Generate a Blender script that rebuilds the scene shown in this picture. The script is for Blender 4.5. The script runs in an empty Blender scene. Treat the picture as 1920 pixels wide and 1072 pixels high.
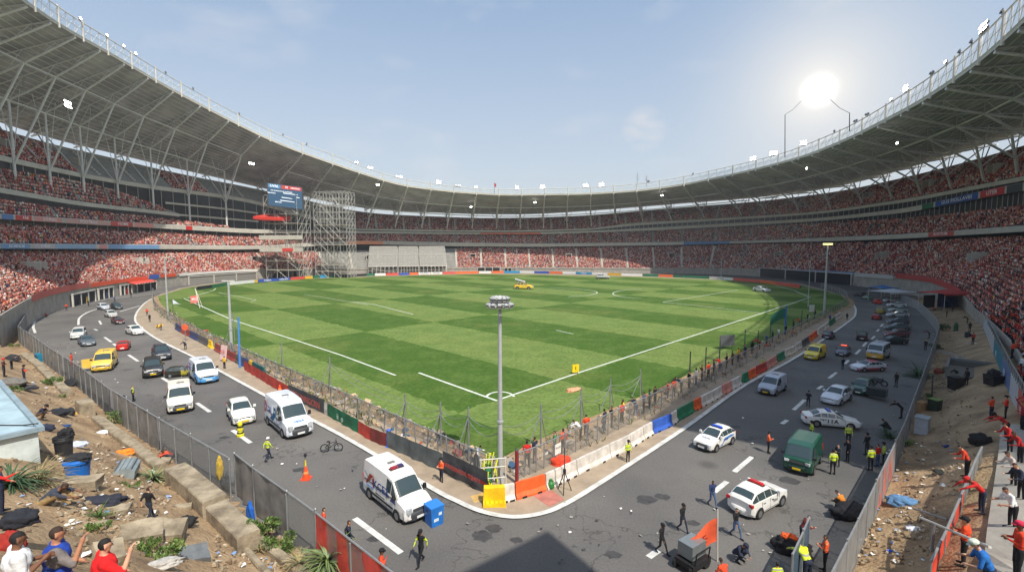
import bpy, bmesh, math, random
import numpy as np
from mathutils import Vector, Matrix, noise as mnoise
random.seed(7)
rng = np.random.default_rng(11)
S = bpy.context.scene
COL = S.collection
PI = math.pi
R = math.radians
# ------------------------------------------------------------------ camera
H0, FOC, TH = 17.3, 892.0, R(4.74)
CT, ST = math.cos(TH), math.sin(TH)
cd = bpy.data.cameras.new('camera'); cam = bpy.data.objects.new('camera', cd); COL.objects.link(cam)
cam.location = (0, 0, H0); cam.rotation_euler = (PI/2-TH, 0, 0)
cd.sensor_width = 36; cd.lens = FOC/1920*36; cd.clip_start = .1; cd.clip_end = 9000
S.camera = cam
def rayd(px, py):
    u, v = px-960, py-536
    return u, FOC*CT-v*ST, -(FOC*ST+v*CT)
def gp(px, py, z=0.0):                      # photo pixel -> point on the plane at height z
    u, f, d = rayd(px, py); t = (z-H0)/d
    return Vector((u*t, f*t, z))
def proj(X, Y, Z):
    h = H0-Z; zc = Y*CT+h*ST
    return 960+FOC*X/zc, 536+FOC*(h*CT-Y*ST)/zc
def zat(Y, py):                              # height of the point at depth Y seen on image row py
    v = py-536
    return H0-Y*(v*CT+FOC*ST)/(FOC*CT-v*ST)
def atY(px, py, Y):
    u, f, d = rayd(px, py); t = Y/f
    return Vector((u*t, Y, H0+d*t))
AX = Vector((.699, .715, 0)); BX = Vector((-.719, .695, 0))
def ang(v): return math.atan2(v[1], v[0])
# ------------------------------------------------------------------ materials
M = {}
def lin(c):
    return tuple((x/12.92 if x <= .04045 else ((x+.055)/1.055)**2.4) for x in c)
def rgb(r, g, b): return lin((r/255, g/255, b/255))
def mat(name, col, rough=.7, var=.0, scale=1.0, metal=0., bump=0., bscale=20., alpha=1., emit=0., coat=0., col2=None, coord='W', det=4):
    if name in M: return M[name]
    m = bpy.data.materials.new(name); M[name] = m; m.use_nodes = True
    nt = m.node_tree; n = nt.nodes; l = nt.links
    b = n['Principled BSDF']; b.inputs['Roughness'].default_value = rough; b.inputs['Metallic'].default_value = metal
    b.inputs['Base Color'].default_value = (*col, 1); b.inputs['Coat Weight'].default_value = coat
    if alpha < 1: b.inputs['Alpha'].default_value = alpha
    if emit: b.inputs['Emission Color'].default_value = (*col, 1); b.inputs['Emission Strength'].default_value = emit
    if var or bump:
        if coord == 'W': c = n.new('ShaderNodeNewGeometry').outputs['Position']
        else: c = n.new('ShaderNodeTexCoord').outputs['Object']
    if var:
        t = n.new('ShaderNodeTexNoise'); t.inputs['Scale'].default_value = scale; t.inputs['Detail'].default_value = det; t.inputs['Roughness'].default_value = .65
        l.new(c, t.inputs['Vector'])
        cr = n.new('ShaderNodeValToRGB'); l.new(t.outputs['Fac'], cr.inputs['Fac'])
        c2 = col2 if col2 else tuple(x*(1-var) for x in col)
        c1 = col if col2 else tuple(min(1, x*(1+var*.6)) for x in col)
        cr.color_ramp.elements[0].position = .34; cr.color_ramp.elements[1].position = .66
        cr.color_ramp.elements[0].color = (*c2, 1); cr.color_ramp.elements[1].color = (*c1, 1)
        l.new(cr.outputs['Color'], b.inputs['Base Color'])
    if bump:
        t2 = n.new('ShaderNodeTexNoise'); t2.inputs['Scale'].default_value = bscale; t2.inputs['Detail'].default_value = 5; l.new(c, t2.inputs['Vector'])
        bp = n.new('ShaderNodeBump'); bp.inputs['Strength'].default_value = bump; bp.inputs['Distance'].default_value = .1
        l.new(t2.outputs['Fac'], bp.inputs['Height']); l.new(bp.outputs['Normal'], b.inputs['Normal'])
    return m
def cm(r, g, b, rough=.75, var=.12, scale=3., **k):      # plain coloured material cached by its colour
    return mat(f'c{r}_{g}_{b}_{rough}', rgb(r, g, b), rough, var, scale, **k)
# ------------------------------------------------------------------ mesh builder
class MB:
    def __init__(s): s.v = []; s.f = []; s.m = []
    def add(s, vs, fs, m=0):
        o = len(s.v); s.v += [tuple(v) for v in vs]; s.f += [tuple(i+o for i in f) for f in fs]; s.m += [m]*len(fs)
    def quad(s, a, b, c, d, m=0): s.add([a, b, c, d], [(0, 1, 2, 3)], m)
    def box(s, c, sz, m=0, rz=0., mtx=None, taper=1.):
        x, y, z = sz[0]/2, sz[1]/2, sz[2]/2; t = taper
        vs = [Vector(p) for p in ((-x, -y, -z), (x, -y, -z), (x, y, -z), (-x, y, -z), (-x*t, -y*t, z), (x*t, -y*t, z), (x*t, y*t, z), (-x*t, y*t, z))]
        q = mtx if mtx else Matrix.Rotation(rz, 3, 'Z')
        s.add([q @ p+Vector(c) for p in vs], [(3, 2, 1, 0), (4, 5, 6, 7), (0, 1, 5, 4), (1, 2, 6, 5), (2, 3, 7, 6), (3, 0, 4, 7)], m)
    def tube(s, a, b, r, r2=None, n=6, m=0, cap=True):
        a, b = Vector(a), Vector(b); r2 = r if r2 is None else r2; d = b-a
        if d.length < 1e-6: return
        d.normalize(); e = Vector((0, 0, 1)) if abs(d.z) < .9 else Vector((1, 0, 0))
        p = d.cross(e).normalized(); q = d.cross(p)
        vs = []
        for k in range(n):
            t = 2*PI*k/n; w = p*math.cos(t)+q*math.sin(t); vs += [a+w*r, b+w*r2]
        fs = [(2*k, 2*k+1, (2*k+3) % (2*n), (2*k+2) % (2*n)) for k in range(n)]
        if cap: fs += [tuple(range(2*n-2, -1, -2)), tuple(range(1, 2*n, 2))]
        s.add(vs, fs, m)
    def path(s, pts, r, n=6, m=0):
        for a, b in zip(pts, pts[1:]): s.tube(a, b, r, n=n, m=m)
    def lathe(s, prof, c=(0, 0, 0), n=16, m=0, close=True):       # prof: (radius, z)
        vs = []; c = Vector(c)
        for r, z in prof:
            for k in range(n): t = 2*PI*k/n; vs.append(c+Vector((r*math.cos(t), r*math.sin(t), z)))
        fs = [(i*n+k, i*n+(k+1) % n, (i+1)*n+(k+1) % n, (i+1)*n+k) for i in range(len(prof)-1) for k in range(n)]
        if close: fs += [tuple(range(n-1, -1, -1)), tuple(range((len(prof)-1)*n, len(prof)*n))]
        s.add(vs, fs, m)
    def prism(s, pts, y0, y1, m=0):          # outline in x,z; extruded along y
        n = len(pts); vs = [(x, y0, z) for x, z in pts]+[(x, y1, z) for x, z in pts]
        s.add(vs, [tuple(range(n)), tuple(range(2*n-1, n-1, -1))]+[(k+n, (k+1) % n+n, (k+1) % n, k) for k in range(n)], m)
    def grid(s, P, m=0, flip=False):
        a, b = len(P), len(P[0]); vs = [p for row in P for p in row]
        fs = [(i*b+j, i*b+j+1, (i+1)*b+j+1, (i+1)*b+j) for i in range(a-1) for j in range(b-1)]
        if flip: fs = [f[::-1] for f in fs]
        s.add(vs, fs, m)
    def mesh(s, name, mats, smooth=False):
        me = bpy.data.meshes.new(name); me.from_pydata(s.v, [], s.f)
        for x in (mats if isinstance(mats, (list, tuple)) else [mats]): me.materials.append(x)
        me.polygons.foreach_set('material_index', s.m)
        if smooth: me.polygons.foreach_set('use_smooth', [True]*len(me.polygons))
        me.update(); return me
    def build(s, name, mats, parent=None, smooth=False, **t):
        o = bpy.data.objects.new(name, s.mesh(name, mats, smooth)); COL.objects.link(o)
        if parent: o.parent = parent
        if t: tag(o, **t)
        return o
def tag(o, label=None, cat=None, group=None, kind=None):
    for k, v in (('label', label), ('category', cat), ('group', group), ('kind', kind)):
        if v: o[k] = v
    return o
def thing(name, loc, rz=0., label=None, cat=None, group=None):
    o = bpy.data.objects.new(name, None); o.empty_display_size = .2; COL.objects.link(o)
    o.location = loc; o.rotation_euler = (0, 0, rz); return tag(o, label, cat, group)
def dup(o, loc=None, rz=None, parent=None, **t):
    c = o.copy(); COL.objects.link(c); c.parent = parent
    for ch in o.children: dup(ch, parent=c)
    if loc is not None: c.location = loc
    if rz is not None: c.rotation_euler = (0, 0, rz)
    if t: tag(c, **t)
    return c
def text(s, name, size, mt, parent=None, loc=(0, 0, 0), rot=None, ext=.004, align='CENTER', sx=1.):
    cu = bpy.data.curves.new(name, 'FONT'); cu.body = s; cu.size = size; cu.extrude = ext; cu.align_x = align; cu.align_y = 'CENTER'
    cu.resolution_u = 2; cu.offset = size*.012
    cu.materials.append(mt); o = bpy.data.objects.new(name, cu); COL.objects.link(o)
    if parent: o.parent = parent
    m = Matrix.Translation(Vector(loc)) @ (rot.to_4x4() if rot else Matrix.Identity(4)) @ Matrix.Diagonal((sx, 1, 1, 1))
    o.matrix_local = m; return o
def frame3(xd, zd=(0, 0, 1)):                # text frame: reads along xd, stands along zd
    x = Vector(xd).normalized(); y = Vector(zd); y = (y-x*y.dot(x)).normalized(); z = x.cross(y)
    return Matrix((x, y, z)).transposed()
def resample(pts, step):
    pts = [Vector(p) for p in pts]; out = [pts[0]]; 
    for a, b in zip(pts, pts[1:]):
        k = max(1, round((b-a).length/step))
        out += [a.lerp(b, (i+1)/k) for i in range(k)]
    return out
def smooth_line(pts, sub=6):                 # Catmull-Rom
    pts = [Vector(p) for p in pts]; q = [pts[0]*2-pts[1]]+pts+[pts[-1]*2-pts[-2]]; out = []
    for i in range(1, len(q)-2):
        for k in range(sub):
            t = k/sub; a, b, c, d = q[i-1], q[i], q[i+1], q[i+2]
            out.append(.5*((2*b)+(c-a)*t+(2*a-5*b+4*c-d)*t*t+(3*b-a-3*c+d)*t**3))
    return out+[pts[-1]]
# ------------------------------------------------------------------ ground heights
FL = [(-104, 101), (-88.7, 84.5), (-77, 75.5), (-66, 66.8), (-51.8, 56), (-40.9, 47.2), (-29.4, 38.6), (-19.2, 31.2), (-13.2, 26.6), (-10.4, 24.3), (-4, 19), (4, 12)]
FR = [(4, 10), (18.8, 24.7), (33.2, 39.1), (48, 54.5), (63, 70.2), (79, 87), (88, 97.8), (100, 114), (112, 131), (120, 146)]
def pl_dist(P, x, y, side):
    best = 1e9; sg = 1
    for (ax, ay), (bx, by) in zip(P, P[1:]):
        dx, dy = bx-ax, by-ay; t = max(0, min(1, ((x-ax)*dx+(y-ay)*dy)/(dx*dx+dy*dy)))
        qx, qy = ax+t*dx, ay+t*dy; d = (x-qx)**2+(y-qy)**2
        if d < best-1e-9: best = d; sg = 1 if (dx*(y-ay)-dy*(x-ax))*side > 0 else -1
    return sg*math.sqrt(best)
def itp(x, P): return float(np.interp(x, [p[0] for p in P], [p[1] for p in P]))
LP = [(0, .02), (1.5, .5), (2.6, .9), (6, 3.2), (9, 5.0), (14, 7.6), (25, 11.), (60, 16)]
RP = [(0, .02), (2, .7), (4.6, 2.7), (7, 3.9), (12, 4.4), (60, 4.6)]
def terr(x, y):
    if x < 2:
        d = pl_dist(FL, x, y, -1)
        if d <= 0: return 0.
        return itp(d, LP)*itp(y, [(55, 1), (82, .45), (110, .25)])+max(0, 20-y)*.28*min(1, d/6)
    d = pl_dist(FR, x, y, -1)
    if d <= 0: return 0.
    return itp(d, RP)*itp(y, [(60, 1), (105, .3)])+(max(0, 20-max(y, 8.5))*.4+max(0, 14-max(y, 8.5))**2*.08)*min(1, d/5)
def P(px, py):                               # photo pixel -> first ground point on its ray
    u, f, d = rayd(px, py); t = 6.5/f; q = None
    t1 = -H0/d if d < 0 else .4
    n = 400
    for k in range(n+1):
        tt = t+(t1-t)*k/n; x, y, z = u*tt, f*tt, H0+d*tt
        if z <= terr(x, y)+1e-6: return Vector((x, y, terr(x, y)))
    return Vector((u*t1, f*t1, 0))
# ------------------------------------------------------------------ surfaces
def nodes_mat(name):
    m = bpy.data.materials.new(name); M[name] = m; m.use_nodes = True
    return m, m.node_tree.nodes, m.node_tree.links
def asphalt():
    m, n, l = nodes_mat('asphalt'); b = n['Principled BSDF']; b.inputs['Roughness'].default_value = .85
    g = n.new('ShaderNodeNewGeometry').outputs['Position']
    t = n.new('ShaderNodeTexNoise'); t.inputs['Scale'].default_value = .09; t.inputs['Detail'].default_value = 6; l.new(g, t.inputs[0])
    r = n.new('ShaderNodeValToRGB'); l.new(t.outputs[0], r.inputs[0])
    r.color_ramp.elements[0].position = .35; r.color_ramp.elements[0].color = (*rgb(90, 88, 86), 1)
    r.color_ramp.elements[1].position = .68; r.color_ramp.elements[1].color = (*rgb(112, 108, 103), 1)
    t2 = n.new('ShaderNodeTexNoise'); t2.inputs['Scale'].default_value = 7; t2.inputs['Detail'].default_value = 4; l.new(g, t2.inputs[0])
    # oil stains and tyre-dark patches: spots with a shape of their own
    v = n.new('ShaderNodeTexVoronoi'); v.inputs['Scale'].default_value = .17; l.new(g, v.inputs[0])
    rv = n.new('ShaderNodeValToRGB'); l.new(v.outputs['Distance'], rv.inputs[0])
    rv.color_ramp.elements[0].position = .06; rv.color_ramp.elements[0].color = (.55, .55, .55, 1)
    rv.color_ramp.elements[1].position = .16; rv.color_ramp.elements[1].color = (1, 1, 1, 1)
    mx = n.new('ShaderNodeMix'); mx.data_type = 'RGBA'; mx.blend_type = 'MULTIPLY'; mx.inputs[0].default_value = .8
    l.new(r.outputs[0], mx.inputs[6]); l.new(rv.outputs[0], mx.inputs[7])
    mx2 = n.new('ShaderNodeMix'); mx2.data_type = 'RGBA'; mx2.blend_type = 'OVERLAY'; mx2.inputs[0].default_value = .35
    l.new(mx.outputs[2], mx2.inputs[6]); l.new(t2.outputs[0], mx2.inputs[7]); l.new(mx2.outputs[2], b.inputs['Base Color'])
    vc = n.new('ShaderNodeTexVoronoi'); vc.feature = 'DISTANCE_TO_EDGE'; vc.inputs['Scale'].default_value = .085; dn = n.new('ShaderNodeTexNoise'); dn.inputs['Scale'].default_value = .5; dn.inputs['Detail'].default_value = 5; l.new(g, dn.inputs[0])
    ad = n.new('ShaderNodeMix'); ad.data_type = 'VECTOR'; ad.inputs[0].default_value = .5; sc_ = n.new('ShaderNodeVectorMath'); sc_.operation = 'SCALE'; sc_.inputs['Scale'].default_value = 9; l.new(dn.outputs['Color'], sc_.inputs[0]); av = n.new('ShaderNodeVectorMath'); av.operation = 'ADD'; l.new(g, av.inputs[0]); l.new(sc_.outputs[0], av.inputs[1]); l.new(av.outputs[0], vc.inputs[0])
    rc = n.new('ShaderNodeValToRGB'); l.new(vc.outputs['Distance'], rc.inputs[0]); rc.color_ramp.elements[0].position = .004; rc.color_ramp.elements[0].color = (.5, .5, .5, 1); rc.color_ramp.elements[1].position = .012; rc.color_ramp.elements[1].color = (1, 1, 1, 1)
    vp = n.new('ShaderNodeTexVoronoi'); vp.inputs['Scale'].default_value = .045; l.new(av.outputs[0], vp.inputs[0]); rp = n.new('ShaderNodeValToRGB'); l.new(vp.outputs['Color'], rp.inputs[0]); rp.color_ramp.elements[0].color = (.84, .84, .84, 1); rp.color_ramp.elements[1].color = (1.06, 1.05, 1.03, 1)
    m3 = n.new('ShaderNodeMix'); m3.data_type = 'RGBA'; m3.blend_type = 'MULTIPLY'; m3.inputs[0].default_value = .75; l.new(mx2.outputs[2], m3.inputs[6]); l.new(rc.outputs[0], m3.inputs[7])
    m4 = n.new('ShaderNodeMix'); m4.data_type = 'RGBA'; m4.blend_type = 'MULTIPLY'; m4.inputs[0].default_value = 1; l.new(m3.outputs[2], m4.inputs[6]); l.new(rp.outputs[0], m4.inputs[7]); l.new(m4.outputs[2], b.inputs['Base Color'])
    bp = n.new('ShaderNodeBump'); bp.inputs['Strength'].default_value = .2; l.new(t2.outputs[0], bp.inputs['Height']); l.new(bp.outputs[0], b.inputs['Normal'])
    return m
def turf():
    m, n, l = nodes_mat('turf'); b = n['Principled BSDF']; b.inputs['Roughness'].default_value = .9; b.inputs['Specular IOR Level'].default_value = .15
    g = n.new('ShaderNodeNewGeometry').outputs['Position']
    def dot(ax, sc, off):
        d = n.new('ShaderNodeVectorMath'); d.operation = 'DOT_PRODUCT'; d.inputs[1].default_value = ax; l.new(g, d.inputs[0])
        a = n.new('ShaderNodeMath'); a.operation = 'MULTIPLY_ADD'; a.inputs[1].default_value = sc; a.inputs[2].default_value = off; l.new(d.outputs['Value'], a.inputs[0])
        f = n.new('ShaderNodeMath'); f.operation = 'FLOOR'; l.new(a.outputs[0], f.inputs[0]); return f.outputs[0]
    c0 = Vector((-1.3, 52.5, 0))
    wn = n.new('ShaderNodeTexNoise'); wn.inputs['Scale'].default_value = .6; wn.inputs['Detail'].default_value = 3; l.new(g, wn.inputs[0]); ws = n.new('ShaderNodeVectorMath'); ws.operation = 'SCALE'; ws.inputs['Scale'].default_value = 1.6; l.new(wn.outputs['Color'], ws.inputs[0]); wa = n.new('ShaderNodeVectorMath'); wa.operation = 'ADD'; l.new(g, wa.inputs[0]); l.new(ws.outputs[0], wa.inputs[1]); g0 = g; g = wa.outputs[0]
    a = dot(AX, 1/17., -AX.dot(c0)/17+.3); c = dot(BX, 1/50., -BX.dot(c0)/50); g = g0
    s = n.new('ShaderNodeMath'); s.operation = 'ADD'; l.new(a, s.inputs[0]); l.new(c, s.inputs[1])
    md = n.new('ShaderNodeMath'); md.operation = 'FLOORED_MODULO'; md.inputs[1].default_value = 2; l.new(s.outputs[0], md.inputs[0])
    t = n.new('ShaderNodeTexNoise'); t.inputs['Scale'].default_value = .22; t.inputs['Detail'].default_value = 8; t.inputs['Roughness'].default_value = .7; l.new(g, t.inputs[0])
    w = n.new('ShaderNodeMath'); w.operation = 'MULTIPLY_ADD'; w.inputs[1].default_value = 1.3; w.inputs[2].default_value = -.6; l.new(t.outputs[0], w.inputs[0])
    w2 = n.new('ShaderNodeMath'); w2.operation = 'MULTIPLY_ADD'; w2.inputs[1].default_value = .54; l.new(md.outputs[0], w2.inputs[0]); l.new(w.outputs[0], w2.inputs[2]); w2.use_clamp = True
    w3 = n.new('ShaderNodeMath'); w3.operation = 'ADD'; w3.inputs[1].default_value = .1; l.new(w2.outputs[0], w3.inputs[0])
    r = n.new('ShaderNodeValToRGB'); l.new(w3.outputs[0], r.inputs[0])
    r.color_ramp.elements[0].position = 0; r.color_ramp.elements[0].color = (.042, .098, .010, 1)
    r.color_ramp.elements[1].position = 1; r.color_ramp.elements[1].color = (.170, .232, .062, 1)
    t3 = n.new('ShaderNodeTexNoise'); t3.inputs['Scale'].default_value = 2.5; t3.inputs['Detail'].default_value = 6; l.new(g, t3.inputs[0])
    mx = n.new('ShaderNodeMix'); mx.data_type = 'RGBA'; mx.blend_type = 'OVERLAY'; mx.inputs[0].default_value = .62
    wt = n.new('ShaderNodeTexNoise'); wt.inputs['Scale'].default_value = .045; wt.inputs['Detail'].default_value = 7; wt.inputs['Roughness'].default_value = .65; l.new(g, wt.inputs[0]); wr = n.new('ShaderNodeValToRGB'); l.new(wt.outputs[0], wr.inputs[0]); wr.color_ramp.elements[0].position = .5; wr.color_ramp.elements[0].color = (0, 0, 0, 1); wr.color_ramp.elements[1].position = .8; wr.color_ramp.elements[1].color = (.5, .5, .5, 1)
    wm = n.new('ShaderNodeMix'); wm.data_type = 'RGBA'; l.new(wr.outputs[0], wm.inputs[0]); l.new(r.outputs[0], wm.inputs[6]); wm.inputs[7].default_value = (.24, .23, .075, 1)
    l.new(wm.outputs[2], mx.inputs[6]); l.new(t3.outputs[0], mx.inputs[7]); l.new(mx.outputs[2], b.inputs['Base Color'])
    bp = n.new('ShaderNodeBump'); bp.inputs['Strength'].default_value = .6; bp.inputs['Distance'].default_value = .15; l.new(t3.outputs[0], bp.inputs['Height']); l.new(bp.outputs[0], b.inputs['Normal'])
    return m
def dirt():
    m, n, l = nodes_mat('dirt'); b = n['Principled BSDF']; b.inputs['Roughness'].default_value = .95
    g = n.new('ShaderNodeNewGeometry').outputs['Position']
    t = n.new('ShaderNodeTexNoise'); t.inputs['Scale'].default_value = .35; t.inputs['Detail'].default_value = 9; t.inputs['Roughness'].default_value = .68; l.new(g, t.inputs[0])
    r = n.new('ShaderNodeValToRGB'); l.new(t.outputs[0], r.inputs[0]); e = r.color_ramp.elements
    e[0].position = .3; e[0].color = (*rgb(112, 90, 66), 1); e[1].position = .62; e[1].color = (*rgb(172, 146, 112), 1)
    x = e.new(.46); x.color = (*rgb(146, 121, 91), 1)
    v = n.new('ShaderNodeTexVoronoi'); v.inputs['Scale'].default_value = 3.2; l.new(g, v.inputs[0])
    rv = n.new('ShaderNodeValToRGB'); l.new(v.outputs['Distance'], rv.inputs[0]); rv.color_ramp.elements[0].position = .05; rv.color_ramp.elements[0].color = (.75, .7, .62, 1)
    rv.color_ramp.elements[1].position = .14; rv.color_ramp.elements[1].color = (.5, .5, .5, 1)
    mx = n.new('ShaderNodeMix'); mx.data_type = 'RGBA'; mx.blend_type = 'OVERLAY'; mx.inputs[0].default_value = .6
    l.new(r.outputs[0], mx.inputs[6]); l.new(rv.outputs[0], mx.inputs[7]); l.new(mx.outputs[2], b.inputs['Base Color'])
    t2 = n.new('ShaderNodeTexNoise'); t2.inputs['Scale'].default_value = 5; t2.inputs['Detail'].default_value = 8; l.new(g, t2.inputs[0])
    bp = n.new('ShaderNodeBump'); bp.inputs['Strength'].default_value = .8; bp.inputs['Distance'].default_value = .2; l.new(t2.outputs[0], bp.inputs['Height']); l.new(bp.outputs[0], b.inputs['Normal'])
    return m
ASPH, TURF, DIRT = asphalt(), turf(), dirt()
PAVE = mat('pavement_sand', rgb(158, 141, 120), .9, .22, .5, bump=.3, bscale=6)
WPAINT = mat('white_road_paint', (.62, .61, .57), .8, .25, 1.2)
CONC = mat('concrete', rgb(164, 157, 145), .9, .22, .4, bump=.25, bscale=4)
CONCL = mat('pale_concrete', rgb(196, 190, 178), .85, .12, .3)
CONCD = mat('dirty_concrete', rgb(150, 138, 118), .95, .0, .8, col2=rgb(104, 94, 80), bump=.4, bscale=5)
CONCD = M.pop('dirty_concrete'); bpy.data.materials.remove(CONCD)
CONCD = mat('weathered_concrete', rgb(168, 154, 130), .95, .3, .9, col2=rgb(112, 100, 82), bump=.5, bscale=5)
STEEL = mat('galvanised_steel', rgb(150, 152, 152), .5, .15, 2, metal=.4)
STEELW = mat('pale_painted_steel', rgb(205, 200, 190), .55, .12, .5)
STEELD = mat('dark_steel', rgb(70, 70, 70), .6, .2, 1)
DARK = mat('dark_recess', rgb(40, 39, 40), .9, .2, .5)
BLACK = mat('black_plastic', rgb(28, 28, 30), .6)
RUBBER = mat('rubber', rgb(32, 31, 31), .9, .3, 8)
GLASS = mat('tinted_glass', (.035, .055, .058), .05); GLASS.node_tree.nodes['Principled BSDF'].inputs['Specular IOR Level'].default_value = .8
b_ = MB(); b_.quad((-430, -270, -.12), (430, -270, -.12), (430, 590, -.12), (-430, 590, -.12)); b_.build('ground', mat('outer_ground', rgb(150, 136, 116), .9, .2, .02), kind='structure')
def flat(name, pts, m, z=0., **t):
    b = MB(); b.add([(p[0], p[1], z) for p in pts], [tuple(range(len(pts)))]); o = b.build(name, m, **t)
    bm = bmesh.new(); bm.from_mesh(o.data); bmesh.ops.triangulate(bm, faces=bm.faces[:]); bmesh.ops.recalc_face_normals(bm, faces=bm.faces[:])
    if bm.faces and sum(f.normal.z for f in bm.faces) < 0: bmesh.ops.reverse_faces(bm, faces=bm.faces[:])
    bm.to_mesh(o.data); bm.free(); return o
flat('road', [(-170, 0), (-170, 330), (180, 330), (180, 0), (60, -20), (-60, -20)], ASPH, 0, kind='structure')
G = lambda L: [gp(*p) for p in L]
# inner edge of the carriageway (white line) and the verge inside it
INNER = smooth_line(G([(300, 552), (275, 566), (261, 580), (254, 593), (257, 607), (291, 634), (373, 675), (504, 746), (640, 817), (804, 913), (860, 942), (897, 958), (938, 968), (976, 970), (1018, 963), (1056, 948), (1120, 910), (1280, 806), (1398, 722), (1501, 665), (1593, 602), (1604, 588), (1602, 574), (1588, 560), (1560, 548)]), 5)
FARB = G([(1500, 531), (1400, 524), (1200, 517.5), (1000, 513), (900, 512), (750, 515.5), (620, 519.5), (480, 525), (400, 531), (340, 540)])
flat('verge', INNER+FARB, PAVE, .09, kind='structure')
def strip(b, pts, w, z, m=0):
    pts = [Vector(p) for p in pts]; Lr = []
    for i, p in enumerate(pts):
        d = (pts[min(i+1, len(pts)-1)]-pts[max(i-1, 0)]); d.z = 0; d.normalize(); nn = Vector((-d.y, d.x, 0))
        Lr.append([p+nn*w/2+Vector((0, 0, z)), p-nn*w/2+Vector((0, 0, z))])
    b.grid(Lr, m)
kb = MB(); strip(kb, INNER, .22, .045); kb.grid([[Vector((p.x, p.y, .0)), Vector((p.x, p.y, .1))] for p in INNER]); kb.build('kerb', CONC, kind='structure')
GRASSP = smooth_line(G([(296, 556), (303, 571), (330, 593), (380, 621), (453, 657), (560, 702), (640, 735), (759, 787), (880, 838), (936, 862), (960, 850), (1062, 803), (1200, 745), (1280, 708), (1400, 655), (1520, 602), (1580, 577), (1592, 568), (1575, 553)]), 5)+G([(1500, 535), (1400, 527), (1200, 519.5), (1000, 515), (900, 514), (750, 517.5), (620, 521.5), (480, 527), (400, 533), (345, 541)])
flat('pitch', GRASSP, TURF, .12, kind='structure')
EARTH = DIRT
b = MB(); edge = [Vector(p) for p in GRASSP[:91]]
for _ in range(10): edge = [edge[0]]+[(a+c*2+e)/4 for a, c, e in zip(edge, edge[1:], edge[2:])]+[edge[-1]]
strip(b, [p for p in edge], 3.6, .108); b.build('earth_strip', DIRT, kind='structure')
# painted lines on the turf
LW = mat('white_turf_paint', (.58, .61, .52), .9, .2, 2)
b = MB()
for L, w in [([(937, 750), (1100, 695), (1300, 630), (1519, 558)], .34), ([(1519, 558), (1489, 545), (1455, 536)], .35), ([(785, 700), (860, 727), (932, 753)], .36),
             ([(437, 601), (540, 634), (640, 667), (742, 705)], .32), ([(345, 560), (437, 601)], .35), ([(1243, 567), (1384, 544)], .3), ([(1243, 567), (1330, 576), (1425, 587)], .3),
             ([(662, 566), (700, 571), (775, 590)], .3), ([(352, 559), (400, 545), (405, 541)], .35), ([(410, 549), (480, 563), (470, 566)], .25), ([(570, 552), (690, 572)], .2), ([(1043, 620), (1075, 627)], .25)]:
    pts = resample(G(L), 4); strip(b, pts, w, .128)
for cx, cy, rx, ry, a0, a1 in [(1010, 549, 110, 9, -80, 60), (1215, 551, 66, 9, 100, 260)]:
    strip(b, [gp(cx+rx*math.cos(R(a)), cy+ry*math.sin(R(a))) for a in range(a0, a1+1, 10)], .35, .128)
strip(b, [gp(938+26*math.cos(R(a)), 747-11*math.sin(R(a))) for a in range(10, 171, 10)], .3, .132)
b.build('pitch_marking', LW, kind='structure')
b = MB()
strip(b, [p+(Vector((0, 0, 0))) for p in INNER[3:-6]], .42, .096)
strip(b, resample(smooth_line(G([(66, 624), (63, 608), (78, 589), (112, 576), (187, 563), (291, 550)]), 6), 3), .4, .006)
strip(b, smooth_line(G([(147, 609), (149, 596), (163, 586), (182, 579)]), 5), .4, .006)
for x0, y0, x1, y1 in [(176, 617, 183, 619), (190, 608, 186, 601), (196, 632, 209, 641), (212, 644, 218, 648), (241, 665, 259, 677), (304, 708, 325, 721), (369, 755, 394, 772), (436, 806, 470, 830), (665, 971, 752, 1036),
                       (1410, 856, 1377, 884), (1509, 749, 1488, 768), (1476, 787, 1466, 794), (1363, 902, 1339, 922), (1236, 1030, 1216, 1044), (1613, 655, 1604, 664), (1591, 675, 1584, 682), (1568, 698, 1554, 709),
                       (1542, 723, 1533, 729), (1656, 607, 1651, 612), (1648, 617, 1644, 621), (1640, 630, 1634, 636), (1625, 641, 1618, 649), (225, 584, 262, 573), (196, 592, 204, 587)]:
    strip(b, [gp(x0, y0), gp(x1, y1)], .38, .007)
b.build('road_marking', WPAINT, kind='structure')
b = MB()
for L, c in [([(742, 905), (760, 899), (788, 914), (768, 922)], 0), ([(995, 928), (1035, 921), (1058, 938), (1030, 952)], 0), ([(882, 932), (905, 925), (912, 938), (890, 945)], 1), ([(905, 948), (948, 945), (950, 955), (903, 952)], 1)]:
    b.add([gp(*p)+Vector((0, 0, .098)) for p in L], [(3, 2, 1, 0)], c)
b.build('pavement_patch', [mat('red_paving', rgb(176, 112, 98), .9, .2, 2), mat('yellow_paving', rgb(196, 160, 96), .9, .3, 2)], kind='structure')
# embankments of bare earth
def bank(name, x0, x1, y0, y1, Pl, step, lim):
    nx, ny = int((x1-x0)/step), int((y1-y0)/step); idx = {}; b = MB()
    for i in range(nx+1):
        for j in range(ny+1):
            x, y = x0+i*step, y0+j*step; d = pl_dist(Pl, x, y, -1)
            if d > -step*1.0 and d < lim:
                z = terr(x, y); 
                if d > .5: z += .16*mnoise.noise(Vector((x*.6, y*.6, 3)))*min(1, d/2)+.05*mnoise.noise(Vector((x*2, y*2, 7)))
                else: z = z-.03 if d > 0 else -.04
                idx[i, j] = len(b.v); b.v.append((x, y, z))
    for (i, j), k in idx.items():
        q = [idx.get((i+1, j)), idx.get((i+1, j+1)), idx.get((i, j+1))]
        if None not in q: b.f.append((k, *q)); b.m.append(0)
    b.build(name, DIRT, smooth=True, kind='structure')
bank('left_bank', -112, 2, 4, 112, FL, .8, 34)
bank('right_bank', 2, 130, 4, 150, FR, .8, 26)
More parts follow.
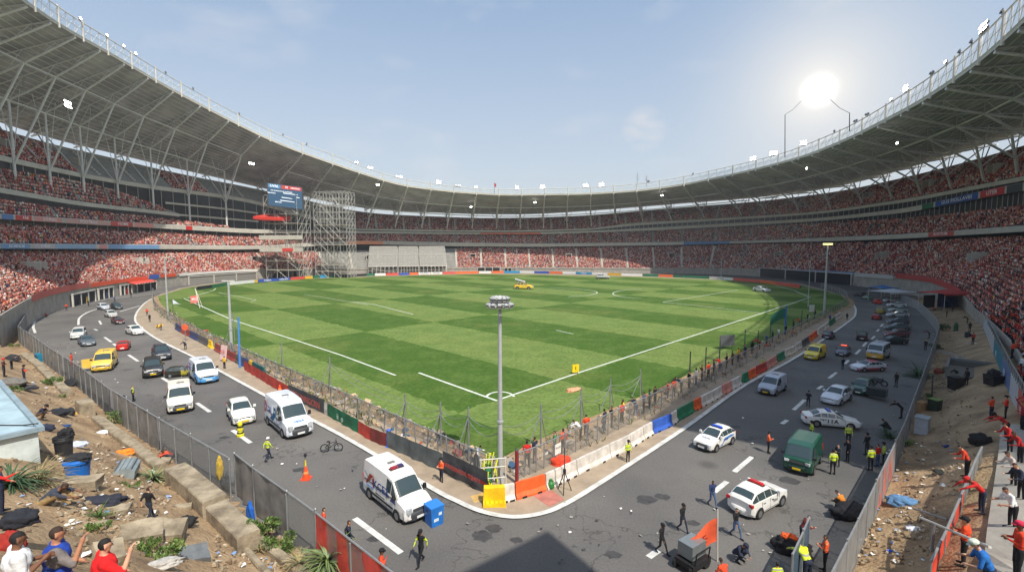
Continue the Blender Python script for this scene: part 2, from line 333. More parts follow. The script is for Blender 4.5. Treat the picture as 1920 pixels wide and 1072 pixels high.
# ------------------------------------------------------------------ the bowl: plan ring, levels read off the photo
FC = [(-85, 78), (-109, 107), (-124, 130), (-137, 160), (-146, 198), (-146, 227), (-138, 254), (-119, 279), (-85, 297), (-40, 308), (0, 312), (50, 312), (100, 305), (130, 292), (146, 265), (152, 225), (147, 179), (126, 136), (102, 104), (62, 58), (42, 37), (29, 23)]
RC = [(-84, 76), (-110, 107), (-124.5, 130), (-137, 160), (-145, 197), (-144, 227), (-132, 252), (-103, 268), (-74, 288), (-35, 299), (0, 303), (46, 301), (87, 291), (110, 275), (124, 246), (130, 213), (121, 160), (108, 122), (92, 92), (62, 50), (46, 29), (34, 13)]
SUB = 10
def ring(C): return np.array([(p.x, p.y) for p in smooth_line([(x, y, 0) for x, y in C], SUB)])
Fp, Rp = ring(FC), ring(RC)
for _ in range(6):
    for A in (Fp, Rp): A[1:-1] = .5*A[1:-1]+.25*(A[:-2]+A[2:])
u0 = np.arange(len(Fp))/SUB
ss = np.concatenate([[0], np.cumsum(.5*np.linalg.norm(np.diff(Fp, axis=0), axis=1)+.5*np.linalg.norm(np.diff(Rp, axis=0), axis=1))])
NS = int(ss[-1]/5)+1; sq = np.linspace(0, ss[-1], NS)
Fp, Rp = [np.stack([np.interp(sq, ss, A[:, i]) for i in (0, 1)], 1) for A in (Fp, Rp)]; U = np.interp(sq, ss, u0)
KU = lambda u: int(np.searchsorted(U, u))
tg = np.gradient(Fp, axis=0); tg /= np.linalg.norm(tg, axis=1)[:, None]
for _ in range(8): tg[1:-1] = .5*tg[1:-1]+.25*(tg[:-2]+tg[2:])
Nn = np.stack([-tg[:, 1], tg[:, 0]], 1); Nn /= np.linalg.norm(Nn, axis=1)[:, None]
# straight stations on the near right: fan out gently
def heights(line, d, base=None):
    """heights along the ring for the level seen on the photo polyline `line`, standing d metres behind the front wall"""
    d = np.broadcast_to(np.asarray(d, float), (NS,)); pts = (base if base is not None else Fp+Nn*d[:, None])
    z = np.full(NS, 20.); ok = np.zeros(NS, bool)
    for k in range(NS):
        X, Y = pts[k]
        if Y < 8: continue
        zz = 20.
        for _ in range(4):
            px, py = proj(X, Y, zz); zz = zat(Y, itp(px, line))
        z[k] = zz; ok[k] = -15 < px < 1935
    if ok.any():
        i = np.where(ok)[0]; z[:i[0]] = z[i[0]]; z[i[-1]:] = z[i[-1]]
    for _ in range(5): z[1:-1] = .5*z[1:-1]+.25*(z[:-2]+z[2:])
    return z
def pt(k, d, z): return Vector((Fp[k, 0]+Nn[k, 0]*d, Fp[k, 1]+Nn[k, 1]*d, z))
L_B = [(0, 474), (200, 473), (480, 474), (700, 469), (870, 465), (1000, 466), (1250, 463), (1450, 458), (1600, 456), (1700, 455), (1920, 446)]
L_C1 = [(0, 466), (300, 467), (480, 468), (660, 457), (870, 462), (1015, 463), (1400, 458), (1540, 453), (1700, 447), (1920, 434)]
L_C2 = [(0, 457), (300, 459), (480, 462), (660, 451), (870, 455), (1015, 457), (1400, 452), (1540, 446), (1700, 439), (1920, 423)]
L_D = [(0, 423), (200, 433), (300, 437), (480, 446), (660, 440), (900, 441), (1015, 441), (1170, 436), (1400, 427), (1540, 419), (1700, 411), (1920, 388)]
L_E1 = [(0, 410), (150, 420), (300, 428), (480, 438), (660, 437), (900, 440), (1000, 440), (1130, 438), (1400, 422), (1540, 414), (1700, 399), (1885, 362), (1920, 358)]
L_E2 = [(0, 401), (150, 411), (300, 420), (480, 431), (660, 433), (900, 437), (1000, 436), (1130, 432), (1400, 417), (1540, 409), (1700, 391), (1885, 348), (1920, 342)]
L_G1 = [(0, 301), (125, 327), (200, 341), (300, 357), (400, 368), (480, 381), (660, 434), (700, 437), (800, 438), (900, 438), (1000, 437), (1130, 430), (1170, 424), (1400, 410), (1540, 401), (1700, 379), (1920, 338)]
L_G2 = [(0, 291), (125, 319), (200, 334), (300, 350), (400, 362), (480, 375), (660, 430), (700, 435), (800, 436), (900, 436), (1000, 435), (1130, 427), (1170, 419), (1400, 406), (1540, 397), (1700, 373), (1920, 330)]
L_T = [(0, 247), (100, 277), (200, 297), (300, 322), (400, 342), (480, 356), (660, 399), (720, 405), (900, 412), (1000, 411), (1100, 407), (1300, 390), (1420, 381), (1580, 362), (1700, 336), (1800, 312), (1920, 278)]
L_RB = [(0, 229), (100, 262), (200, 284), (300, 309), (400, 331), (480, 350), (660, 388), (720, 395), (900, 402), (1000, 402), (1100, 396), (1300, 380), (1420, 371), (1580, 350), (1700, 316), (1800, 287), (1920, 248)]
L_RL = [(-60, -75), (0, -35), (48, 4), (112, 48), (216, 106), (295, 153), (392, 205), (481, 250), (541, 278), (640, 313), (750, 348), (850, 360), (940, 366), (1100, 364), (1200, 358), (1280, 347), (1400, 322), (1471, 304), (1522, 289), (1600, 257), (1728, 190), (1817, 130), (1920, 41), (1960, 0)]
L_RT = [(-60, -120), (0, -78), (108, 0), (136, 15), (235, 82), (306, 129), (407, 183), (492, 229), (612, 285), (700, 320), (750, 335), (850, 350), (930, 356), (1100, 352), (1200, 345), (1280, 332), (1400, 305), (1471, 287), (1522, 267), (1597, 236), (1709, 168), (1791, 104), (1910, 0), (1960, -50)]
L_RT[2] = (108, -3)
L_S3a = [(0, 361), (150, 386), (317, 403), (480, 428)]; L_S3b = [(0, 352), (150, 377), (317, 396), (480, 420)]
L_T4 = [(0, 317), (105, 331), (200, 349), (260, 371), (305, 395), (480, 420)]
def KX(px, d):
    for k in range(NS):
        q = Fp[k]+Nn[k]*d
        if q[1] > 20 and proj(q[0], q[1], 40)[0] > px: return k
    return NS-1
left = np.clip((8.3-U)/1.5, 0, 1)                       # 1 on the left stand, 0 beyond
right = np.clip((U-12.2)/1.5, 0, 1)
dG = 20+6*left+1.5*right
zA = np.interp(U, [0, 6, 8, 12, 15, 16.5, 17.3, 18, 19, 22], [5, 4.4, 2.9, 2.6, 4.4, 5.5, 4.2, 2.9, 4.6, 5])
zB, zC1, zC2 = heights(L_B, 18), heights(L_C1, 15), heights(L_C2, 15)
zD, zE1, zE2 = heights(L_D, 22), heights(L_E1, 20), heights(L_E2, 20)
zG1, zG2 = heights(L_G1, dG), heights(L_G2, dG)
zT = heights(L_T, dG+13); zRB = heights(L_RB, dG+17)
zR = heights(L_RL, 0, Rp); zRT = heights(L_RT, 0, Rp)
zB = np.maximum(zB, zA+6); zC1 = np.maximum(zC1, zB+1.2); zC2 = np.maximum(zC2, zC1+1.1)
zD = np.maximum(zD, zC2+2.5); zE1 = np.maximum(zE1, zD+.6); zE2 = np.maximum(zE2, zE1+1.)
zG1 = np.maximum(zG1, zE2+.6); zG2 = np.maximum(zG2, zG1+1); zT = np.maximum(zT, zG2+5); zRB = np.maximum(zRB, zT+2.0)
zRT = np.clip(zRT, zR+2.6, zR+5.)
zS3a, zS3b, zT4 = heights(L_S3a, 23.5), heights(L_S3b, 23.5), heights(L_T4, 26.5)
zS3a = np.clip(zS3a, zE2+2.5, zG1-3); zS3b = zS3a+1.6; zT4 = np.clip(zT4, zS3b+.5, zG1-1)
if 0:
    for k in range(0, NS, 10): print(k/10, [round(float(a[k]), 1) for a in (zA, zB, zC1, zC2, zD, zE1, zE2, zS3a, zT4, zG1, zG2, zT, zRB, zR, zRT)])
SEATC = mat('grey_seat_steps', rgb(150, 148, 142), .85, .25, .6)
BOXG = mat('box_front_glass', rgb(44, 46, 48), .3, .5, .35)
SOFF = mat('soffit', rgb(96, 92, 86), .9, .2, .3)
def roofmat():
    m, n, l = nodes_mat('ribbed_roof_sheet'); b = n['Principled BSDF']; b.inputs['Roughness'].default_value = .7
    g = n.new('ShaderNodeNewGeometry').outputs['Position']
    t = n.new('ShaderNodeTexNoise'); t.inputs['Scale'].default_value = .12; t.inputs['Detail'].default_value = 5; l.new(g, t.inputs[0])
    r = n.new('ShaderNodeValToRGB'); l.new(t.outputs[0], r.inputs[0]); r.color_ramp.elements[0].color = (*rgb(146, 140, 146), 1); r.color_ramp.elements[1].color = (*rgb(192, 186, 192), 1)
    r.color_ramp.elements[0].position = .35; r.color_ramp.elements[1].position = .65
    l.new(r.outputs[0], b.inputs['Base Color']); return m
ROOFM = roofmat()
def rows(b, ka, kb_, d0, d1, za, zb, n, m=0):
    """stepped terrace between two level curves"""
    for k in range(ka, kb_):
        pr = []
        for kk in (k, k+1):
            q = []; D0 = d0[kk] if hasattr(d0, '__len__') else d0; D1 = d1[kk] if hasattr(d1, '__len__') else d1
            for i in range(n):
                a, z = D0+(D1-D0)*i/n, za[kk]+(zb[kk]-za[kk])*i/n; a2, z2 = D0+(D1-D0)*(i+1)/n, za[kk]+(zb[kk]-za[kk])*(i+1)/n
                q += [pt(kk, a, z), pt(kk, a2-.02, z+.02)]
            q.append(pt(kk, d1[kk] if hasattr(d1, '__len__') else d1, zb[kk])); pr.append(q)
        b.grid([pr[1], pr[0]], m)
def wall(b, ka, kb_, prof, m=0):               # prof: list of (d, z) arrays
    val = lambda a, k: a[k] if hasattr(a, '__len__') else a
    b.grid([[pt(k, val(d, k), val(z, k)) for d, z in prof] for k in range(kb_, ka-1, -1)], m)
def nodep(k, d, z): return pt(k, d, z)
def roofpt(k, f, dz=0.):                       # f 0 at the inner edge, 1 at the rear
    a = Vector((Rp[k, 0], Rp[k, 1], zR[k])); c = pt(k, dG[k]+17, zRB[k]); p = a.lerp(c, f); p.z += dz+1.6*math.sin(PI*f)*0; return p
def stand(name, ka, kb_, label):
    root = thing(name, pt((ka+kb_)//2, 0, 0), 0, label, 'grandstand')
    inv = -Vector(root.location)
    def fin(b, nm, mats, **k):
        b.v = [(v[0]+inv.x, v[1]+inv.y, v[2]+inv.z) for v in b.v]; return b.build(nm, mats, root, **k)
    b = MB(); wall(b, ka, kb_, [(0, 0), (0, zA)]); wall(b, ka, kb_, [(-.25, zA), (-.25, zA+.9), (0, zA+.9), (0, zA)]); fin(b, 'front_wall', CONC)
    b = MB(); rows(b, ka, kb_, 0, 18, zA, zB, 22); fin(b, 'lower_tier', SEATC)
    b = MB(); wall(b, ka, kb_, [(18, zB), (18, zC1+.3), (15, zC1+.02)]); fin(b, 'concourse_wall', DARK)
    for nm, d, z1, z2 in (('lower_fascia', 15, zC1, zC2), ('middle_fascia', 20, zE1, zE2), ('upper_fascia', dG, zG1, zG2)):
        b = MB(); wall(b, ka, kb_, [(d+.6, z1), (d, z1), (d, z2), (d+.3, z2+.15), (d+.6, z2)]); fin(b, nm, CONCL)
    b = MB(); rows(b, ka, kb_, 15.6, 22, zC2, zD, 9); fin(b, 'middle_tier', SEATC)
    b = MB(); wall(b, ka, kb_, [(22, zD), (22, zE1+.3), (20, zE1+.02)]); wall(b, ka, kb_, [(dG+.8, zE2), (dG+.8, zG1+.3), (dG+.1, zG1+.02)])
    for k in range(ka, kb_, 1):
        for d, a, c in ((21.9, zD, zE1), (dG[k]+.7, zE2, zG1)):
            if c[k]-a[k] > 1.2:
                for kk in np.arange(k, k+1, 1 if ka == 0 else .5):
                    f = kk-k; p0 = pt(k, d, a[k]).lerp(pt(k+1, d, a[k+1]), f); p1 = pt(k, d, c[k]).lerp(pt(k+1, d, c[k+1]), f); b.tube(p0, p1, .13, n=4, m=1, cap=False)
    fin(b, 'box_front', [BOXG, CONCL])
    b = MB(); rows(b, ka, kb_, dG+.6, dG+13, zG2, zT, 16); fin(b, 'upper_tier', SEATC)
    b = MB(); wall(b, ka, kb_, [(dG+13, zT), (dG+13, zT+1.1), (dG+13.4, zT+1.1), (dG+13.4, -.1)]); fin(b, 'rear_wall', CONC)
    if ka == 0:
        kl, k4 = KU(6.2), KX(312, 24)
        b = MB(); rows(b, ka, kl, 20.6, 23, zE2, zS3a-2.2, 4); rows(b, ka, k4, 24, 26.6, zS3b, zT4, 6); fin(b, 'club_tier', SEATC)
        b = MB(); wall(b, ka, k4, [(24, zS3a), (23.4, zS3a), (23.4, zS3b), (24, zS3b)]); fin(b, 'club_fascia', CONCL)
        b = MB(); s0, s1 = KX(296, 25), KX(470, 25)
        for f in (.3, .62): zz = zE2+(zG1-zE2)*f; wall(b, s0, s1, [(25.5, zz), (24.6, zz), (24.6, zz+.9), (25.5, zz+.9)])
        fin(b, 'club_slab', CONCL); b = MB(); wall(b, ka, k4, [(23.6, zS3a-2.4), (23.6, zS3a)]); fin(b, 'club_window_band', BOXG)
    # roof: deck, purlins, trusses, columns, edge truss
    ka0 = ka; ka = KU(.6) if ka == 0 else ka
    b = MB(); nf = 6
    b.grid([[roofpt(k, i/nf) for i in range(nf+1)] for k in range(ka, kb_+1)], 0)
    b.grid([[roofpt(k, i/nf, .6) for i in range(nf+1)] for k in range(kb_, ka-1, -1)], 0)
    b.grid([[roofpt(k, 0, -.35), roofpt(k, 0, .7)] for k in range(kb_, ka-1, -1)], 1); fin(b, 'roof_deck', [ROOFM, CONCL])
    b = MB()
    for i in range(1, 22):
        for k in range(ka, kb_, 2): b.tube(roofpt(k, i/22, -.2), roofpt(min(k+2, kb_), i/22, -.2), .13, n=4, cap=False)
    fin(b, 'purlin', mat('purlin_steel', rgb(206, 206, 206), .6, .15, .4), kind='stuff')
    TR = mat('truss_steel', rgb(220, 219, 215), .55, .12, .4)
    step = 3
    for k in range(ka+1, kb_, step):
        b = MB(); f0, f1 = .04, .97; col = .62
        top = [roofpt(k, f, -.3) for f in np.linspace(0, 1, 11)]
        dep = [0.6, 1.8, 2.9, 3.9, 4.8, 5.5, 5.8, 4.6, 3.4, 2.2, 1.2]; bot = [p-Vector((0, 0, q)) for p, q in zip(top, dep)]
        b.path(bot, .34, 6); b.path(top, .2, 5)
        for i in range(10):
            b.tube(bot[i], top[i+1] if i % 2 == 0 else top[i], .11, n=4, cap=False)
            b.tube(bot[i+1], top[i] if i % 2 else top[i+1], .11, n=4, cap=False)
        fin(b, 'roof_truss', TR)
        b = MB(); foot = pt(k, dG[k]+2.5, zG2[k]+.5); hd = bot[6]
        lo = foot if ka0 else Vector((hd.x, hd.y, zE2[k] if k > KU(2) else zG2[k]))
        b.tube(lo, hd, .5, .34, n=7); b.tube(lo.lerp(hd, .45), bot[3], .34, n=6); b.tube(lo.lerp(hd, .45), bot[9], .26, n=5)
        if k+1 <= kb_: b.tube(lo.lerp(hd, .5), roofpt(min(k+1, kb_), .6, -1), .15, n=4); b.tube(lo.lerp(hd, .5), roofpt(k-1, .6, -1), .15, n=4)
        fin(b, 'column', TR)
        # rear prop that carries the roof above the last seats
        b = MB(); b.tube(pt(k, dG[k]+13.2, zT[k]+1), pt(k, dG[k]+15, zRB[k]), .22, n=5); fin(b, 'rear_prop', STEELD)
    b = MB(); bk = []; 
    for k in range(ka+1, kb_, step): bk.append(roofpt(k, .6, -6.2))
    b.path(bk, .3, 6); b.path([roofpt(k, .3, -4.2) for k in range(ka+1, kb_, step)], .24, 5); fin(b, 'tie_beam', TR)
    # catwalk truss along the inner edge
    b = MB(); T = lambda k, z: Vector((Rp[k, 0], Rp[k, 1], z))
    W = STEELW
    for k in range(ka, kb_):
        lo, lo2, hi, hi2 = T(k, zR[k]+.5), T(k+1, zR[k+1]+.5), T(k, zRT[k]), T(k+1, zRT[k+1])
        b.tube(hi, hi2, .2, n=5, cap=False); b.tube(lo, lo2, .1, n=5, cap=False); m1, m2 = lo.lerp(hi, .5), lo2.lerp(hi2, .5); b.tube(m1, m2, .08, n=4, cap=False)
        b.tube(lo, hi, .2 if k % 3 == 1 else .1, n=5, cap=False); b.tube(lo, hi2, .07, n=4, cap=False)
        if k % 3 == 1: b.tube(lo-Vector((0, 0, 1.4)), hi+Vector((0, 0, .5)), .34, n=6)
    fin(b, 'catwalk_truss', W)
    b = MB()
    for k in range(ka, kb_):
        lo, lo2, hi, hi2 = T(k, zR[k]+.7), T(k+1, zR[k+1]+.7), T(k, zRT[k]-.5), T(k+1, zRT[k+1]-.5)
        b.quad(lo, lo2, lo2.lerp(hi2, .8), lo.lerp(hi, .8))
    g = mat('clear_glazing', rgb(200, 215, 225), .15, alpha=.28); fin(b, 'catwalk_glazing', g)
    ka = ka0
    for k in range(ka+2, kb_, 3):
        for d0, d1, z0, z1 in ((.5, 17.5, zA, zB), (dG[k]+1, dG[k]+12.6, zG2, zT)):
            if (k*7+int(d0)) % 4 == 0 and d0 != .5: continue
            n = 12; b = MB(); rz = math.atan2(Nn[k, 1], Nn[k, 0])-PI/2; st_ = []
            for i in range(n):
                for f in (i/n, (i+.96)/n): p = pt(k, d0+(d1-d0)*f, z0[k]+(z1[k]-z0[k])*(i+.5)/n+.45); e_ = Vector((-Nn[k, 1], Nn[k, 0], 0))*.62; st_.append([p+e_, p-e_])
            b.grid(st_); fin(b, 'stair_aisle', CONCL)
    for k in range(ka+4, kb_-1, 6):
        for d0, z0, z1, dd, f in ((0, zA, zB, 18, .55), (dG[k]+.6, zG2, zT, 12.4, .42)):
            if (k//6) % 2 and d0 == 0: continue
            b = MB(); rz = math.atan2(Nn[k, 1], Nn[k, 0])-PI/2; p = pt(k, d0+dd*f, z0[k]+(z1[k]-z0[k])*f)
            q = Matrix.Rotation(rz, 3, 'Z')
            for s in (-1, 1): b.box(p+q@Vector((s*1.9, 0, .5)), (.35, 4.2, 2.6))
            b.v = b.v[:-16]; b.f = b.f[:-12]; b.m = b.m[:-12]
            for s in (-1, 1): b.box(p+q@Vector((s*1.9, 0, .6)), (.35, 4.4, 3.), mtx=q)
            b.box(p+q@Vector((0, .7, 2.2)), (4.4, 3., .3), mtx=q); b.box(p+q@Vector((0, .6, .9)), (3.4, .2, 2.4), 1, mtx=q)
            fin(b, 'vomitory', [CONCL, DARK])
    return root
K1, K2 = KU(6.4), KU(13.2)
stL = stand('grandstand', 0, K1, 'many tiered left grandstand under a long cantilever roof, its lower tier full in sunlight')
stC = stand('grandstand', K1, K2, 'curved grandstand across the far end of the pitch with thin roof edge and bright lights')
stR = stand('grandstand', K2, NS-1, 'shaded right grandstand with crossing white roof struts and long red and blue banners')
# ------------------------------------------------------------------ crowd
PAL = [((218, 98, 88), 22), ((236, 150, 132), 24), ((180, 68, 66), 13), ((246, 196, 178), 18), ((240, 236, 230), 9), ((50, 46, 54), 7), ((232, 110, 40), 4), ((60, 70, 110), 3), ((226, 196, 176), 6), ((220, 180, 60), 1)]
PC = np.array([rgb(*[.9*x+.1*sum(c)/3 for x in c]) for c, w in PAL]); PW = np.array([w for c, w in PAL], float); PW /= PW.sum()
SK = np.array([rgb(140, 98, 82), rgb(190, 144, 124), rgb(96, 62, 54), rgb(206, 160, 142)]); HC = np.array([rgb(26, 22, 20), rgb(40, 30, 26), rgb(200, 60, 50), rgb(225, 220, 215)])
def figure(arms):
    """small seated / standing spectator: faces tagged 0 top, 1 skin, 2 hair, 3 legs; faces +y"""
    b = MB()
    b.box((0, 0, .28), (.42, .34, .56), 3); b.box((0, 0, .82), (.36, .24, .56), 0, taper=1.22)
    vs = [(0, 0, 1.12), (.1, 0, 1.24), (0, .12, 1.24), (-.1, 0, 1.24), (0, -.12, 1.24), (.085, 0, 1.36), (0, .1, 1.35), (-.085, 0, 1.36), (0, -.11, 1.36), (0, 0, 1.43)]
    b.add(vs, [(0, 2, 1), (0, 3, 2), (1, 2, 6, 5), (2, 3, 7, 6)], 1); b.add(vs, [(0, 4, 3), (0, 1, 4), (3, 4, 8, 7), (4, 1, 5, 8), (5, 6, 9), (6, 7, 9), (7, 8, 9), (8, 5, 9)], 2)
    A = {0: [((.24, .02, 1.05), (.26, .22, .74)), ((-.24, .02, 1.05), (-.26, .22, .74))], 1: [((.22, 0, 1.06), (.34, .14, 1.6)), ((-.22, 0, 1.06), (-.32, .18, 1.58))], 2: [((.22, 0, 1.06), (.3, .4, 1.38)), ((-.24, .02, 1.05), (-.26, .2, .74))], 3: [((.22, 0, 1.06), (.08, .34, 1.16)), ((-.22, 0, 1.06), (-.06, .34, 1.2))]}[arms]
    for a, c in A:
        a, c = Vector(a), Vector(c); mid = a.lerp(c, .45); b.tube(a, mid, .07, .055, 4, 0, False); b.tube(mid, c, .05, .04, 4, 1, False)
    v = np.array(b.v); f = b.f; tri = []; tm = []
    for q, m in zip(f, b.m):
        tri.append(q if len(q) == 4 else (*q, q[2])); tm.append(m)
    return v, f, np.array(b.m)
FIG = [figure(i) for i in range(4)]
def seats():
    """every occupied place: x, y, z, facing, shade of camera distance"""
    out = []
    def tier(ka, kb_, d0, d1, z0, z1, n, dens, keep=None):
        for i in range(n):
            f = (i+.35)/n
            for k in range(ka, kb_):
                D0 = d0[k] if hasattr(d0, '__len__') else d0; D1 = d1[k] if hasattr(d1, '__len__') else d1
                a = pt(k, D0+(D1-D0)*f, z0[k]+(z1[k]-z0[k])*i/n); D0b = d0[k+1] if hasattr(d0, '__len__') else d0; D1b = d1[k+1] if hasattr(d1, '__len__') else d1
                c = pt(k+1, D0b+(D1b-D0b)*f, z0[k+1]+(z1[k+1]-z0[k+1])*i/n)
                m = int((c-a).length/.62)
                if m < 1: continue
                for j in range(m):
                    t = (j+.5)/m
                    if k % 3 == 2 and t < .12 or (k % 3 == 1 and t > .9): continue
                    if rng.random() > dens-.3*max(0, mnoise.noise(Vector((a.x*.09, a.y*.09, i*.22)))-.12)*2: continue
                    if keep and not keep(k+t, f): continue
                    p = a.lerp(c, t); out.append((p.x+rng.normal(0, .06), p.y+rng.normal(0, .06), p.z, math.atan2(-Nn[k, 1], -Nn[k, 0])-PI/2+rng.normal(0, .3)))
    SE_X = lambda u: Fp[int(u), 0]
    tier(0, NS-1, .3, 18, zA, zB, 22, .93, lambda u, f: not (U[int(u)] > 7.15 and SE_X(u) < -38) or U[int(u)] > 9.3)
    tier(0, NS-1, 15.8, 22, zC2, zD, 9, .9)
    tier(0, NS-1, dG+.8, dG+13, zG2, zT, 16, .92, lambda u, f: u > KX(655, 33) or u < KX(118, 33) or KX(300, 33) < u < KX(365, 33))
    tier(0, KU(6), 20.7, 23, zE2, zS3a-2.2, 4, .9); tier(0, KX(305, 24), 24, 26.6, zS3b, zT4, 6, .92)
    return np.array(out)
SE = seats(); NP_ = len(SE)
dist = np.hypot(SE[:, 0], SE[:, 1]); 
# which seats are in the picture and nearest: those become individual spectators
zc = SE[:, 1]*CT+(H0-SE[:, 2]-1.2)*ST; ppx = 960+FOC*SE[:, 0]/np.maximum(zc, .1); ppy = 536+FOC*((H0-SE[:, 2]-1.2)*CT-SE[:, 1]*ST)/np.maximum(zc, .1)
inview = (zc > 2) & (ppx > -20) & (ppx < 1925) & (ppy > -20) & (ppy < 1090)
SE = SE[inview | (dist < 40)]; dist = np.hypot(SE[:, 0], SE[:, 1])
zc = SE[:, 1]*CT+(H0-SE[:, 2]-1.2)*ST; ppx = 960+FOC*SE[:, 0]/np.maximum(zc, .1)
inview = (zc > 2) & (ppx > 0) & (ppx < 1915)
score = np.where(inview, zc, 1e9); order = np.argsort(score); NIND = 150
ind = order[:NIND]; IND = SE[ind]; rest = np.ones(len(SE), bool); rest[ind] = False; SE = SE[rest]
print('crowd', len(SE), 'near limit', score[ind[-1]])
def build_crowd():
    V = []; Fl = []; FS = []; Cc = []; off = 0
    kind = rng.choice(4, len(SE), p=[.42, .2, .2, .18])
    for a in range(4):
        v, f, m = FIG[a]; s = SE[kind == a]; n = len(s)
        if n == 0: continue
        c, si = np.cos(s[:, 3]), np.sin(s[:, 3]); h = rng.uniform(.88, 1.08, n)*np.where(rng.random(n) < .3, 1.12, 1)
        X = v[None, :, 0]*c[:, None]-v[None, :, 1]*si[:, None]+s[:, 0, None]; Y = v[None, :, 0]*si[:, None]+v[None, :, 1]*c[:, None]+s[:, 1, None]; Z = v[None, :, 2]*h[:, None]+s[:, 2, None]
        V.append(np.stack([X, Y, Z], -1).reshape(-1, 3))
        top = PC[rng.choice(len(PC), n, p=PW)]*rng.uniform(.75, 1.2, (n, 1))*(1+.3*np.sin(s[:, 0]*.11+1)*np.sin(s[:, 1]*.13)*np.sin(s[:, 2]*.5+s[:, 0]*.05))[:, None]; sk = SK[rng.integers(0, 4, n)]; hr = HC[rng.choice(4, n, p=[.55, .25, .12, .08])]; lg = np.where(rng.random((n, 1)) < .6, np.array([rgb(96, 84, 88)]), top*.6)
        pal = np.stack([top, sk, hr, lg], 1)                              # n,4,3
        Cc.append(pal[:, m, :].reshape(-1, 3))
        sz = np.array([len(q) for q in f]); flatf = np.concatenate([np.array(q) for q in f]); nv = len(v)
        Fl.append((flatf[None, :]+(np.arange(n)*nv)[:, None]).reshape(-1)+off); FS.append(np.tile(sz, n)); off += n*nv
    V = np.concatenate(V); Fl = np.concatenate(Fl).astype(np.int32); FS = np.concatenate(FS).astype(np.int32); Cc = np.clip(np.concatenate(Cc), 0, 1)
    me = bpy.data.meshes.new('crowd'); me.vertices.add(len(V)); me.vertices.foreach_set('co', V.astype(np.float32).ravel())
    me.loops.add(len(Fl)); me.loops.foreach_set('vertex_index', Fl); me.polygons.add(len(FS))
    me.polygons.foreach_set('loop_start', np.concatenate([[0], np.cumsum(FS)[:-1]]).astype(np.int32)); me.polygons.foreach_set('loop_total', FS)
    me.update(calc_edges=True)
    at = me.attributes.new('clothes', 'FLOAT_COLOR', 'FACE'); at.data.foreach_set('color', np.concatenate([Cc, np.ones((len(Cc), 1))], 1).astype(np.float32).ravel())
    m, n, l = nodes_mat('crowd_clothes'); b = n['Principled BSDF']; b.inputs['Roughness'].default_value = .9; b.inputs['Specular IOR Level'].default_value = .1
    a = n.new('ShaderNodeAttribute'); a.attribute_name = 'clothes'; l.new(a.outputs['Color'], b.inputs['Base Color']); me.materials.append(m)
    o = bpy.data.objects.new('crowd', me); COL.objects.link(o); tag(o, kind='stuff')
build_crowd()
# ------------------------------------------------------------------ fences
def cloth_mat(name, c, alpha, fold=3.):
    m, n, l = nodes_mat(name); b = n['Principled BSDF']; b.inputs['Roughness'].default_value = .9
    g = n.new('ShaderNodeNewGeometry').outputs['Position']; t = n.new('ShaderNodeTexNoise'); t.inputs['Scale'].default_value = 1.1; t.inputs['Detail'].default_value = 6; l.new(g, t.inputs[0])
    r = n.new('ShaderNodeValToRGB'); l.new(t.outputs[0], r.inputs[0]); r.color_ramp.elements[0].position = .3; r.color_ramp.elements[1].position = .7
    r.color_ramp.elements[0].color = (*[x*.65 for x in c], 1); r.color_ramp.elements[1].color = (*[min(1, x*1.25) for x in c], 1); l.new(r.outputs[0], b.inputs['Base Color'])
    if alpha < 1: b.inputs['Alpha'].default_value = alpha
    return m
CLOTH = cloth_mat('grey_windbreak_cloth', rgb(128, 124, 118), .95)
CLOTHB = cloth_mat('black_netting', rgb(70, 70, 66), .62)
REDNET = cloth_mat('red_netting', rgb(205, 62, 46), .86)
LINK = mat('chain_link_mesh', rgb(140, 141, 138), .6, alpha=.44)
LINKD = mat('fine_chain_link', rgb(120, 122, 120), .6, alpha=.5)
def wavy(pts, h0, h1, amp=.05, seg=6, z0=None, sag=0.):
    """cloth hung along a line: a rippled sheet"""
    out = []
    for i, p in enumerate(pts):
        a = pts[max(0, i-1)]; c = pts[min(len(pts)-1, i+1)]; d = (c-a); d.z = 0; d.normalize(); nn = Vector((-d.y, d.x, 0)); row = []
        for j in range(seg+1):
            f = j/seg; r = amp*(mnoise.noise(Vector((i*.9, f*1.5, p.x)))+.6*math.sin(i*1.9+p.y))*(1.1-f*.7); row.append(p+nn*r+Vector((0, 0, h0+(h1-h0)*f-sag*math.sin(i*.7)*f)))
        out.append(row)
    return out
def fence(name, line, h, post, panels, label, top=True, pr=.055, pm=STEEL, group=None, lean=0., extra=None):
    """posts every `post` metres, a top rail, and panels [(material, from, to, h0, h1, amp)] in metres along the line"""
    line = [Vector((p[0], p[1], p[2] if len(p) > 2 else 0)) for p in line]; root = thing(name, line[0], 0, label, 'fence', group); o = line[0]
    fine = resample(line, .6); ln = [0.]
    for a, b in zip(fine, fine[1:]): ln.append(ln[-1]+(b-a).length)
    posts = resample(line, post)
    for i, p in enumerate(posts[:100]):
        b = MB(); q = p-o; hh = h*(1+.07*math.sin(i*2.3)); b.tube(q-Vector((0, 0, .1)), q+Vector((lean*math.sin(i*1.7), lean*math.cos(i*2.9), hh)), pr, n=6); b.tube(q+Vector((lean*math.sin(i*1.7), lean*math.cos(i*2.9), hh)), q+Vector((lean*math.sin(i*1.7), lean*math.cos(i*2.9), hh+.05)), pr*1.3, pr*.6); b.build('post', pm, root)
    if top:
        b = MB(); rl = [p-o+Vector((0, 0, h-.04)) for p in resample(line, 1.5)]; b.path(rl, .05, 6); b.build('top_rail', pm, root)
    for k, (nm, mt, s0, s1, h0, h1, amp) in enumerate(panels):
        pts = [p-o for p, s in zip(fine, ln) if s0 <= s <= s1]
        if len(pts) < 2: continue
        b = MB(); b.grid(wavy(pts, h0, h1, amp)); b.build(nm, mt, root, smooth=True)
    return root, posts
